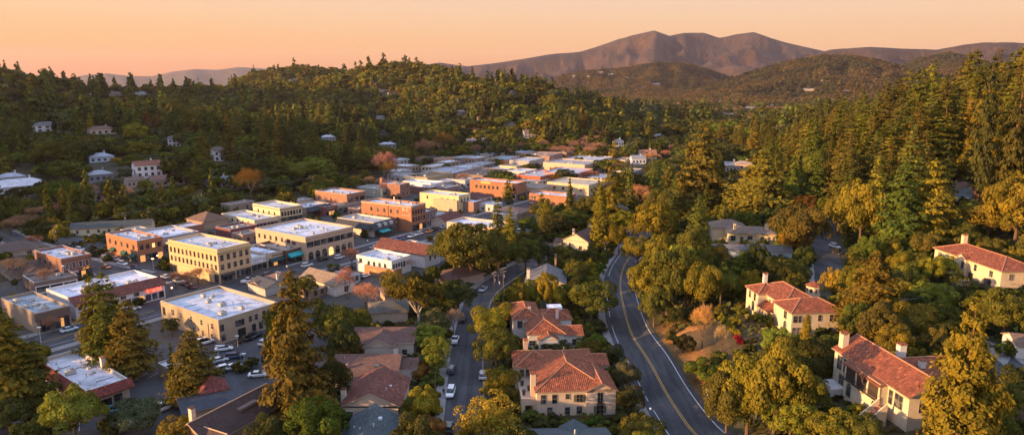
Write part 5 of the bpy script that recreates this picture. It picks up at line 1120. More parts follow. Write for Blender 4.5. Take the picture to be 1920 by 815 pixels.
# the old inn with the long brown roof at the foot of the picture
_a, _b = Vector(W(356,790,6.9)), Vector(W(497,719,6.9)); _d = (_b - _a); _u = _d.normalized(); _o = _a - Vector((-_u.y, _u.x)) * 4.8
r = house('inn', 'inn with a long dark brown roof edged in pale boards and a tiled end', 'building', (_o.x, _o.y), math.degrees(math.atan2(_u.y, _u.x)), 0, [(0,_d.length,0,9.6,3.6,3.2,'gable','x',0.6),(-2,5,-3,4,3.0,2.6,'gable','y',0.4)], stucco((0.34,0.22,0.15)), shingle((0.085,0.055,0.045)), cap=True, capc=(0.5,0.33,0.2), edge=(0.5,0.34,0.22), chim=[(1.8,6.4,5,8.6,0.9,0.9,stucco((0.66,0.5,0.38)))], phrase='the inn with the long brown roof')
mb = MB(); mb.obox((_d.length*.62,2.4,5.6),(4.6,1.2,0.6)); mb.build('roof_hatch', [plain((0.16,0.11,0.09))], r)
r = house('inn_annex', 'annex with a low slate roof around a dark red pyramid, beside the inn', 'building', W(349,800,0), 33, 0, [(0,12,0,12,3.2,1.0,'hip','x',0.6),(4,9.5,5,10.5,4.0,2.6,'hip','x',0.3)], stucco((0.5,0.36,0.26)), shingle((0.075,0.085,0.1)), cap=False, edge=(0.3,0.2,0.15))
mb = MB(); roof_faces(mb, 4,9.5,5,10.5,4.25,2.7,'hip','x',0.35,0.12,0,0); mb.build('pyramid_roof', [tile((0.24,0.07,0.055))], r)
# HA: villa with the turret
zA = 9.5
r = house('villa', 'cream two storey villa with a red tiled roof, arched porch and small round turret', 'house', (67.6,157.2), 6, zA,
  [(0,13.4,0,9,6.0,2.2,'hip','x',0.45),(1.2,11.2,6,22,6.05,2.7,'hip','y',0.45),(-1.0,6,15.5,22.5,5.95,1.9,'hip','x',0.4)], CREAM, TILE,
  wins=[('s',0,1.0,3.6,1.1,1.6),('s',0,2.2,3.6,0.7,1.6),('s',0,4.3,3.7,0.9,1.4),('s',0,7.2,3.8,0.8,1.4),('s',0,10.2,3.6,0.9,1.6),('s',0,11.3,3.6,0.7,1.6),('s',0,0.9,0.5,1.0,1.7),('s',0,2.0,0.5,0.6,1.7),('s',0,6.8,0.5,0.8,1.4),('s',0,10.1,0.7,0.9,1.2),
        ('w',0,3.0,3.7,1.3,1.8,'pair'),('w',0,2.8,0.6,1.4,1.8,'arch'),('w',1.2,11.5,3.7,1.2,1.5),('w',1.2,13.4,3.9,0.6,1.1),('w',-1.0,17.5,3.6,1.0,1.8),('w',-1.0,20.4,3.6,1.0,1.8),('w',-1.0,18.2,0.6,1.4,2.0,'arch')],
  chim=[(3.4,21.3,6,9.5,1.0,0.9,WHT,'tile')], phrase='the villa with the turret', wall_down=2.5)
mb = MB(); mansardz = mb
mb.box(-0.9,-0.65,9.2,15.4,2.2,3.0)
for k in range(5): mb.box(-0.9,-0.65,9.2+1.48*k,9.5+1.48*k,-2,2.2)
mb.build('porch', [CREAM], r); mansard(r,'w',1.2,9.1,15.45,4.4,2.95,2.4,TILE)
mb = MB(); n = 8; c0 = (12.3,12.6)
ring = lambda rr, z: [(c0[0]+rr*math.cos(2*math.pi*i/n+.39), c0[1]+rr*math.sin(2*math.pi*i/n+.39), z) for i in range(n)]
a, b2 = ring(1.75,-2), ring(1.75,8.8)
for i in range(n): mb.face([a[i],a[(i+1)%n],b2[(i+1)%n],b2[i]])
tw = mb.build('turret', [CREAM], r); mb = MB(); e = ring(2.1,8.75); 
for i in range(n): mb.face([e[i],e[(i+1)%n],(c0[0],c0[1],10.0)])
mb.face(list(reversed(e))); mb.build('turret_roof', [TILE], tw)
for i in range(n):
    th = 2*math.pi*(i+.5)/n+.39
    fm, gm = window_mesh(0.55,0.9,'plain',(0.25,0.2,0.15)); o = bpy.data.objects.new('window', fm); link(o, tw); dd = 1.75*math.cos(math.pi/n)+.01
    o.location = (c0[0]+dd*math.cos(th), c0[1]+dd*math.sin(th), 7.2); o.rotation_euler = (0,0,th+math.pi/2); p = bpy.data.objects.new('pane', gm); link(p, o)
# HB: villa with the loggia and stair
zB = 13.0
r = house('villa', 'cream villa with a long red tiled roof, a balcony loggia and an outside stair', 'house', (63.9,104.2), 7, zB,
  [(1.5,10.5,0,21,6.4,2.6,'gable','y',0.5),(0,4,5.2,15.2,6.1,0.5,'flat','y',0.2),(9,17,8,16.5,5.6,2.1,'gable','x',0.4)], CREAM, TILE,
  wins=[('w',1.5,2.4,3.3,1.9,2.3,'quad'),('w',1.5,4.4,3.1,0.9,2.4),('w',1.5,17.2,3.0,1.3,2.6,'quad'),('w',1.5,19.2,3.0,1.3,2.6,'quad'),('w',1.5,18.2,0.2,1.4,2.0,'quad'),('s',0,4,3.5,1.2,1.5),('w',0,6.4,0.1,1.2,2.0,'arch'),('w',0,13.6,0.1,1.2,2.0,'arch')],
  chim=[(2.6,20.2,4,9.6,1.25,1.25,CREAM,'tile'),(9.6,13.5,5,9.8,1.3,1.1,WHT),(9.0,-0.5,0,7.6,1.0,0.9,CREAM),(11.4,10.2,5,8.0,1.0,0.8,WHT)], phrase='the villa with the loggia', wall_down=4)
# loggia: flat dark panels between pillars, painting the shade of a recess
mb = MB()
for k in range(4): mb.box(-0.06,0.34,5.2+3.2*k,5.6+3.2*k,3.1,6.0)
mb.box(-0.06,0.3,5.6,15.0,2.6,3.08); pl = mb.build('loggia', [CREAM], r)
for k in range(3):
    mb = MB(); on_side(mb,'w',0,5.65+3.2*k,8.35+3.2*k,3.15,5.8,0.005,0.02); mb.build('loggia_shade_panel', [plain((0.05,0.035,0.028))], r)
balcony(r,'w',0,5.3,15.1,3.1,0.35,'railing'); mansard(r,'w',1.6,5.0,15.5,6.42,6.02,2.1,TILE)
mb = MB()
for k in range(11): mb.box(-0.15-0.3*(k+1),-0.15-0.3*k+0.02,3.2,5.0,-4,2.9-0.27*(k+1))
st = mb.build('stair', [plain((0.36,0.17,0.11))], r)
for y0 in (2.9,5.02):
    mb = MB(); mb.face([(0.0,y0,3.9),(0.0,y0+.2,3.9),(-3.5,y0+.2,0.9),(-3.5,y0,0.9)]); mb.face([(0,y0,-4),(0,y0,3.9),(-3.5,y0,.9),(-3.5,y0,-4)]); mb.face([(0,y0+.2,3.9),(0,y0+.2,-4),(-3.5,y0+.2,-4),(-3.5,y0+.2,.9)]); mb.face([(-3.5,y0,-4),(-3.5,y0,.9),(-3.5,y0+.2,.9),(-3.5,y0+.2,-4)]); mb.build('stair_wall', [CREAM], st)
mb = MB(); mb.box(-2.0,1.4,16.4,20.8,-4,0.2); mb.box(-2.0,-1.75,16.4,20.8,0.2,1.0); mb.build('terrace', [WHT], r)
# HC: villa on the slope at the right
r = house('villa', 'long cream villa with a red tiled hip roof and dark balcony, highest on the slope', 'house', (134.2,180.6), 4, 13.4,
  [(0,11,0,27,6.0,2.6,'hip','y',0.5),(-0.9,5,12.5,16.2,6.1,1.3,'gable','x',0.35),(8,15,-2,6,4.6,1.6,'hip','x',0.4)], stucco((0.63,0.5,0.34)), TILE,
  wins=[('w',0,3.6,3.4,1.2,1.6,'pair'),('w',0,9.6,3.5,0.9,1.7),('w',0,11.0,0.8,1.8,1.6,'quad'),('w',-0.9,13.6,3.2,0.9,2.0,'door'),('w',0,19.0,3.0,1.2,2.2,'door'),('w',0,24.5,3.2,1.5,1.9,'quad'),('w',0,23.0,0.3,1.2,2.2,'quad'),('w',0,25.0,0.3,1.2,2.2,'quad'),('w',0,20.2,0.3,1.2,2.2,'quad'),('w',-0.9,14.8,0.3,1.1,2.0,'quad'),('w',0,17.6,0.3,1.1,2.0,'door'),('s',0,3,3.4,1.2,1.6,'pair'),('s',0,7.2,3.4,1.0,1.6),('w',0,4.5,0.2,2.4,2.2,'door',(0.3,0.12,0.06))],
  chim=[(7.2,24.4,7,10.4,1.3,1.1,stucco((0.7,0.56,0.36)),'tile')], phrase='the long villa on the right slope', wall_down=3)
balcony(r,'w',0,16.4,21.6,3.0,1.1); mb = MB(); mb.box(-4.2,-0.003,19.5,27,-2,0.15); mb.build('terrace', [plain((0.55,0.52,0.48))], r)
# HD and its outbuilding
r = house('bungalow', 'pale yellow bungalow with a grey brown roof and two chimneys', 'house', G(1366,462), -6, max(tz(*G(1366,462)), tz(*G(1452,464))) + 0.2, [(0,18.6,0,11,3.9,1.9,'hip','x',0.5),(-5,9,9,20,4.2,2.6,'hip','x',0.5)], stucco((0.62,0.5,0.31)), shingle((0.23,0.165,0.12)), wins=[('s',0,1.6,0.8,1.8,2.0,'pair'),('s',0,5.0,0.3,1.1,2.1,'door'),('s',0,8.2,1.4,1.9,1.4,'wide'),('s',0,13.0,1.6,1.3,1.0,'pair'),('s',0,15.6,0.6,0.9,1.9),('s',0,17.5,1.4,0.7,1.2)], chim=[(2.6,3.0,3,7.2),(15.2,3.2,3,7.4,1.3,1.0)], cap=False, edge=(0.3,0.24,0.18), phrase='the pale yellow bungalow', wall_down=4)
r = house('garage', 'low outbuilding with a grey roof and a pale blue wall below the pale yellow bungalow', 'building', G(1404,487), -8, tz(*G(1420,484)) + 0.3, [(0,15,0,8,3.0,1.6,'gable','x',0.4),(-12,1,3,9,2.6,1.3,'gable','x',0.4)], stucco((0.36,0.42,0.46)), GRY, wins=[('s',0,11,0.8,1.6,1.2,'pair')], cap=False, wall_down=3)
r = house('house', 'blue grey gabled house almost hidden in the dark conifers on the right slope', 'house', W(1782,374,23), -25, tz(*W(1782,374,23)), [(0,12,0,14,4.5,3.0,'gable','y',0.5)], boards((0.3,0.36,0.4)), shingle((0.26,0.15,0.1)), wins=[('s',0,4,1.4,1.2,1.4),('s',0,8,1.4,1.2,1.4)], chim=[(2,5,4,8.6,0.6,0.6)], cap=False, wall_down=5)
gx, gy = G(1904,672)
r = house('garage', 'white garage with a brown door beside the driveway at the right edge', 'building', (gx,gy), -15, tz(gx,gy), [(0,7,0,7,2.9,1.5,'gable','x',0.35)], stucco((0.7,0.66,0.6)), shingle((0.2,0.13,0.09)), wins=[('w',0,3.4,0.2,3.0,2.3,'plain',(0.3,0.18,0.12))], cap=False, wall_down=4)
gx, gy = 89.0, 99.0
r = house('house', 'tiled house with a stout cream chimney in the lower right corner', 'house', (gx,gy), 10, 11.0, [(0,14,-6,8,4.2,2.4,'hip','x',0.5)], CREAM, tile((0.26,0.1,0.06)), chim=[(-1.6,3.4,-2,6.2,1.7,1.5,stucco((0.6,0.48,0.36)),'tile')], cap=True, wall_down=6)
# ---------------------------------------------------------------- houses among the trees of the hills
def hill_house(px, py, w, d, h, wallc, roofc, kind, label, ang=None, name='house', group=None, rise=None, storeys=1, D=None):
    x, y = G(px, py) if D is None else D
    z = tz(x, y); a = ang if ang is not None else math.degrees(math.atan2(-x, y)) + 12
    wl = [('s',0,w*(0.14+0.24*k),h*0.28 if storeys == 1 else h*.62,w*0.1,h*0.34 if storeys == 1 else h*.22,'sash',DK) for k in range(4)]
    if storeys == 2: wl += [('s',0,w*(0.14+0.24*k),h*.12,w*0.1,h*.26,'sash',DK) for k in range(4)]
    wl += [('w',0,d*0.35,h*.3,d*.14,h*.34,'sash',DK)]
    house(name, label, 'house', (x - w/2*math.cos(R(a)), y - w/2*math.sin(R(a))), a, z, [(0,w,0,d,h,rise or d*.22,kind,'x',0.4)], stucco(wallc), shingle(roofc) if roofc else None, wins=wl, cap=False, wall_down=6, group=group, chim=[(w*.7,d*.6,h*.5,h+d*.22+1.2)])
    ph = label
    for cut in (' with ', ' high ', ' halfway ', ' low ', ' in the ', ' on the ', ' at the ', ' beside ', ' behind ', ' above ', ' by ', ' below ', ' near ', ' left ', ' sunlit ', ' between '): ph = ph.split(cut)[0]
    ANCH.append(('the ' + ph, x, y))
    return x, y, z
HILL = [(97,247,26,14,6.5,(0.7,0.68,0.66),(0.16,0.15,0.15),'hip','wide white house with a grey hip roof high on the left slope',2),
 (194,252,22,13,5,(0.66,0.5,0.38),(0.2,0.12,0.08),'hip','peach house with a brown roof high on the left slope',1),
 (281,333,15,11,8,(0.74,0.72,0.72),(0.28,0.11,0.07),'gable','white two storey house with a red tiled roof above the town',2),
 (331,276,13,11,7.5,(0.74,0.74,0.76),(0.13,0.13,0.14),'hip','square white house with a dark hip roof on the left slope',2),
 (421,302,14,12,8,(0.76,0.75,0.75),(0.14,0.11,0.1),'gable','white half timbered house with steep gables on the left slope',2),
 (207,376,16,9,5,(0.6,0.54,0.46),(0.09,0.08,0.085),'gable','stone cottage with a dark roof by the pink blossoming tree',1),
 (45,368,30,16,6,(0.5,0.55,0.6),(0.66,0.66,0.7),'hip','long pale blue apartment house with a white roof at the left edge',2),
 (192,304,16,11,4,(0.45,0.52,0.6),(0.42,0.46,0.52),'hip','low pale blue house in the trees of the left slope',1),
 (190,340,14,10,4.5,(0.2,0.22,0.25),(0.4,0.43,0.47),'hip','dark low house with a grey roof on the left slope',1),
 (26,347,14,10,5,(0.45,0.48,0.54),(0.45,0.48,0.52),'hip','grey flat looking house above the long apartment house',1),
 (318,348,18,11,4,(0.4,0.3,0.26),(0.22,0.12,0.09),'gable','low house with a red brown roof below the white two storey house',1),
 (256,350,10,8,4,(0.42,0.34,0.28),(0.2,0.14,0.11),'gable','small tan house beside the yellow green tree',1),
 (415,352,16,10,4.5,(0.42,0.43,0.45),(0.2,0.21,0.23),'gable','grey cottage below the half timbered house',1),
 (955,238,20,12,6,(0.7,0.66,0.62),(0.3,0.26,0.24),'hip','white house with terraces halfway up the central hill',2),
 (996,258,24,14,8,(0.68,0.62,0.58),(0.26,0.18,0.14),'gable','white house with a blue bay low on the central hill',2),
 (904,224,18,10,4.5,(0.6,0.45,0.3),(0.3,0.2,0.14),'hip','tan house sunlit on the central hill',1),
 (866,213,18,10,4,(0.4,0.38,0.37),(0.35,0.33,0.33),'hip','grey house on the golden shoulder of the central hill',1),
 (964,178,22,12,5.5,(0.6,0.46,0.34),(0.4,0.28,0.2),'hip','pale house in the conifers near the top of the central hill',1),
 (1000,198,18,12,6,(0.6,0.34,0.22),(0.4,0.22,0.14),'gable','orange sunlit house on the end of the central hill',1),
 (714,226,18,12,7,(0.7,0.68,0.68),(0.32,0.32,0.34),'gable','white house at the foot of the golden oaks of the central hill',2),
 (722,256,16,11,7,(0.74,0.73,0.74),(0.3,0.3,0.33),'gable','white gabled house in the valley behind the town',2),
 (728,277,24,12,4.5,(0.5,0.45,0.42),(0.58,0.58,0.62),'hip','long low house with a white roof behind the town',1),
 (617,263,20,12,4.5,(0.5,0.5,0.5),(0.62,0.62,0.66),'hip','low white roofed house in the trees left of the central hill',1),
 (612,250,18,11,5,(0.3,0.3,0.3),(0.26,0.24,0.25),'gable','dark gabled house in the trees left of the central hill',1),
 (885,274,14,11,8,(0.66,0.62,0.58),(0.3,0.24,0.22),'gable','tall white house low on the central hill beside the grey one',2),
 (912,272,14,11,8,(0.6,0.6,0.62),(0.3,0.3,0.32),'gable','tall pale grey house low on the central hill',2),
 (1215,297,16,12,5,(0.72,0.66,0.56),(0.36,0.16,0.09),'gable','white house with an orange roof beside the pink blossoming trees',1),
 (1198,308,12,10,5,(0.5,0.55,0.65),(0.3,0.32,0.36),'gable','pale blue house beside the orange roofed house',1),
 (1236,262,12,9,5,(0.62,0.5,0.32),(0.6,0.58,0.54),'hip','small yellow house with a white roof behind the columnar trees',1),
 (1160,275,10,8,6,(0.6,0.6,0.62),(0.3,0.3,0.3),'hip','small white house left of the columnar conifers',1),
 (1374,322,10,12,4,(0.5,0.42,0.34),(0.22,0.25,0.28),'gable','long dark roofed house left of the deodar cedar',1),
 (1395,318,12,8,4,(0.62,0.46,0.36),(0.5,0.38,0.3),'hip','pink house behind the deodar cedar',1),
 (1358,362,16,8,3.5,(0.62,0.6,0.58),(0.4,0.38,0.36),'gable','low white house between the redwood and the cedar',1)]
for i, (px, py, w, d, h, wc, rc, kind, lb, st) in enumerate(HILL):
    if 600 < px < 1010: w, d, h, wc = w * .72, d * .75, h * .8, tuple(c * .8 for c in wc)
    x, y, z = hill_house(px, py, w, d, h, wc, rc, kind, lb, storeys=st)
FARH = [(159,162,'l'),(205,166,'l'),(214,176,'l'),(230,163,'l'),(258,162,'l'),(290,161,'l'),(312,162,'l'),(336,161,'l'),(112,175,'l'),(178,183,'l'),(270,176,'l'),(262,180,'l'),(428,163,'l'),(218,180,'l'),(550,152,'o'),(720,172,'c'),(736,178,'c'),
 (1500,183,'r'),(1485,190,'r'),(1466,160,'r'),(1517,172,'r'),(1551,156,'r'),(1590,176,'r'),(1577,162,'r'),(1455,205,'r'),(1410,210,'r'),(1390,205,'r'),(1375,222,'r'),(1350,193,'r'),
 (1138,147,'m'),(1126,138,'m'),(1145,141,'m'),(1170,145,'m'),(1180,148,'m'),(1150,152,'m'),(1108,146,'m'),(1080,145,'m'),(1060,160,'m'),(1097,158,'m'),(1205,165,'m'),(1230,160,'m'),(1147,135,'m'),(1165,150,'m')]
FG = {'l': ('small pale house among the trees along the ridge at the upper left','houses along the left ridge'),'o':('pale house on the round oak covered hill','house on the oak hill'),'c':('pale house high on the shaded side of the central hill','houses high on the central hill'),'r':('sunlit pale house scattered on the brown hill behind the right hand wood','houses on the hill behind the right hand wood'),'m':('sunlit house scattered on the far slope under the mountain','houses on the far slope under the mountain')}
for i, (px, py, k) in enumerate(FARH):
    g = random.Random(i); x, y = G(px, py); sc = 0.72 if k in 'loc' else 1.5
    lb, gr = FG[k]
    c = g.choice([(0.6,0.55,0.5),(0.5,0.44,0.38),(0.55,0.42,0.3)]); rc = g.choice([(0.26,0.25,0.25),(0.2,0.15,0.12),(0.32,0.3,0.3)])
    hill_house(px, py, g.uniform(16,26)*sc, g.uniform(10,13)*sc, g.uniform(4,6.5)*sc, c, rc, g.choice(['gable','hip']), lb if k != 'o' else lb, group=gr if k in 'lcrm' else None)
    ANCH.pop()
# ---------------------------------------------------------------- roads, paving and their markings
ROADS = []     # (points, half width) kept clear of trees
def smooth(pts, step=3.0):
    P = [np.array(p, float) for p in pts]; P = [2 * P[0] - P[1]] + P + [2 * P[-1] - P[-2]]; out = []
    for i in range(1, len(P) - 2):
        n = max(2, int(np.linalg.norm(P[i + 1] - P[i]) / step))
        for k in range(n):
            t = k / n; a, b, c, d = P[i-1], P[i], P[i+1], P[i+2]
            out.append(0.5 * ((2*b) + (-a + c) * t + (2*a - 5*b + 4*c - d) * t*t + (-a + 3*b - 3*c + d) * t**3))
    out.append(P[-2]); return np.array(out)
def strip(name, pts, o0, o1, dz, mat, label, lat=4, thick=0.0, dash=None, kind='structure'):
    """a ribbon between two sideways offsets of a line, draped on the ground; thick gives it a kerb"""
    p = smooth(pts); t = np.gradient(p, axis=0); t /= np.linalg.norm(t, axis=1, keepdims=True); nrm = np.stack([t[:, 1], -t[:, 0]], 1)
    mb = MB(); rows = []
    for i in range(len(p)):
        row = []
        for k in range(lat + 1):
            q = p[i] + nrm[i] * (o0 + (o1 - o0) * k / lat); row.append((q[0], q[1]))
        rows.append(row)
    A = np.array(rows); Z = tzv(A[..., 0].ravel(), A[..., 1].ravel()).reshape(A.shape[:2]) + dz + thick
    v = np.concatenate([A, Z[..., None]], -1); L = np.concatenate([[0], np.cumsum(np.linalg.norm(np.diff(p, axis=0), axis=1))])
    for i in range(len(p) - 1):
        if dash and (L[i] % (dash[0] + dash[1])) > dash[0]: continue
        for k in range(lat): mb.face([v[i][k], v[i][k+1], v[i+1][k+1], v[i+1][k]][::1])
        if thick:
            for k in (0, lat):
                a, b = v[i][k], v[i+1][k]; dn = np.array([0, 0, -thick - 0.1]); mb.face([a, b, b + dn, a + dn] if k == 0 else [b, a, a + dn, b + dn])
    o = mb.build(name, [mat], None); tag(o, label, None, None, kind); return o
ASP = asphalt((0.06, 0.058, 0.059), 1); ASP2 = asphalt((0.066, 0.065, 0.068)); WLINE = worn((0.52, 0.51, 0.5)); YLINE = worn((0.42, 0.25, 0.06)); WALK = concrete((0.27, 0.25, 0.23))
MAIN = [(39.5,96),(37.2,115),(35.9,132.7),(34.4,150),(33.7,172.9),(34.3,197.3),(37.4,226.6),(41.8,248.6),(48.3,268.7),(55.1,292.2),(61,316),(64,345)]
STREET = [(-9.2,96),(-9.7,110),(-10,127),(-11.1,151),(-12,170.5),(-12,195),(-10.8,216),(-7,231),(0,248.4),(6,261),(12,276),(17,292)]
BLVD = [(-176,107),(-152,143),(-128.7,177.8),(-112,204),(-97,228),(-81,252),(-58,286),(-35,322),(-10,360),(14,398),(40,440)]
CROSS = [(-240,312),(-200,282),(-162,256),(-137,242),(-112,226.5),(-94,215),(-74,203)]
g2 = lambda *q: [G(*p) for p in q]
HILLST = g2((1546,424),(1545,440),(1545,455),(1548,475),(1552,498),(1556,520),(1545,548))
SIDEST = g2((1800,640),(1832,652),(1862,672),(1900,705),(1935,745))
def road(pts, hw, label, hr=None):
    ROADS.append((smooth(pts), max(hw, hr or 0)))
    return strip('road', pts, -hw, hr or hw, 0.09, ASP, label, 6)
road(MAIN, 5.9, 'two lane asphalt road curving past the villas', 5.6); road(STREET, 4.1, 'residential street between the brown roofed houses and the villas')
road(BLVD, 7.2, 'wide main street through the town'); road(CROSS, 5.0, 'cross street past the pale yellow block'); road(HILLST, 4.4, 'narrow street climbing the right slope'); road(SIDEST, 4.0, 'lane at the right edge by the white garage')
def line(pts, off, w, mat, label, dash=None): strip('road_marking', pts, off - w / 2, off + w / 2, 0.125, mat, label, 1, 0, dash)
M2 = MAIN
line(M2, -4.6, 0.18, WLINE, 'white edge line on the curving road'); line(M2, 4.6, 0.18, WLINE, 'white edge line on the bank side of the curving road')
line(M2, -0.17, 0.17, YLINE, 'yellow centre line of the curving road'); line(M2, 0.17, 0.17, YLINE, 'second yellow centre line of the curving road')
line(BLVD[:4], -0.2, 0.15, YLINE, 'yellow centre line of the main street'); line(BLVD[:4], 0.2, 0.15, YLINE, 'second yellow centre line of the main street')
line(BLVD[:4], -3.6, 0.15, WLINE, 'dashed lane line of the main street', (3, 6)); line(BLVD[:4], 4.6, 0.15, WLINE, 'white edge line of the main street'); line(BLVD[5:], 0, 0.15, YLINE, 'centre line of the shopping street'); line(CROSS[:5], 0, 0.15, YLINE, 'centre line of the cross street')
strip('pavement', STREET, -6.6, -4.15, 0.06, WALK, 'pavement and kerb on the left of the residential street', 2, 0.13)
strip('kerb', STREET, 4.15, 4.5, 0.06, WALK, 'kerb on the right of the residential street', 1, 0.13)
strip('pavement', MAIN, -8.0, -5.95, 0.06, WALK, 'pavement along the left of the curving road', 2, 0.13)
for a, b, t in ((-10, -7.25, 'left'), (7.25, 10, 'right')):
    strip('pavement', BLVD[:4], a, b, 0.06, WALK, 'pavement on the %s of the main street' % t, 2, 0.13); strip('pavement', BLVD[5:], a + (0.6 if a < 0 else 0), b - (0 if a < 0 else 0.6), 0.06, WALK, 'pavement on the %s of the shopping street' % t, 2, 0.13)
for a, b, t in ((-7.2, -5.05, 'far'), (5.05, 7.2, 'near')): strip('pavement', CROSS[:4], a, b, 0.06, WALK, 'pavement on the %s side of the cross street' % t, 2, 0.13)
strip('kerb', HILLST, 4.45, 5.6, 0.06, WALK, 'kerb along the street on the right slope', 1, 0.1); strip('kerb', SIDEST, -5.2, -4.05, 0.06, WALK, 'kerb along the lane at the right edge', 1, 0.1)
# zebra bars at the crossing by the pale yellow block
mb = MB()
for k in range(9):
    c = np.array((-108.5, 209.5)) + np.array((math.cos(R(-33)), math.sin(R(-33)))) * (k - 4) * 1.5; mb.obox((c[0], c[1], 0.108), (0.6, 2.6, 0.012), R(-33))
    c = np.array((-123.5, 234.0)) + np.array((math.cos(R(57)), math.sin(R(57)))) * (k - 4) * 1.1; mb.obox((c[0], c[1], 0.108), (0.5, 2.6, 0.012), R(57))
tag(mb.build('crosswalk', [WLINE]), 'white zebra bars at the crossing by the pale yellow block', None, None, 'structure')
# the paved floor of the town, lots and yards
POLY = [(-330,170),(-190,90),(-118,84),(-50,100),(-45.5,130),(-46,165),(-52,190),(-42,215),(-28,250),(0,300),(45,395),(70,470),(95,600),(104,780),(-82,770),(-90,600),(-104,500),(-132,440),(-152,372),(-168,335),(-215,300)]
def in_poly(x, y, P=POLY):
    c = False; j = len(P) - 1
    for i in range(len(P)):
        xi, yi = P[i]; xj, yj = P[j]
        if (yi > y) != (yj > y) and x < (xj - xi) * (y - yi) / (yj - yi) + xi: c = not c
        j = i
    return c
n = NT('town_paving'); p = n.pos(); pa = n.ramp(n.noise(p, 0.035, 6, 0.65), [(0.36, (0.05, 0.05, 0.053)), (0.5, (0.075, 0.068, 0.06)), (0.62, (0.09, 0.075, 0.055)), (0.75, (0.05, 0.05, 0.03))])
PAVE = n.bsdf(n.mix(0.7, pa, n.ramp(n.noise(p, 0.6, 7, 0.75), [(0.35, (0.6, 0.6, 0.6)), (0.65, (1.3, 1.28, 1.25))]), 'MULTIPLY'), 0.9)
mb = MB(); g = np.arange(-330, 110, 6.0), np.arange(84, 782, 6.0)
for xi in g[0]:
    for yi in g[1]:
        if in_poly(xi + 3, yi + 3):
            q = [(xi, yi), (xi + 6, yi), (xi + 6, yi + 6), (xi, yi + 6)]; zz = tzv([a[0] for a in q], [a[1] for a in q])
            if zz.max() < 1.2: mb.face([(a[0], a[1], z + 0.045) for a, z in zip(q, zz)])
tag(mb.build('paving', [PAVE]), 'dark worn paving of the lots and yards in the town', None, None, 'structure')
LOT = [(-95,192),(-62,203),(-47,186),(-48,150),(-60,134),(-104,128)]
mb = MB(); mb.face([(x, y, 0.062) for x, y in LOT][::-1]); lot = tag(mb.build('parking_lot', [ASP2]), 'asphalt parking lot in front of the big beige block', None, None, 'structure')
mb = MB()
for k in range(9): mb.obox((-96 + k * 2.9, 151 + k * 1.9, 0.07), (0.14, 5.0, 0.012), R(-14))
for k in range(6): mb.obox((-104 + k * 2.8, 121 + k * 2.0, 0.07), (0.14, 5.0, 0.012), R(30))
tag(mb.build('parking_marking', [WLINE]), 'white stall lines in the parking lots', None, None, 'structure')
mb = MB(); q = g2((1478,496),(1518,492),(1528,528),(1490,532)); mb.face([(a, b, tz(a, b) + 0.12) for a, b in q]); mb2 = mb.build('driveway', [WALK]); tag(mb2, 'pale driveway beside the street on the right slope', None, None, 'structure')
q = g2((1845,655),(1880,648),(1900,662),(1885,688)); mb = MB(); mb.face([(a, b, tz(a, b) + 0.13) for a, b in q]); tag(mb.build('driveway', [WALK]), 'grey driveway to the white garage', None, None, 'structure')
# ---------------------------------------------------------------- vehicles
PAINT = paint(); TYRE = plain((0.02, 0.02, 0.02)); RIM = plain((0.45, 0.45, 0.47), 0.3, 0.8); CGL = glass((0.015, 0.018, 0.022)); HLT = plain((0.7, 0.7, 0.68), 0.2); TLT = plain((0.4, 0.02, 0.02), 0.3); PLS = plain((0.04, 0.04, 0.045))
def loft(mb, st, m=0):
    """closed body from stations (x, half width, z low, z shoulder, half width at top, z top)"""
    rings = []
    for x, w, zl, zs, wt, zt in st:
        rings.append([(x,-w*.9,zl),(x,w*.9,zl),(x,w,zl+.18),(x,w,zs),(x,wt,zt),(x,-wt,zt),(x,-w,zs),(x,-w,zl+.18)])
    for a, b in zip(rings, rings[1:]):
        for i in range(8): mb.face([a[i], a[(i+1)%8], b[(i+1)%8], b[i]], m)
    mb.face(rings[0][::-1], m); mb.face(rings[-1], m)
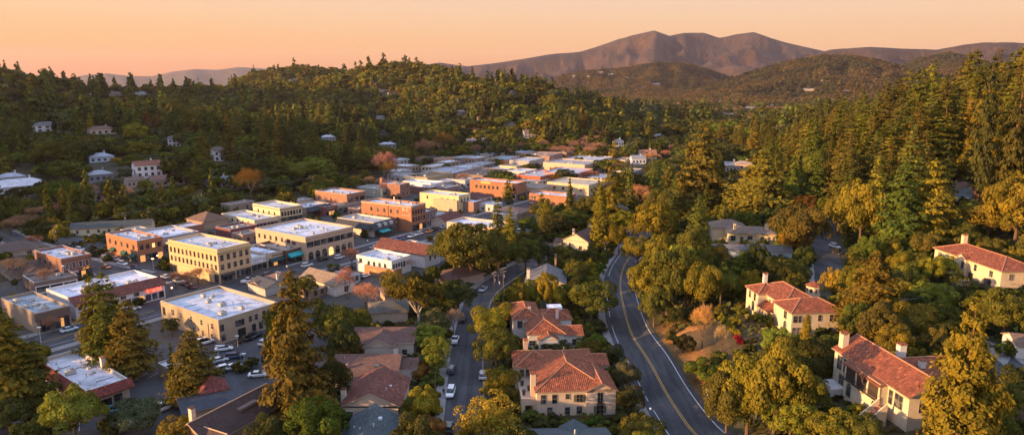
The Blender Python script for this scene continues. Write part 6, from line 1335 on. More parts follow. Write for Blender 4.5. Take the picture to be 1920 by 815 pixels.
def car_proto(kind):
    L, wd = {'sedan': (4.6, .9), 'suv': (4.7, .95), 'pickup': (5.4, .97), 'van': (5.0, .97)}[kind]; h = L / 2
    body, glass_, roof = MB(), MB(), MB()
    if kind == 'sedan':
        loft(body, [(-h,.72,.35,.62,.6,.78),(-h+.12,wd*.95,.28,.72,.76,.9),(-h+.9,wd,.24,.78,.78,.95),(.7,wd,.24,.78,.78,.95),(h-.5,wd*.97,.26,.68,.74,.8),(h-.08,wd*.88,.3,.58,.66,.66),(h,.7,.36,.5,.55,.58)])
        loft(glass_, [(-h+.75,.7,.93,.95,.66,.96),(-h+1.35,.76,.93,1.0,.6,1.36),(.2,.76,.93,1.0,.6,1.4),(1.15,.72,.93,.95,.66,.97)]); roof.box(-h+1.3,.25,-.59,.59,1.375,1.425); rp = 1.4
    elif kind in ('suv', 'van'):
        ht = 1.68 if kind == 'suv' else 1.95
        loft(body, [(-h,.8,.4,.8,.74,.98),(-h+.1,wd,.32,.9,.84,1.05),(.9,wd,.28,.9,.84,1.05),(h-.5,wd*.97,.3,.82,.8,.98),(h-.06,wd*.9,.34,.7,.72,.82),(h,.75,.4,.6,.6,.7)])
        loft(glass_, [(-h+.12,.8,1.03,1.08,.74,1.1),(-h+.4,.82,1.03,1.12,.68,ht-.06),(.3,.82,1.03,1.12,.68,ht-.02),(1.25,.78,1.03,1.05,.72,1.07)]); roof.box(-h+.35,.4,-.67,.67,ht-.04,ht+.02)
    else:
        loft(body, [(-h,.9,.42,.85,.86,.95),(-h+.08,wd,.38,.88,.88,.98),(.9,wd,.34,.9,.86,1.02),(h-.5,wd*.97,.36,.84,.82,1.0),(h-.06,wd*.92,.4,.75,.74,.86),(h,.8,.46,.66,.64,.74)])
        loft(glass_, [(-.75,.8,1.0,1.05,.72,1.1),(-.6,.82,1.0,1.1,.66,1.66),(.35,.82,1.0,1.1,.66,1.68),(1.25,.78,1.0,1.03,.7,1.05)]); roof.box(-.62,.42,-.65,.65,1.64,1.71); body.box(-h+.1,-.8,-wd+.02,-wd+.12,.98,1.1); body.box(-h+.1,-.8,wd-.12,wd-.02,.98,1.1); body.box(-h+.02,-h+.1,-wd+.1,wd-.1,.97,1.1)
    P = {'body': body.mesh('body', [PAINT]), 'cabin_glass': glass_.mesh('cabin_glass', [CGL]), 'cabin_roof': roof.mesh('cabin_roof', [PAINT])}
    t = MB(); t.tube((0,-.11,0),(0,.11,0),.33,.33,12); P['tyre'] = t.mesh('tyre', [TYRE]); r = MB(); r.tube((0,-.125,0),(0,.125,0),.2,.2,10); P['rim'] = r.mesh('rim', [RIM])
    hl = MB(); hl.box(-.05,.03,-.17,.17,-.06,.06); P['headlight'] = hl.mesh('headlight', [HLT]); P['taillight'] = hl.mesh('taillight', [TLT])
    bp = MB(); bp.box(h-.03,h+.05,-.7,.7,.3,.44); bp.box(-h-.05,-h+.03,-.7,.7,.34,.48); P['bumper'] = bp.mesh('bumper', [PLS])
    mr = MB(); mr.box(.75,.92,wd-.02,wd+.16,.95,1.08); mr.box(.75,.92,-wd-.16,-wd+.02,.95,1.08); P['mirror'] = mr.mesh('mirror', [PAINT])
    return P, L, wd
CARP = {k: car_proto(k) for k in ('sedan', 'suv', 'pickup', 'van')}
def car(px, py, kind, colour, ang, label, group=None, xy=None):
    x, y = xy or G(px, py); P, L, wd = CARP[kind]; h = L / 2
    root = thing('parked_car' if kind != 'pickup' else 'pickup_truck', label, {'sedan': 'car', 'suv': 'car', 'pickup': 'pickup truck', 'van': 'van'}[kind], (x, y, tz(x, y) + 0.11), R(ang), group)
    for nm in ('body', 'cabin_glass', 'cabin_roof', 'bumper', 'mirror'):
        o = bpy.data.objects.new(nm, P[nm]); link(o, root); o.color = (*colour, 1)
    for sx in (-h * .62, h * .62):
        for sy in (-1, 1):
            w = bpy.data.objects.new('wheel', P['tyre']); link(w, root); w.location = (sx, sy * (wd - .1), .33); q = bpy.data.objects.new('rim', P['rim']); link(q, w)
    for sy in (-1, 1):
        a = bpy.data.objects.new('headlight', P['headlight']); link(a, root); a.location = (h - .06, sy * .58, .62)
        a = bpy.data.objects.new('taillight', P['taillight']); link(a, root); a.location = (-h + .03, sy * .66, .75)
    return root
W_, S_, K_, N_, M_, B_, T_, O_ = (.75,.74,.72), (.42,.44,.46), (.02,.02,.022), (.03,.045,.1), (.14,.03,.03), (.1,.2,.42), (.1,.3,.33), (.7,.25,.06)
CARS = [(906,545,'sedan',S_,252,'silver car parked at the bend of the residential street'),(869,602,'suv',K_,88,'black car parked under the dark tree on the residential street'),(853,641,'pickup',W_,88,'white pickup on the left kerb of the residential street'),(846,697,'suv',N_,88,'navy blue car behind the white car on the residential street'),
 (845,740,'suv',W_,268,'white car parked facing the camera beside the walking person'),(842,806,'suv',(.03,.05,.05),88,'dark car nearest the camera on the residential street'),(906,707,'suv',W_,90,'white car half under the trees on the right kerb'),(911,596,'suv',K_,88,'dark car under the golden tree on the right kerb'),
 (130,621,'sedan',(.5,.6,.66),57,'pale silver car before the grey blue roofed store'),
 (312,522,'sedan',W_,-32,'white car first in the row beside the pale yellow block'),(324,526,'sedan',K_,-32,'black car second in the row beside the pale yellow block'),(335,530,'suv',S_,-32,'silver car in the middle of the row beside the pale yellow block'),(347,535,'sedan',M_,-32,'maroon car fourth in the row beside the pale yellow block'),(359,540,'sedan',M_,-32,'maroon car last in the row, nearest the corner'),
 (466,529,'pickup',W_,57,'white pickup in the shopping street before the pale yellow block'),(488,525,'sedan',B_,57,'blue car ahead of the white pickup'),(504,518,'suv',K_,57,'black car before the beige restaurant'),(522,516,'sedan',S_,57,'silver car before the teal awning shop'),
 (230,497,'suv',W_,-30,'white car at the corner by the green awnings'),(216,488,'sedan',S_,-30,'silver car before the brick corner store'),(198,486,'suv',K_,-30,'black car beside the brick corner store'),(176,480,'sedan',T_,-30,'teal car at the end of the cross street'),(199,503,'sedan',O_,-30,'orange car driving on the cross street'),(176,449,'van',W_,17,'white van before the long cream shed'),(157,455,'sedan',B_,17,'blue car left of the white van'),
 (499,645,'suv',W_,70,'white car standing alone in the parking lot'),(422,695,'suv',W_,40,'white car in the row by the lot lamp'),(407,702,'suv',K_,40,'dark car at the end of the row by the lot lamp'),(437,692,'sedan',W_,40,'white sedan at the tip of the row by the lot lamp'),(411,679,'sedan',W_,40,'white sedan behind the planted strip of the lot'),(396,683,'pickup',S_,40,'silver pickup behind the planted strip of the lot'),(385,645,'van',W_,50,'white van against the big beige block'),(461,640,'pickup',K_,55,'black pickup at the garage door of the beige block'),(480,632,'suv',K_,55,'black car at the end wall of the beige block'),(420,657,'sedan',W_,20,'white car at the corner of the beige block'),(484,706,'sedan',W_,10,'white car under the big conifer beside the lot'),
 (220,772,'suv',(.06,.14,.16),35,'teal car beside the office with red tiled eaves'),(241,762,'suv',(.05,.12,.13),35,'dark teal car nearest the office wall'),(304,770,'van',W_,60,'white van under the conifers in the lower lot'),(230,806,'suv',W_,80,'white car beside the olive shrub'),(48,814,'sedan',W_,30,'white car at the lower left corner'),(20,798,'suv',S_,30,'silver car under the large conifer at the lower left'),
 (773,445,'pickup',W_,240,'white pickup before the orange brick block'),(785,441,'suv',W_,240,'white car second before the orange brick block'),(815,433,'suv',K_,240,'black car before the white upper windows'),(832,427,'sedan',S_,240,'silver car before the white board fronted shop'),(804,436,'sedan',O_,240,'small orange car before the orange brick block'),(748,451,'van',B_,240,'blue van by the mansard building'),(637,485,'suv',W_,57,'white car under the arches of the tan block'),(702,466,'sedan',S_,57,'silver car behind the white flat block'),(713,463,'sedan',B_,57,'blue car behind the white flat block'),(732,457,'suv',K_,57,'dark car behind the red gable'),(606,488,'suv',K_,57,'black car before the arches of the tan block'),(655,506,'suv',K_,60,'black car left of the brown store wall'),(627,507,'sedan',K_,60,'dark sedan near the tan roofed store'),
 (1565,465,'suv',W_,-75,'white car parked on the right slope street'),(1571,476,'suv',K_,-75,'black car parked behind the white one on the right slope'),(1549,427,'suv',S_,-80,'silver car at the top of the right slope street'),
 (1008,378,'sedan',S_,60,'silver car in the street beyond the long brick block'),(958,366,'sedan',W_,60,'white car before the long brick block'),(905,362,'van',W_,60,'white van behind the stepped cream block'),(928,408,'sedan',K_,60,'black car by the golden hedge'),(985,447,'sedan',W_,30,'white car under the trees below the cottage'),(975,437,'van',W_,10,'white van in the yard below the flat brown store')]
for c in CARS: car(*c)
for i, (px, py) in enumerate([(890,372),(897,374),(912,370),(918,366),(935,374),(945,371),(952,376),(1000,382),(1016,380),(862,356),(870,353),(905,352),(912,350),(925,346),(938,352),(1020,346),(1030,349),(1045,341)]):
    g_ = random.Random(i); car(px, py, g_.choice(['sedan', 'suv', 'suv', 'pickup']), g_.choice([W_, S_, K_, N_, (.3,.3,.3), M_]), g_.choice([58, 62, 148, 240]), 'small distant car parked among the stores at the far end of the town', 'cars parked at the far end of the town')
for px, py, kd, cl, a_, lb in [(648,528,'suv',W_,57,'white car in the yard beside the grey shed'),(660,535,'sedan',S_,57,'silver car in the yard beside the grey shed'),(672,525,'suv',K_,57,'black car in the yard beside the brown store wall'),(684,520,'sedan',W_,57,'white sedan below the gold lettered brown wall'),(545,512,'sedan',N_,57,'navy car before the teal awning shop'),(576,500,'suv',W_,57,'white car at the corner of the tan arcaded block'),(300,503,'sedan',K_,-30,'black car turning at the brick corner store'),(255,505,'suv',N_,-30,'navy car in the middle of the cross street'),(60,650,'sedan',K_,57,'black car on the main street at the left edge'),(196,598,'suv',K_,57,'black car parked before the tiled eave block'),(250,582,'sedan',W_,57,'white car parked before the tiled eave block'),(120,805,'suv',K_,30,'black car between the trees at the lower left'),(262,790,'sedan',S_,60,'silver sedan in the lower lot by the hedge'),(440,672,'suv',N_,20,'navy car by the tall pale lamp post'),(150,470,'suv',W_,-30,'white car behind the dark red brick store'),(130,463,'sedan',K_,17,'black car before the long cream shed')]:
    car(px, py, kd, cl, a_, lb)
# ---------------------------------------------------------------- poles, lamps, signs
WOOD = plain((0.16, 0.1, 0.06)); STEEL = plain((0.1, 0.1, 0.1)); PALEM = plain((0.6, 0.6, 0.58))
def place(px, pyb, pyt, xy=None):
    x, y = xy or G(px, pyb); z = tz(x, y); lo, hi = 0.2, 60
    for _ in range(30):
        m = (lo + hi) / 2
        if proj(x, y, z + m)[1] > pyt: lo = m
        else: hi = m
    return x, y, z, lo
POLES = []
def utility_pole(px, pyb, pyt, label, arms=2, ang=30, lean=None, r=0.16):
    x, y, z, h = place(px, pyb, pyt); root = thing('utility_pole', label, 'pole', (x, y, z), R(ang))
    mb = MB(); mb.tube((0,0,-.4),(0,0,h), r, r*.7, 7); mb.build('post', [WOOD], root)
    for k in range(arms):
        mb = MB(); mb.box(-1.2,1.2,-.07,.07,h-.7-k*1.1,h-.55-k*1.1); a = mb.build('crossarm', [WOOD], root)
        for q in (-1.05,-.5,.5,1.05):
            mb = MB(); mb.tube((q,0,h-.55-k*1.1),(q,0,h-.33-k*1.1),.05,.04,6); mb.build('insulator', [PALEM], a)
    if arms: mb = MB(); mb.tube((.3,0,h-3.4),(.3,0,h-2.5),.2,.2,8); mb.build('transformer', [PALEM], root)
    POLES.append((x, y, z + h - .4)); return root
up1 = utility_pole(927,597,508,'bare utility pole at the bend of the residential street',1,60)
utility_pole(935,590,513,'shorter leaning lattice pole beside the bare utility pole',1,20,r=.1)
utility_pole(944,585,500,'utility pole with crossed braces at the street bend',2,40,r=.13)
utility_pole(380,402,354,'utility pole with two crossarms before the wooded left slope',2,60)
utility_pole(107,470,421,'pale topped pole behind the dark red brick store',1,60); utility_pole(59,470,444,'pole left of the dark red brick store',1,60); utility_pole(236,432,398,'utility pole behind the brick corner store',2,40)
utility_pole(588,372,331,'utility pole behind the cream block with seven windows',2,55); utility_pole(1803,572,522,'wooden utility pole below the long villa',2,10); utility_pole(1690,612,558,'twin wooden pole in the garden trees of the right slope',1,30); utility_pole(1133,480,453,'utility pole beside the curving road near the cottage',1,10); utility_pole(817,742,698,'wooden pole on the pavement of the residential street',0,0)
def wire(a, b, sag, label):
    mb = MB(); a, b = Vector(a), Vector(b); p = a
    for i in range(1, 13):
        t = i / 12; q = a.lerp(b, t) - Vector((0, 0, 4 * sag * t * (1 - t))); mb.tube(p, q, 0.035, 0.035, 4, cap=False); p = q
    tag(mb.build('power_line', [STEEL]), label, 'power line', 'wires between the utility poles')
far = lambda px, py, D, z: (lambda x: (x, D, z))((px - 960) / FPX * D)
for off in (-.8, 0, .8):
    wire((POLES[8][0]+off, POLES[8][1], POLES[8][2]), (POLES[8][0]+46+off, POLES[8][1]-42, POLES[8][2]-6), 1.6, 'sagging wire running off to the right from the wooden pole')
    wire((POLES[8][0]+off, POLES[8][1], POLES[8][2]), (POLES[9][0]+off, POLES[9][1], POLES[9][2]), 1.2, 'sagging wire between the two wooden poles of the right slope')
    wire((POLES[3][0]+off, POLES[3][1], POLES[3][2]), (POLES[7][0]+off, POLES[7][1], POLES[7][2]), 2.0, 'sagging wire along the valley edge behind the town')
    wire((POLES[3][0]+off, POLES[3][1], POLES[3][2]), (POLES[6][0]+off, POLES[6][1], POLES[6][2]), 2.0, 'sagging wire behind the brick corner store')
    wire((POLES[6][0]+off, POLES[6][1], POLES[6][2]), (POLES[4][0]+off, POLES[4][1], POLES[4][2]), 1.6, 'sagging wire across the end of the cross street')
def lamp(px, pyb, pyt, label, globe=True, group=None, lit=False):
    x, y, z, h = place(px, pyb, pyt); root = thing('street_lamp', label, 'street lamp', (x, y, z), 0, group)
    mb = MB(); mb.tube((0,0,-.2),(0,0,h-.35),.07,.05,7); mb.tube((0,0,0),(0,0,.5),.13,.1,8); mb.build('post', [STEEL if globe else PALEM], root)
    mb = MB()
    if globe: mb.ball((0,0,h-.2),.27,10)
    else: mb.box(-.45,.45,-.2,.2,h-.3,h-.1)
    mb.build('lamp_head', [glow((1,.6,.25),3.0) if lit else plain((0.8,0.8,0.76))], root)
lamp(1218,802,764,'black lamp post with a white globe beside the curving road'); lamp(1206,802,782,'small lamp post by the garden wall')
lamp(459,684,661,'white headed lamp in the parking lot',False); lamp(410,676,646,'pale lamp post behind the planted strip of the lot',False); lamp(446,650,628,'lamp post near the corner of the beige block',False)
for i, (a, b, c, t) in enumerate([(324,558,538,'lamp at the street corner by the glowing sign'),(122,532,497,'tall lamp before the dark red brick store'),(298,505,478,'lit lamp at the brick corner store'),(288,505,484,'second lit lamp at the brick corner store'),(335,542,520,'lamp among the bare trees of the pale yellow block'),(672,498,470,'lamp under the arches of the tan block'),(540,530,498,'lamp before the teal awning shop'),(845,437,415,'lamp in the shopping street by the peach block'),(690,474,450,'lamp behind the white flat block'),(78,650,612,'lamp on the main street before the grey blue roofed store'),(940,310,292,'lamp at the far end of town'),(1010,310,290,'lamp before the grey two storey building')]):
    lamp(a, b, c, t, i % 2 == 0, lit=i in (0, 2, 3))
def sign(px, pyb, pyt, label, w, hh, colour, round_=False, arrow=None):
    x, y, z, h = place(px, pyb, pyt); root = thing('road_sign', label, 'sign', (x, y, z), R(8))
    mb = MB(); mb.tube((0,0,-.2),(0,0,h),.05,.05,6); mb.build('post', [PALEM], root); mb = MB()
    if round_: mb.tube((0,-.07,h-w/2),(0,-.05,h-w/2),w/2,w/2,14)
    else: mb.box(-w/2,w/2,-.08,-.055,h-hh,h)
    p = mb.build('panel', [plain(colour)], root)
    if arrow:
        mb = MB(); mb.box(-w*.28,w*.28,-.1,-.082,h-hh*.45,h-hh*.25); mb.box(-w*.3,w*.3,-.1,-.082,h-hh*.8,h-hh*.62); mb.build('lettering', [plain((0.06,0.06,0.06))], root)
sign(1325,763,727,'small white sign on a post at the foot of the bank',.75,.95,(0.75,0.72,0.68),arrow=True); sign(1192,500,487,'round white sign at the bend of the road',.9,.9,(0.7,0.68,0.64),True); sign(1203,540,529,'white marker post in the roadside bushes',.5,1.2,(0.75,0.73,0.7))
# a person on the pavement of the residential street
def person(px, py, label, colours, ang):
    x, y = G(px, py); z = tz(x, y) + 0.2; root = thing('person', label, 'person', (x, y, z), R(ang))
    def skin(nm, pts, edges, rad, mat):
        me = bpy.data.meshes.new(nm); me.from_pydata(pts, edges, []); me.materials.append(mat); o = bpy.data.objects.new(nm, me); link(o, root)
        m = o.modifiers.new('s', 'SKIN'); o.modifiers.new('ss', 'SUBSURF').levels = 1; o.modifiers['ss'].render_levels = 1
        for i, r in enumerate(rad): me.skin_vertices[0].data[i].radius = (r, r)
        me.skin_vertices[0].data[0].use_root = True
        return o
    pts = [(0,0,.95),(0,0,1.2),(0,.0,1.42),(0,-.01,1.52),(0,-.02,1.64),(0,-.02,1.74), (.1,0,.92),(.12,-.1,.5),(.12,.02,.08),(.12,-.12,.04), (-.1,0,.92),(-.12,.12,.5),(-.12,.3,.12),(-.12,.2,.05), (.19,0,1.4),(.25,.08,1.13),(.24,-.02,.9),(.24,-.05,.8), (-.19,0,1.4),(-.25,-.08,1.13),(-.24,-.16,.92),(-.24,-.2,.83)]
    ed = [(0,1),(1,2),(2,3),(3,4),(4,5),(0,6),(6,7),(7,8),(8,9),(0,10),(10,11),(11,12),(12,13),(2,14),(14,15),(15,16),(16,17),(2,18),(18,19),(19,20),(20,21)]
    rad = [.15,.14,.15,.055,.1,.07,.1,.07,.045,.04,.1,.07,.045,.04,.065,.05,.035,.04,.065,.05,.035,.04]
    n = NT('clothes'); zc = n.n('ShaderNodeSeparateXYZ', Vector=n.co('Object')).outputs[2]
    col = n.ramp(n.math('MULTIPLY', zc, 1 / 1.85), [(0.0, colours[1]), (0.5, colours[0]), (0.8, (0.42, 0.26, 0.18))]); n.t.nodes[-1]
    for q in n.t.nodes:
        if q.type == 'VALTORGB': q.color_ramp.interpolation = 'CONSTANT'
    b = skin('body', pts, ed, rad, n.bsdf(col, 0.8))
    mb = MB(); mb.ball((0,.02,1.74),.115,8); mb.build('hair', [plain((0.03,0.02,0.015))], root)
person(832,741,'person in dark clothes walking on the pavement by the white car', ((0.03,0.03,0.04),(0.02,0.02,0.025)), 10)
# ---------------------------------------------------------------- trees and shrubs
TINT = {'dark': (0.04,0.05,0.019), 'green': (0.058,0.078,0.018), 'olive': (0.07,0.08,0.021), 'gold': (0.112,0.11,0.02), 'yellow': (0.165,0.155,0.024), 'lime': (0.11,0.14,0.03), 'rust': (0.125,0.08,0.024),
        'conifer': (0.06,0.073,0.02), 'bluegreen': (0.06,0.075,0.045), 'bronze': (0.078,0.077,0.02), 'pink': (0.3,0.18,0.15), 'mauve': (0.2,0.13,0.125), 'grey': (0.24,0.2,0.17), 'straw': (0.3,0.2,0.1), 'red': (0.22,0.012,0.03)}
TW = {'dark':'dark green','green':'green','olive':'olive green','gold':'golden green','yellow':'yellow','lime':'yellow green','rust':'rust brown','conifer':'green','bluegreen':'grey green','bronze':'bronze','pink':'pink','mauve':'mauve grey','grey':'pale grey','straw':'straw coloured','red':'red'}
def vary(c, s=0.18):
    k = rng.normal(1, s); return tuple(float(np.clip(v * w * k * rng.normal(1, 0.07), 0.008, 0.5)) for v, w in zip(c, (1.08, 0.96, 0.84)))
TREES = []     # every tree: dict
def T(key, x, y, w, h, tint, label=None, z=None, fixed=False, kind=None, group=None):
    z = tz(x, y) - 0.1 if z is None else z
    kind = kind or ('shrub' if key[:5] == 'shrub' else 'bare_tree' if key[:4] == 'bare' else 'conifer_tree' if key[:3] in ('red', 'pin', 'ced', 'cyp', 'gol') else 'broadleaf_tree')
    d = math.sqrt(x*x + y*y + (z - H0)**2)
    TREES.append(dict(key=key, x=x, y=y, z=z, w=w, h=h, tint=tint, label=label, app=math.sqrt(w * h * (2.2 if kind == 'conifer_tree' and w == h else 1)) * (0.5 if kind == 'conifer_tree' and w == h else 1) / d, d=d, fixed=fixed, kind=kind, group=group))
WREL = {'redwood_a': .36, 'redwood_b': .42, 'redwood_c': .31, 'redwood_d': .48, 'pine_a': .55, 'cedar_a': .74, 'cypress_a': .21, 'golden_cone': .74}
def K(key, px, pyb, pyt, wpx, tint, label, D=None):
    """a tree picked out in the photograph: foot pixel, top pixel, width in pixels. D: its distance where the foot is hidden"""
    if D is None: x, y = G(px, pyb)
    else:
        d = ray(px, pyb); q = D / math.hypot(d[0], d[1]); x, y = d[0] * q, d[1] * q
    z = tz(x, y) - 0.1; lo, hi = 0.5, 70
    for _ in range(30):
        m = (lo + hi) / 2
        if proj(x, y, z + m)[1] > pyt: lo = m
        else: hi = m
    dep = proj(x, y, z)[2]; w = wpx * dep / FPX
    if key in WREL: w = w / WREL[key]
    T(key, x, y, w, lo, vary(TINT[tint], 0.05), label, z, True)
# foreground, left
K('redwood_d',24,775,572,150,'bronze','large bronze tipped redwood filling the left edge above the car lot')
K('redwood_b',186,688,512,84,'bronze','thin topped redwood before the tiled eave block'); K('redwood_b',212,700,503,104,'conifer','tall thin topped redwood between the office and the tiled eave block'); K('redwood_d',250,708,558,112,'bronze','broad redwood beside the carport')
K('redwood_d',366,752,616,120,'bronze','redwood between the carport and the parking lot'); K('redwood_c',328,742,638,34,'bronze','slim young redwood leaning on the parking lot redwood')
K('redwood_d',562,795,500,150,'bronze','great bronze redwood standing over the lower town'); K('oak_a',528,700,590,48,'green','bushy green tree behind the great bronze redwood'); K('oak_d',520,650,566,40,'olive','olive tree left of the great bronze redwood')
K('redwood_b',78,772,632,84,'conifer','shorter dark redwood on the flank of the large one at the left edge'); K('oak_a',20,812,752,70,'dark','dark shrubby tree below the redwood at the left edge'); K('shrub_a',75,815,766,54,'dark','dark bush at the lower left corner'); K('oak_b',98,800,752,50,'dark','dark tree left of the bright yellow green one'); K('shrub_b',205,815,780,50,'dark','dark bush under the bright yellow green tree')
K('oak_d',143,828,722,104,'lime','bright yellow green tree by the office with red tiled eaves'); K('oak_b',268,812,752,92,'bluegreen','olive grey shrub like tree in the lower car lot'); K('oak_a',598,850,752,112,'green','bright green bushy tree at the foot of the picture'); K('oak_d',340,842,776,74,'gold','golden green tree before the inn with the long brown roof')
K('oak_c',646,690,612,60,'dark','dark tree at the gap beside the great bronze redwood'); K('oak_b',628,760,676,56,'dark','dark tree left of the wide brown roof'); K('oak_d',640,640,566,54,'olive','olive tree above the brown house with the front gable'); K('shrub_a',665,676,640,34,'rust','rust tinted shrub at the corner of the wide brown roof'); K('oak_a',610,640,570,44,'green','green tree between the lot and the brown houses')
K('bare_a',686,584,526,62,'pink','pink leafless tree near the tan roofed store'); K('round_a',736,560,505,48,'gold','round golden topped tree beside the pink leafless tree'); K('bare_b',652,560,498,44,'mauve','mauve leafless tree beside the brown store'); K('bare_b',660,500,462,44,'mauve','mauve leafless street tree left of the white flat block')
K('euc_a',786,608,516,116,'bronze','big eucalyptus with pale forked limbs above the brown house'); K('oak_a',856,590,528,72,'dark','dense dark green tree at the edge of the residential street'); K('bare_b',850,625,575,40,'grey','bare grey tree below the dense dark green street tree')
K('round_a',805,660,607,72,'lime','upper of the two clipped round trees'); K('round_a',818,700,632,62,'lime','lower of the two clipped round trees'); K('shrub_b',750,658,632,34,'green','green shrub beside the brown front gable'); K('shrub_a',787,706,674,54,'rust','rust brown bush below the clipped round trees'); K('oak_d',796,798,722,64,'yellow','feathery yellow tree by the pavement'); K('oak_b',774,800,742,44,'olive','olive tree behind the feathery yellow tree'); K('oak_a',795,838,788,84,'rust','orange brown tree at the foot of the picture by the pavement'); K('shrub_b',822,718,695,30,'green','green shrub by the wooden pole'); K('shrub_a',648,812,770,50,'dark','dark shrubs left of the peach gabled house')
K('oak_b',920,646,580,76,'yellow','yellow tipped tree at the kerb beside the white rambling villa'); K('oak_c',945,616,572,64,'gold','golden tree over the corner of the white rambling villa'); K('oak_a',930,694,618,78,'olive','big olive tree at the kerb between the two villas'); K('oak_b',936,752,696,74,'gold','rounded golden tree left of the big peach villa'); K('round_a',920,838,742,128,'yellow','large yellow green tree at the foot of the picture by the street'); K('round_a',875,845,790,56,'yellow','smaller yellow green tree beside the large one at the street')
for i, (px, pb, pt, w, k, t) in enumerate([(990,790,768,36,'shrub_a','green'),(1014,794,773,32,'shrub_a','olive'),(1040,796,774,28,'shrub_b','dark'),(1062,798,786,26,'shrub_a','green'),(1090,798,786,30,'shrub_b','olive'),(1108,796,780,24,'shrub_a','rust'),(1128,794,780,28,'shrub_b','green'),(1180,782,728,52,'oak_b','dark'),(1163,790,770,36,'shrub_a','dark'),(1000,650,628,36,'shrub_b','green'),(1030,660,640,40,'shrub_a','dark'),(1060,656,638,36,'shrub_b','olive'),(1100,655,632,46,'shrub_a','green'),(1120,642,624,36,'shrub_b','dark'),(985,612,588,36,'shrub_a','green'),(1118,622,600,36,'shrub_b','dark')]):
    K(k, px, pb, pt, w, t, None)
K('oak_d',1176,742,672,48,'bluegreen','wispy grey green willow at the kerb of the curving road'); K('shrub_b',1140,726,690,40,'dark','dark shrub behind the big peach villa'); K('oak_b',1150,690,650,40,'dark','dark tree between the big peach villa and the road')
K('oak_b',1108,602,532,94,'olive','broad olive tree between the white villa and the road'); K('golden_cone',1106,530,482,44,'yellow','bright golden conical tree beside the grey gabled cottage'); K('shrub_b',1110,548,522,46,'green','green shrub under the golden conical tree'); K('oak_d',1000,585,520,40,'gold','golden tree left of the row behind the white villa'); K('oak_a',1026,585,512,44,'yellow','tallest golden tree of the row behind the white villa'); K('oak_b',1050,588,535,40,'olive','olive tree of the row behind the white villa'); K('oak_a',975,588,530,40,'gold','golden tree above the corner of the white villa'); K('oak_b',1076,560,528,30,'dark','dark shrub like tree at the cottage gable')
# middle
K('oak_a',884,530,424,118,'olive','spreading cypress with a leaning pale trunk at the street bend'); K('oak_c',852,515,432,84,'olive','golden crown of the spreading cypress clump'); K('oak_b',918,515,440,70,'olive','right hand crown of the spreading cypress clump'); K('redwood_a',955,460,384,46,'gold','golden conifer between the peach block and the trees'); K('oak_d',985,508,445,62,'olive','olive tree below the flat brown store'); K('oak_b',1010,505,455,50,'dark','dark tree behind the grey gabled cottage'); K('bare_b',935,520,450,42,'grey','grey leafless tree right of the spreading cypress')
K('redwood_b',1148,428,258,66,'gold','tall golden conifer standing alone over the town'); K('cypress_a',1124,470,346,38,'gold','slender golden conifer beside the cream cottage'); K('oak_a',1070,430,396,66,'green','green tree above the cream cottage'); K('oak_b',1040,440,404,50,'dark','dark tree left of the cream cottage'); K('cypress_a',1026,425,372,30,'gold','narrow golden conifer right of the small orange brick store'); K('redwood_a',1020,448,395,36,'conifer','conifer by the flat brown store'); K('oak_d',1100,412,372,54,'olive','olive tree under the tall golden conifer'); K('oak_a',1168,440,396,50,'gold','golden tree at the end of the curving road'); K('oak_b',1160,472,424,44,'gold','golden bush at the inner bend of the road'); K('oak_a',1090,505,470,46,'dark','dark tree right of the grey cottage roof'); K('oak_d',1060,500,456,52,'olive','row of olive trees before the cream cottage'); K('cypress_a',1108,500,452,26,'olive','narrow tree by the slender golden conifer')
K('bare_a',1198,392,342,50,'pink','pink blossoming tree left of the great redwood'); K('bare_b',1216,398,356,34,'pink','smaller pink blossoming tree by the great redwood'); K('bare_a',1222,306,284,40,'pink','pink blossoming tree by the orange roofed house'); K('bare_b',1250,298,280,30,'pink','pale pink tree right of the orange roofed house'); K('cypress_a',1178,272,246,18,'yellow','small bright columnar conifer left of the pair'); K('cypress_a',1216,272,236,22,'gold','taller columnar conifer of the pair'); K('oak_b',1262,262,232,46,'bronze','dark bronze oak behind the small yellow house')
K('redwood_d',1312,405,224,118,'bronze','great bronze redwood on the middle slope with a bare trunk'); K('redwood_b',1290,398,262,56,'bronze','second trunk of the great bronze redwood on the slope'); K('redwood_d',1335,395,286,86,'bronze','lower bronze redwood leaning on the great one'); K('cedar_a',1420,410,280,150,'gold','broad deodar cedar with layered drooping boughs'); K('redwood_a',1352,272,222,30,'bronze','bronze conifer behind the great redwood on the slope'); K('redwood_b',1385,290,222,44,'bronze','bronze conifer above the long dark roofed house'); K('redwood_a',1412,298,220,40,'gold','tall golden conifer left of the wood')
K('oak_a',1225,470,380,84,'gold','golden oak at the top of the bank above the road'); K('oak_b',1250,420,352,70,'olive','olive oak below the great bronze redwood'); K('bare_a',1242,470,432,40,'rust','rust red leafless tree above the road bend'); K('oak_d',1195,500,440,62,'gold','golden oak overhanging the road bend')
K('oak_b',323,630,598,34,'dark','clipped dark bush against the end of the big beige block'); K('shrub_a',470,690,668,26,'dark','hedge bush on the planted strip of the lot'); K('shrub_b',452,696,676,26,'dark','second hedge bush on the planted strip of the lot'); K('oak_a',512,700,650,34,'dark','dark tree at the edge of the lot beside the great redwood'); K('oak_b',575,560,520,40,'olive','olive tree behind the small brown hip roofed house'); K('shrub_a',560,545,522,34,'gold','golden shrubs before the small brown hip roofed house')
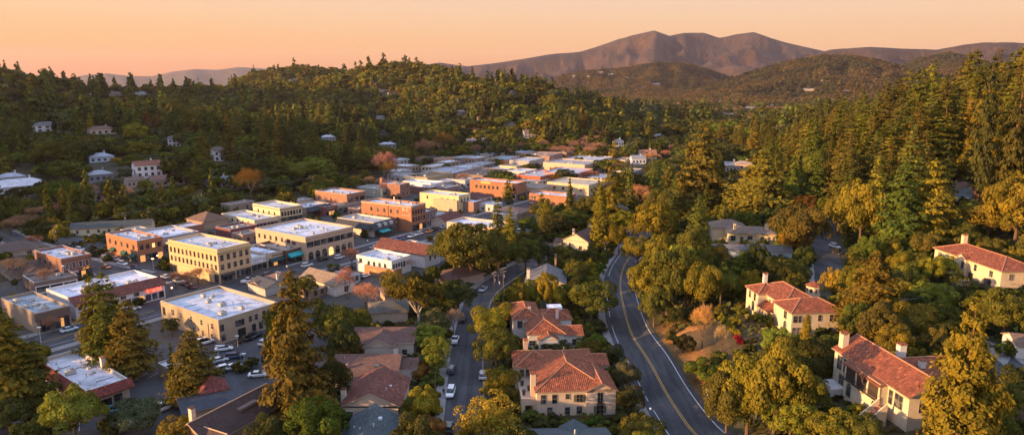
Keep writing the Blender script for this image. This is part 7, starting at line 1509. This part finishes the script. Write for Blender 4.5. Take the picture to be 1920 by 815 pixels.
# the bank right of the road
for px, pb, pt, w, k, t in [(1215,585,488,76,'oak_a','gold'),(1250,592,470,84,'oak_b','olive'),(1226,612,540,60,'oak_c','olive'),(1285,580,478,84,'oak_a','gold'),(1268,560,452,72,'oak_d','lime'),(1318,590,500,70,'oak_b','gold'),(1305,545,456,70,'oak_a','olive'),(1350,575,490,66,'oak_d','olive'),(1240,520,440,64,'oak_a','gold'),(1295,520,430,60,'oak_b','olive')]:
    K(k, px, pb, pt, w, t, None)
K('bare_a',1316,652,566,52,'straw','dead tree with twisted bleached limbs on the orange bank'); K('bare_b',1352,660,606,30,'grey','second dead tree below the bleached one'); K('shrub_a',1345,690,656,40,'olive','olive brush on the lower bank'); K('shrub_a',1280,660,624,40,'dark','dark bush on the orange bank'); K('shrub_b',1318,708,668,56,'green','green bush at the foot of the brush'); K('shrub_a',1340,735,690,40,'green','lower green bush beside the sign'); K('shrub_b',1262,640,618,26,'olive','small olive bush at the bank top')
K('oak_a',1400,815,668,112,'gold','big golden oak in the lower right beside the road'); K('oak_c',1450,820,650,116,'gold','largest golden oak left of the villa with the loggia'); K('oak_b',1510,800,705,80,'olive','olive oak below the villa with the loggia'); K('oak_a',1360,830,700,90,'olive','olive oak at the roadside in the lower right'); K('oak_d',1480,830,740,90,'gold','golden oak at the lower edge below the loggia'); K('oak_d',1570,850,772,100,'gold','golden shrub like tree at the lower edge by the stair'); K('oak_b',1622,850,786,70,'olive','olive tree at the lower edge under the stair'); K('cypress_a',1508,664,588,26,'gold','narrow golden tree against the villa with the turret'); K('oak_d',1455,668,612,56,'lime','yellow green tree before the villa with the turret'); K('oak_b',1530,700,640,76,'dark','dark tree between the two right hand villas'); K('oak_a',1560,680,630,60,'green','green tree above the villa with the loggia'); K('shrub_b',1600,690,655,50,'green','green bush by the tall cream chimney')
K('shrub_a',1380,612,588,24,'yellow','yellow shrub on the lawn of the villa with the turret'); K('shrub_a',1418,602,584,20,'lime','lime shrub by the porch'); K('shrub_b',1387,646,630,11,'red','crimson bougainvillea at the end of the pale hedge'); K('shrub_a',1380,638,624,9,'red','second crimson clump of the bougainvillea')
for i in range(7): K('shrub_b',1346+i*6,592+i*6.4,580+i*6.4,12,'yellow','clipped pale yellow hedge bush along the garden edge')
for px, pb, pt, w, k, t in [(1330,540,480,50,'oak_b','dark'),(1360,545,478,50,'oak_d','dark'),(1390,550,470,54,'cypress_a','green'),(1415,548,462,54,'oak_a','dark'),(1440,552,480,54,'cypress_a','dark'),(1462,560,500,50,'oak_b','dark'),(1485,566,508,46,'oak_d','green'),(1345,510,462,44,'oak_b','gold')]:
    K(k, px, pb, pt, w, t, None)
K('oak_b',1502,480,390,96,'bronze','spreading bronze oak beside the pale yellow bungalow'); K('oak_a',1490,476,430,60,'gold','golden bush under the spreading bronze oak'); K('oak_d',1510,398,364,44,'rust','rust orange tree at the top of the right slope street')
K('cedar_a',1630,624,468,150,'bronze','great grey gold cedar in the middle of the right slope'); K('oak_d',1562,574,498,52,'yellow','yellow tree at the foot of the right slope street'); K('oak_b',1590,580,505,44,'gold','golden tree beside the great cedar'); K('oak_a',1600,640,570,60,'olive','olive tree below the great cedar')
K('pine_a',1790,872,556,166,'gold','huge golden green pine in the lower right'); K('oak_b',1712,640,572,76,'gold','golden tree left of the huge pine'); K('oak_a',1745,590,530,80,'lime','lime green tree below the long villa'); K('oak_b',1682,650,596,60,'dark','dark tree behind the white chimney'); K('oak_a',1880,640,545,90,'olive','olive tree right of the huge pine'); K('oak_d',1840,600,540,70,'green','green tree under the power lines'); K('oak_b',1905,760,690,60,'dark','dark tree by the lane at the right edge'); K('shrub_a',1888,668,640,36,'green','shrub by the white garage'); K('shrub_b',1880,740,722,36,'rust','dull red flowering shrub beside the huge pine'); K('shrub_a',1760,560,535,50,'dark','dark shrub under the wooden utility pole')
K('oak_a',1900,470,330,110,'gold','golden oak at the right edge above the long villa'); K('oak_b',1850,455,380,80,'gold','golden oak behind the long villa'); K('redwood_d',1735,470,295,110,'gold','broad golden conifer left of the long villa'); K('redwood_d',1680,480,300,110,'conifer','broad dark conifer above the great cedar'); K('pine_a',1838,330,150,96,'gold','tall open crowned pine rising over the right wood'); K('oak_d',1610,470,330,90,'gold','tall golden green leafy tree at the edge of the wood'); K('oak_d',1570,440,360,60,'gold','golden tree by the right slope street')
K('redwood_d',1845,262,96,60,'dark','dark conifer on the skyline at the right',330); K('redwood_b',1905,262,100,60,'dark','dark conifer on the skyline at the right edge',330)
# the left slope: trees caught by the sun
for px, pb, pt, w, k, t, lb in [(383,312,240,42,'redwood_d','bronze','bronze conifer beside the half timbered house'),(432,308,208,38,'redwood_b','bronze','tall bronze conifer behind the half timbered house'),(365,268,186,36,'redwood_b','bronze','bronze conifer in the middle of the left slope'),(350,268,190,30,'redwood_a','bronze','second bronze conifer in the middle of the left slope'),(277,246,200,26,'redwood_d','rust','orange conifer on the left slope'),(297,246,205,20,'redwood_a','rust','smaller orange conifer on the left slope'),(208,240,190,28,'redwood_b','gold','golden conifer behind the peach house'),(255,272,232,44,'oak_a','yellow','bright yellow tree at the middle of the left slope'),(171,250,210,18,'redwood_a','yellow','narrow orange yellow tree by the peach house'),(130,215,170,24,'redwood_b','bronze','bronze conifer high on the left slope'),(30,190,166,44,'oak_a','bronze','bronze oak high at the left edge'),(28,232,195,22,'redwood_a','bronze','bronze conifer at the left edge'),(90,318,266,60,'oak_b','bronze','bronze oak in the middle of the left slope'),(35,312,286,28,'oak_a','lime','lime tree on the left slope'),(130,345,302,70,'oak_a','olive','olive oak above the shed'),(275,362,338,28,'oak_b','lime','yellow green tree below the white two storey house'),(268,298,268,50,'oak_b','gold','golden oak above the white two storey house'),(220,294,275,28,'oak_a','gold','golden tree left of the golden oak'),(222,310,294,26,'oak_d','yellow','yellow tree below the golden tree'),(472,376,310,54,'bare_a','rust','large rust brown bare tree above the cream block'),(175,384,342,42,'bare_b','grey','pale grey bare tree by the stone cottage'),(240,380,348,36,'bare_a','pink','pink bare tree by the stone cottage'),(595,338,296,64,'oak_a','lime','bright green tree behind the town'),(560,342,305,46,'oak_b','lime','green tree left of the bright green one'),(497,302,228,34,'redwood_b','bronze','bronze conifer right of the half timbered house'),(525,310,220,36,'redwood_b','bronze','bronze conifer before the central hill'),(545,312,224,36,'redwood_d','dark','dark conifer beside the bronze one'),(677,330,240,34,'redwood_c','dark','dark narrow conifer behind the town'),(650,325,238,40,'redwood_b','dark','dark conifer behind the brick blocks'),(731,345,300,34,'bare_a','rust','orange lit bare tree behind the old brick house'),(728,340,280,56,'bare_b','mauve','mauve bare tree behind the old brick house'),(800,300,258,46,'bare_a','mauve','mauve bare tree behind the far roofs'),(830,292,246,50,'bare_b','rust','rust brown bare tree behind the far roofs'),(868,350,322,34,'bare_a','mauve','bare tree beside the brown market'),(1098,252,207,20,'redwood_b','bronze','bronze conifer on the end of the central hill'),(935,300,268,40,'oak_b','dark','dark oak at the foot of the central hill'),(1014,290,270,40,'oak_a','olive','olive oak before the brown hall'),(1060,345,318,44,'oak_a','dark','dark tree before the pink store'),(1040,345,326,40,'bare_a','rust','brown leafless tree beside the red orange store')]:
    K(k, px, pb, pt, w, t, lb)
for px, pb, pt, w in [(75,412,385,60),(110,405,380,60),(140,405,382,60),(40,432,400,60),(30,520,480,70),(20,440,408,50),(60,470,440,40),(85,545,500,40),(1085,285,262,60),(1110,275,252,60),(1060,295,272,60),(1130,262,244,50),(1155,258,240,40),(330,540,508,40),(355,538,505,40),(372,532,500,36),(880,385,365,36),(905,388,368,40),(700,505,478,36),(760,508,480,36),(340,498,470,24),(100,625,590,40),(690,408,388,20)]:
    K('bare_a' if (px + pb) % 2 else 'bare_b', px, pb, pt, w, 'mauve', None)
# ---------------------------------------------------------------- planting in between
ROADP = [(p, hw) for p, hw in ROADS]
FT = np.array(FOOT)
def clear(x, y, m):
    dx, dy = x - FT[:, 0], y - FT[:, 1]; c, s = np.cos(FT[:, 4]), np.sin(FT[:, 4])
    if ((np.abs(dx * c + dy * s) < FT[:, 2] + m) & (np.abs(-dx * s + dy * c) < FT[:, 3] + m)).any(): return False
    for p, hw in ROADP:
        if (np.hypot(p[:, 0] - x, p[:, 1] - y) < hw + m * 0.6 + 1.0).any(): return False
    return True
PR = list(PROT)
for p, hw in ROADS[:2] + ROADS[4:5]:
    for i in range(0, len(p)):
        q = proj(p[i, 0], p[i, 1], tz(p[i, 0], p[i, 1]) + 0.3); hh = hw * FPX / q[2]
        if 0 < q[0] < 1920 and 0 < q[1] < 840 and q[1] > 440: PR.append((q[0] - hh * .8, q[1] - 3, q[0] + hh * .8, q[1] + 3, q[2]))
# open ground that stays open: the orange bank, the lawn, the lot
for r in ((1232,594,1322,690,186),(1338,570,1412,640,186),(410,630,540,712,230),(140,600,320,640,230)): PR.append(r)
for t in TREES:
    if t['fixed'] and t['label'] and t['d'] > 300:
        a = proj(t['x'], t['y'], t['z'] + t['h']); c = proj(t['x'], t['y'], t['z'] + t['h'] * .3); hw = t['w'] * WREL.get(t['key'], 1) * .34 * FPX / c[2]
        PR.append((a[0] - hw, a[1], a[0] + hw, c[1], c[2]))
PRA = np.array(PR)
def hides(x, y, z, w, h, tol=0.0):
    a = proj(x, y, z + h); b = proj(x, y, z + h * 0.25); hw = w * 0.42 * FPX / b[2]
    m = (PRA[:, 4] > b[2] + 1) & (PRA[:, 0] < a[0] + hw) & (PRA[:, 2] > a[0] - hw) & (PRA[:, 1] < b[1]) & (PRA[:, 3] > a[1])
    return bool(m.any())
_cell = {}
def room(x, y, r):
    for i in range(-3, 4):
        for j in range(-3, 4):
            for (a, b, c) in _cell.get((int(x // 8) + i, int(y // 8) + j), ()):
                if (a - x) ** 2 + (b - y) ** 2 < (r + c) ** 2: return False
    return True
def put(x, y, r): _cell.setdefault((int(x // 8), int(y // 8)), []).append((x, y, r))
for t in TREES: put(t['x'], t['y'], (t['w'] * WREL.get(t['key'], 1)) * 0.33)
LOTP = LOT
def in_view(x, y, h=0, m=130):
    if y < 60: return False
    q = proj(x, y, tz(x, y) + h); return -m < q[0] < 1920 + m * 1.7 and -120 < q[1] < 815 + 110
REDS = ['redwood_a', 'redwood_b', 'redwood_c', 'redwood_d']; OAKS = ['oak_a', 'oak_b', 'oak_c', 'oak_d']
def conif(x, y, h, tint, wk=1.0, **k): T(REDS[int(rng.integers(4))] , x, y, h * wk, h, tint, **k)
# the conifer wood on the right slope
n = 0
for _ in range(9000):
    x, y = rng.uniform(105, 420), rng.uniform(215, 520)
    q = proj(x, y, tz(x, y))
    if not in_view(x, y, 20): continue
    if y < 245 + max(0, (150 - x)) * 1.6 or x < 0.355 * y - 2: continue
    # the wood's near edge falls from right to left across the picture
    if q[1] > 470 or (q[0] < 1530 and q[1] > 330): continue
    h = rng.uniform(26, 41) * (0.8 if q[0] < 1560 else 1.0)
    if not clear(x, y, 4) or hides(x, y, tz(x, y), h * .4, h) or not room(x, y, 4.8): continue
    put(x, y, 4.8); n += 1
    if rng.random() < .2:
        h = rng.uniform(13, 20); T(OAKS[int(rng.integers(4))], x, y, h * rng.uniform(.8, 1.05), h, vary(TINT[str(rng.choice(['gold', 'olive', 'gold', 'green']))], .12), label='tall rounded leafy tree in the dense wood on the right slope', group='leafy trees of the dense wood on the right slope'); continue
    h *= rng.choice([0.72, 0.85, 1.0, 1.0, 1.08])
    conif(x, y, h, wk=rng.uniform(1.15, 1.55), tint= vary(TINT[str(rng.choice(['conifer', 'gold', 'bronze', 'conifer', 'conifer']))], 0.15), label='tall conifer in the dense wood on the right slope', group='conifers of the dense wood on the right slope')
print('wood', n)
# gardens and slopes near the camera
n = 0
for _ in range(30000):
    a = rng.uniform(-0.74, 0.78); r = math.sqrt(rng.uniform(85 ** 2, 430 ** 2)); x, y = r * math.sin(a), r * math.cos(a)
    if not in_view(x, y, 5): continue
    town = in_poly(x, y)
    if town and (rng.random() < .93 or in_poly(x, y, LOT)): continue
    right = x > 0.0 * y + 8
    big = rng.random() < (0.5 if not right else 0.6)
    if town: big = big and rng.random() < .35
    if big: w = rng.uniform(5.5, 9.5); h = w * rng.uniform(0.9, 1.25); m = w * .32
    else: w = rng.uniform(2.0, 4.0); h = w * rng.uniform(.7, 1.0); m = w * .3
    if not clear(x, y, m + .5) or not room(x, y, m) or hides(x, y, tz(x, y), w, h): continue
    put(x, y, m); n += 1
    tn = str(rng.choice(['dark', 'green', 'olive', 'gold', 'gold', 'bronze'] if right else ['dark', 'green', 'olive', 'gold', 'dark', 'bluegreen']))
    if big and y > 250 and rng.random() < 0.16:
        h = rng.uniform(15, 24); conif(x, y, h, vary(TINT['conifer'], .15)); TREES[-1]['tn'] = 'conifer'; continue
    T(OAKS[int(rng.integers(4))] if big else ('shrub_a', 'shrub_b')[int(rng.integers(2))], x, y, w, h, vary(TINT[tn], .12)); TREES[-1]['tn'] = tn
print('gardens', n)
# the valley sides and the hills
def visible(x, y, z):
    t = np.linspace(0.25, 0.97, 40); return bool((H0 + (z - H0) * t >= tzv(x * t, y * t) - 0.5).all())
def zone(N, r0, r1, sp, a0=-0.72, a1=0.74, big=1.0):
    a = rng.uniform(a0, a1, N); r = np.sqrt(rng.uniform(r0 ** 2, r1 ** 2, N)); x, y = r * np.sin(a), r * np.cos(a); z = tzv(x, y); k = 0
    cl = vnoise(x / 70, y / 70, 17); cl2 = vnoise(x / 160, y / 160, 23)
    for xx, yy, zz, c, c2 in zip(x, y, z, cl, cl2):
        town = r0 < 900 and in_poly(xx, yy)
        if town and rng.random() < .4: continue
        if not in_view(xx, yy, 10, 40) or not room(xx, yy, sp): continue
        con = rng.random() < (0.08 + 0.7 * (c > 0.62))
        golden = 1350 < math.hypot(xx, yy) < 2000 and xx < -150 or zz > 62 and xx > -420 and c2 > .35
        if golden: con = rng.random() < .06
        if con: h = rng.uniform(16, 31) if zz > 3 or rng.random() < .3 else rng.uniform(12, 20); w = h * rng.uniform(1.05, 1.5)
        else: h = rng.uniform(7.5, 15); w = h * rng.uniform(.95, 1.4)
        h *= big * (1 if con else .92); w *= big * rng.uniform(.8, 1.2)
        if not visible(xx, yy, zz + h) or (r0 < 900 and not clear(xx, yy, 3)) or hides(xx, yy, zz, w * (.38 if con else 1), h): continue
        put(xx, yy, sp); k += 1
        tn = str(rng.choice(['conifer', 'conifer', 'dark'])) if con else str(rng.choice(['dark', 'green', 'dark', 'bluegreen', 'green', 'olive'] if c2 < .75 else ['olive', 'gold', 'green', 'bronze']))
        if math.hypot(xx, yy) > 1000 and xx > 60: tn = str(rng.choice(['dark', 'dark', 'bluegreen', 'green']))  # far valley floor: darker, cooler tints painted in for the valley's shade
        if golden and not con: tn = str(rng.choice(['olive', 'gold', 'bronze']))
        if not con and zz < 2.5 and rng.random() < (.45 if town else .14):
            tn = 'mauve'; T(('bare_a', 'bare_b')[int(rng.integers(2))], xx, yy, w, h, vary(TINT[tn], .12), z=zz - .2); TREES[-1]['tn'] = tn; continue
        if con: T(REDS[int(rng.integers(4))], xx, yy, w, h, vary(TINT[tn], .2), z=zz - .2)
        else: T(OAKS[int(rng.integers(4))], xx, yy, w, h, vary(TINT[tn], .2), z=zz - .2)
        TREES[-1]['tn'] = tn
    print('zone', r0, r1, k)
zone(16000, 400, 800, 3.7); zone(26000, 800, 1250, 4.7, big=1.3); zone(26000, 1250, 1950, 5.0, big=1.25)
# off to the left, out of the frame: the trees whose long shadows lie over the lower town
SHADE = []
for _ in range(520):
    x, y = rng.uniform(-440, -262), rng.uniform(-20, 260)
    if y > -0.5 * x - 0 and x > -0.86 * y - 40: continue
    if in_view(x, y, 20, 30): continue
    h = rng.uniform(9, 16); SHADE.append((REDS[int(rng.integers(4))], 1, x, y, tz(x, y), h, h, rng.uniform(0, 6.28), TINT['conifer']))
# ---------------------------------------------------------------- which of them stand as objects of their own
def describe(t):
    px = proj(t['x'], t['y'], t['z'])[0]
    best, bd = None, 1e9
    for ph, ax, ay in ANCH:
        d = math.hypot(t['x'] - ax, t['y'] - ay) * (1 if t['y'] < ay + 4 else 1.25)
        if d < bd: best, bd = (ph, ax, ay), d
    ph, ax, ay = best; dx, dy = t['x'] - ax, t['y'] - ay
    rel = ('behind' if dy > 0 else 'in front of') if abs(dy) > abs(dx) else ('to the right of' if dx > 0 else 'to the left of')
    if bd > 60: rel = {'behind': 'far behind', 'in front of': 'well before', 'to the right of': 'well right of', 'to the left of': 'well left of'}[rel]
    kn = {'shrub': 'shrub', 'bare_tree': 'leafless tree', 'conifer_tree': 'conifer', 'broadleaf_tree': 'leafy tree'}[t['kind']]
    h = t['h']; sz = {'shrub': 'low' if h < 2 else 'bushy', 'conifer_tree': 'tall' if h > 19 else 'small', 'broadleaf_tree': 'large' if h > 9.5 else 'small' if h < 7 else 'medium', 'bare_tree': 'small'}[t['kind']]
    cw = TW[t.get('tn', 'olive')] if 'tn' in t else {'key': ''}.get('x', '')
    lb = ' '.join(f'{sz} {cw} {kn} {rel} {ph}'.split()); w = lb.split()
    if len(w) > 16: lb = ' '.join(w[:16])
    return lb
by = {}
for t in TREES: by.setdefault(t['kind'], []).append(t)
LIM = {'conifer_tree': 290, 'broadleaf_tree': 290, 'shrub': 150, 'bare_tree': 90}
CATN = {'shrub': 'shrub', 'bare_tree': 'tree', 'conifer_tree': 'tree', 'broadleaf_tree': 'tree'}
rest = []; single = []
for k, ts in by.items():
    off = lambda t: not (-25 < proj(t['x'], t['y'], t['z'] + t['h'] * .6)[0] < 1945) or proj(t['x'], t['y'], t['z'] + t['h'])[1] > 815
    rest += [t for t in ts if off(t) and not t['fixed']]; ts = [t for t in ts if not (off(t) and not t['fixed'])]; ts.sort(key=lambda t: (not (t['fixed'] and t['label']), -t['app'])); single += ts[:LIM[k]]; rest += ts[LIM[k]:]
for t in single: t['lb'] = t['label'] or describe(t)
cnt = {}
for t in single: cnt[t['lb']] = cnt.get(t['lb'], 0) + 1
for t in single:
    g = t['group'] or (('likes of the ' + t['lb']) if cnt[t['lb']] > 1 else {'shrub': 'garden shrubs', 'bare_tree': 'leafless trees', 'conifer_tree': 'conifers', 'broadleaf_tree': 'broadleaf trees'}[t['kind']])
    tree_obj(t['kind'], t['key'], t['x'], t['y'], t['z'], t['w'], t['h'], t['tint'], t['lb'], CATN[t['kind']], g)
NEARW, FARW = [], []
for t in rest:
    d = t['d']; lod = 0 if d < 330 else 1 if d < 800 else 2 if d < 1400 else 3
    key = t['key'] if t['key'] in LOW else 'redwood_a'
    (NEARW if d < 800 else FARW).append((key, lod, t['x'], t['y'], t['z'], t['w'], t['h'], rng.uniform(0, 6.28), t['tint']))
forest_mass('woodland', NEARW, 'mixed trees filling the gaps of the valley and lower slopes')
forest_mass('hill_forest', FARW, 'unbroken woods of conifers and oaks over the hills behind the town')
forest_mass('shade_woodland', SHADE, 'wood on the rise at the left beyond the picture')
# the far brown hills carry their own small trees
FW = []
a = rng.uniform(0.02, 0.69, 90000); r = np.sqrt(rng.uniform(1950 ** 2, 4300 ** 2, 90000)); x, y = r * np.sin(a), r * np.cos(a); z = tzv(x, y); c = vnoise(x / 120, y / 120, 41)
for xx, yy, zz, cc, rr in zip(x, y, z, c, r):
    if cc < 0.22 and rng.random() < .7 or not in_view(xx, yy, 10, 20) or not visible(xx, yy, zz + 14): continue
    if hides(xx, yy, zz, 9, 13): continue
    con = rng.random() < .4; h = rng.uniform(16, 27) if con else rng.uniform(10, 15)
    FW.append(('redwood_a' if con else 'oak_a', 4, xx, yy, zz - 1, h * 1.1 if con else h * 1.2, h, rng.uniform(0, 6), vary((0.075, 0.064, 0.034) if cc > .5 else (0.048, 0.052, 0.03), .22)))
forest_mass('far_forest', FW, 'thin woods on the brown hills under the mountain')
# rough growth on the open ground
n = 90000; a = rng.uniform(-0.68, 0.68, n); r = np.sqrt(rng.uniform(80 ** 2, 460 ** 2, n)); x, y = r * np.sin(a), r * np.cos(a); k = np.ones(n, bool)
dd = np.hypot(x - 47.5, (y - 160) / 2) ; k &= dd > 7.5
for i in range(len(FT)):
    dx, dy = x - FT[i, 0], y - FT[i, 1]; c, s = math.cos(FT[i, 4]), math.sin(FT[i, 4]); k &= ~((np.abs(dx * c + dy * s) < FT[i, 2] + .3) & (np.abs(-dx * s + dy * c) < FT[i, 3] + .3))
for p, hw in ROADS:
    for q in p: k &= np.hypot(x - q[0], y - q[1]) > hw + 2.6
pl = np.array([in_poly(u, v) if w else False for u, v, w in zip(x, y, k)]); k &= ~pl
x, y, r = x[k], y[k], r[k]; z = tzv(x, y); m = len(x)
cn = vnoise(x / 14, y / 14, 51); sz = (0.5 + 0.9 * rng.random(m)) * (0.8 + r / 500)
v, q = leaf_cards(np.stack([x, y, z + sz * .3], 1), np.tile([0, 0, 1.0], (m, 1)), sz * 1.1, 1.2, 1.0)
tc_ = np.where(cn[:, None] > .55, np.array([0.075, 0.075, 0.028]), np.array([0.05, 0.06, 0.024])) * (0.7 + .6 * rng.random((m, 1)))
me = np_mesh('undergrowth', v, q, LEAFM, {'tone': rng.random(m), 'tint': tc_}); o = bpy.data.objects.new('undergrowth', me); link(o); tag(o, 'rough grass and low growth between the gardens', None, None, 'stuff')
print('single', len(single), 'rest', len(rest), 'undergrowth', m)
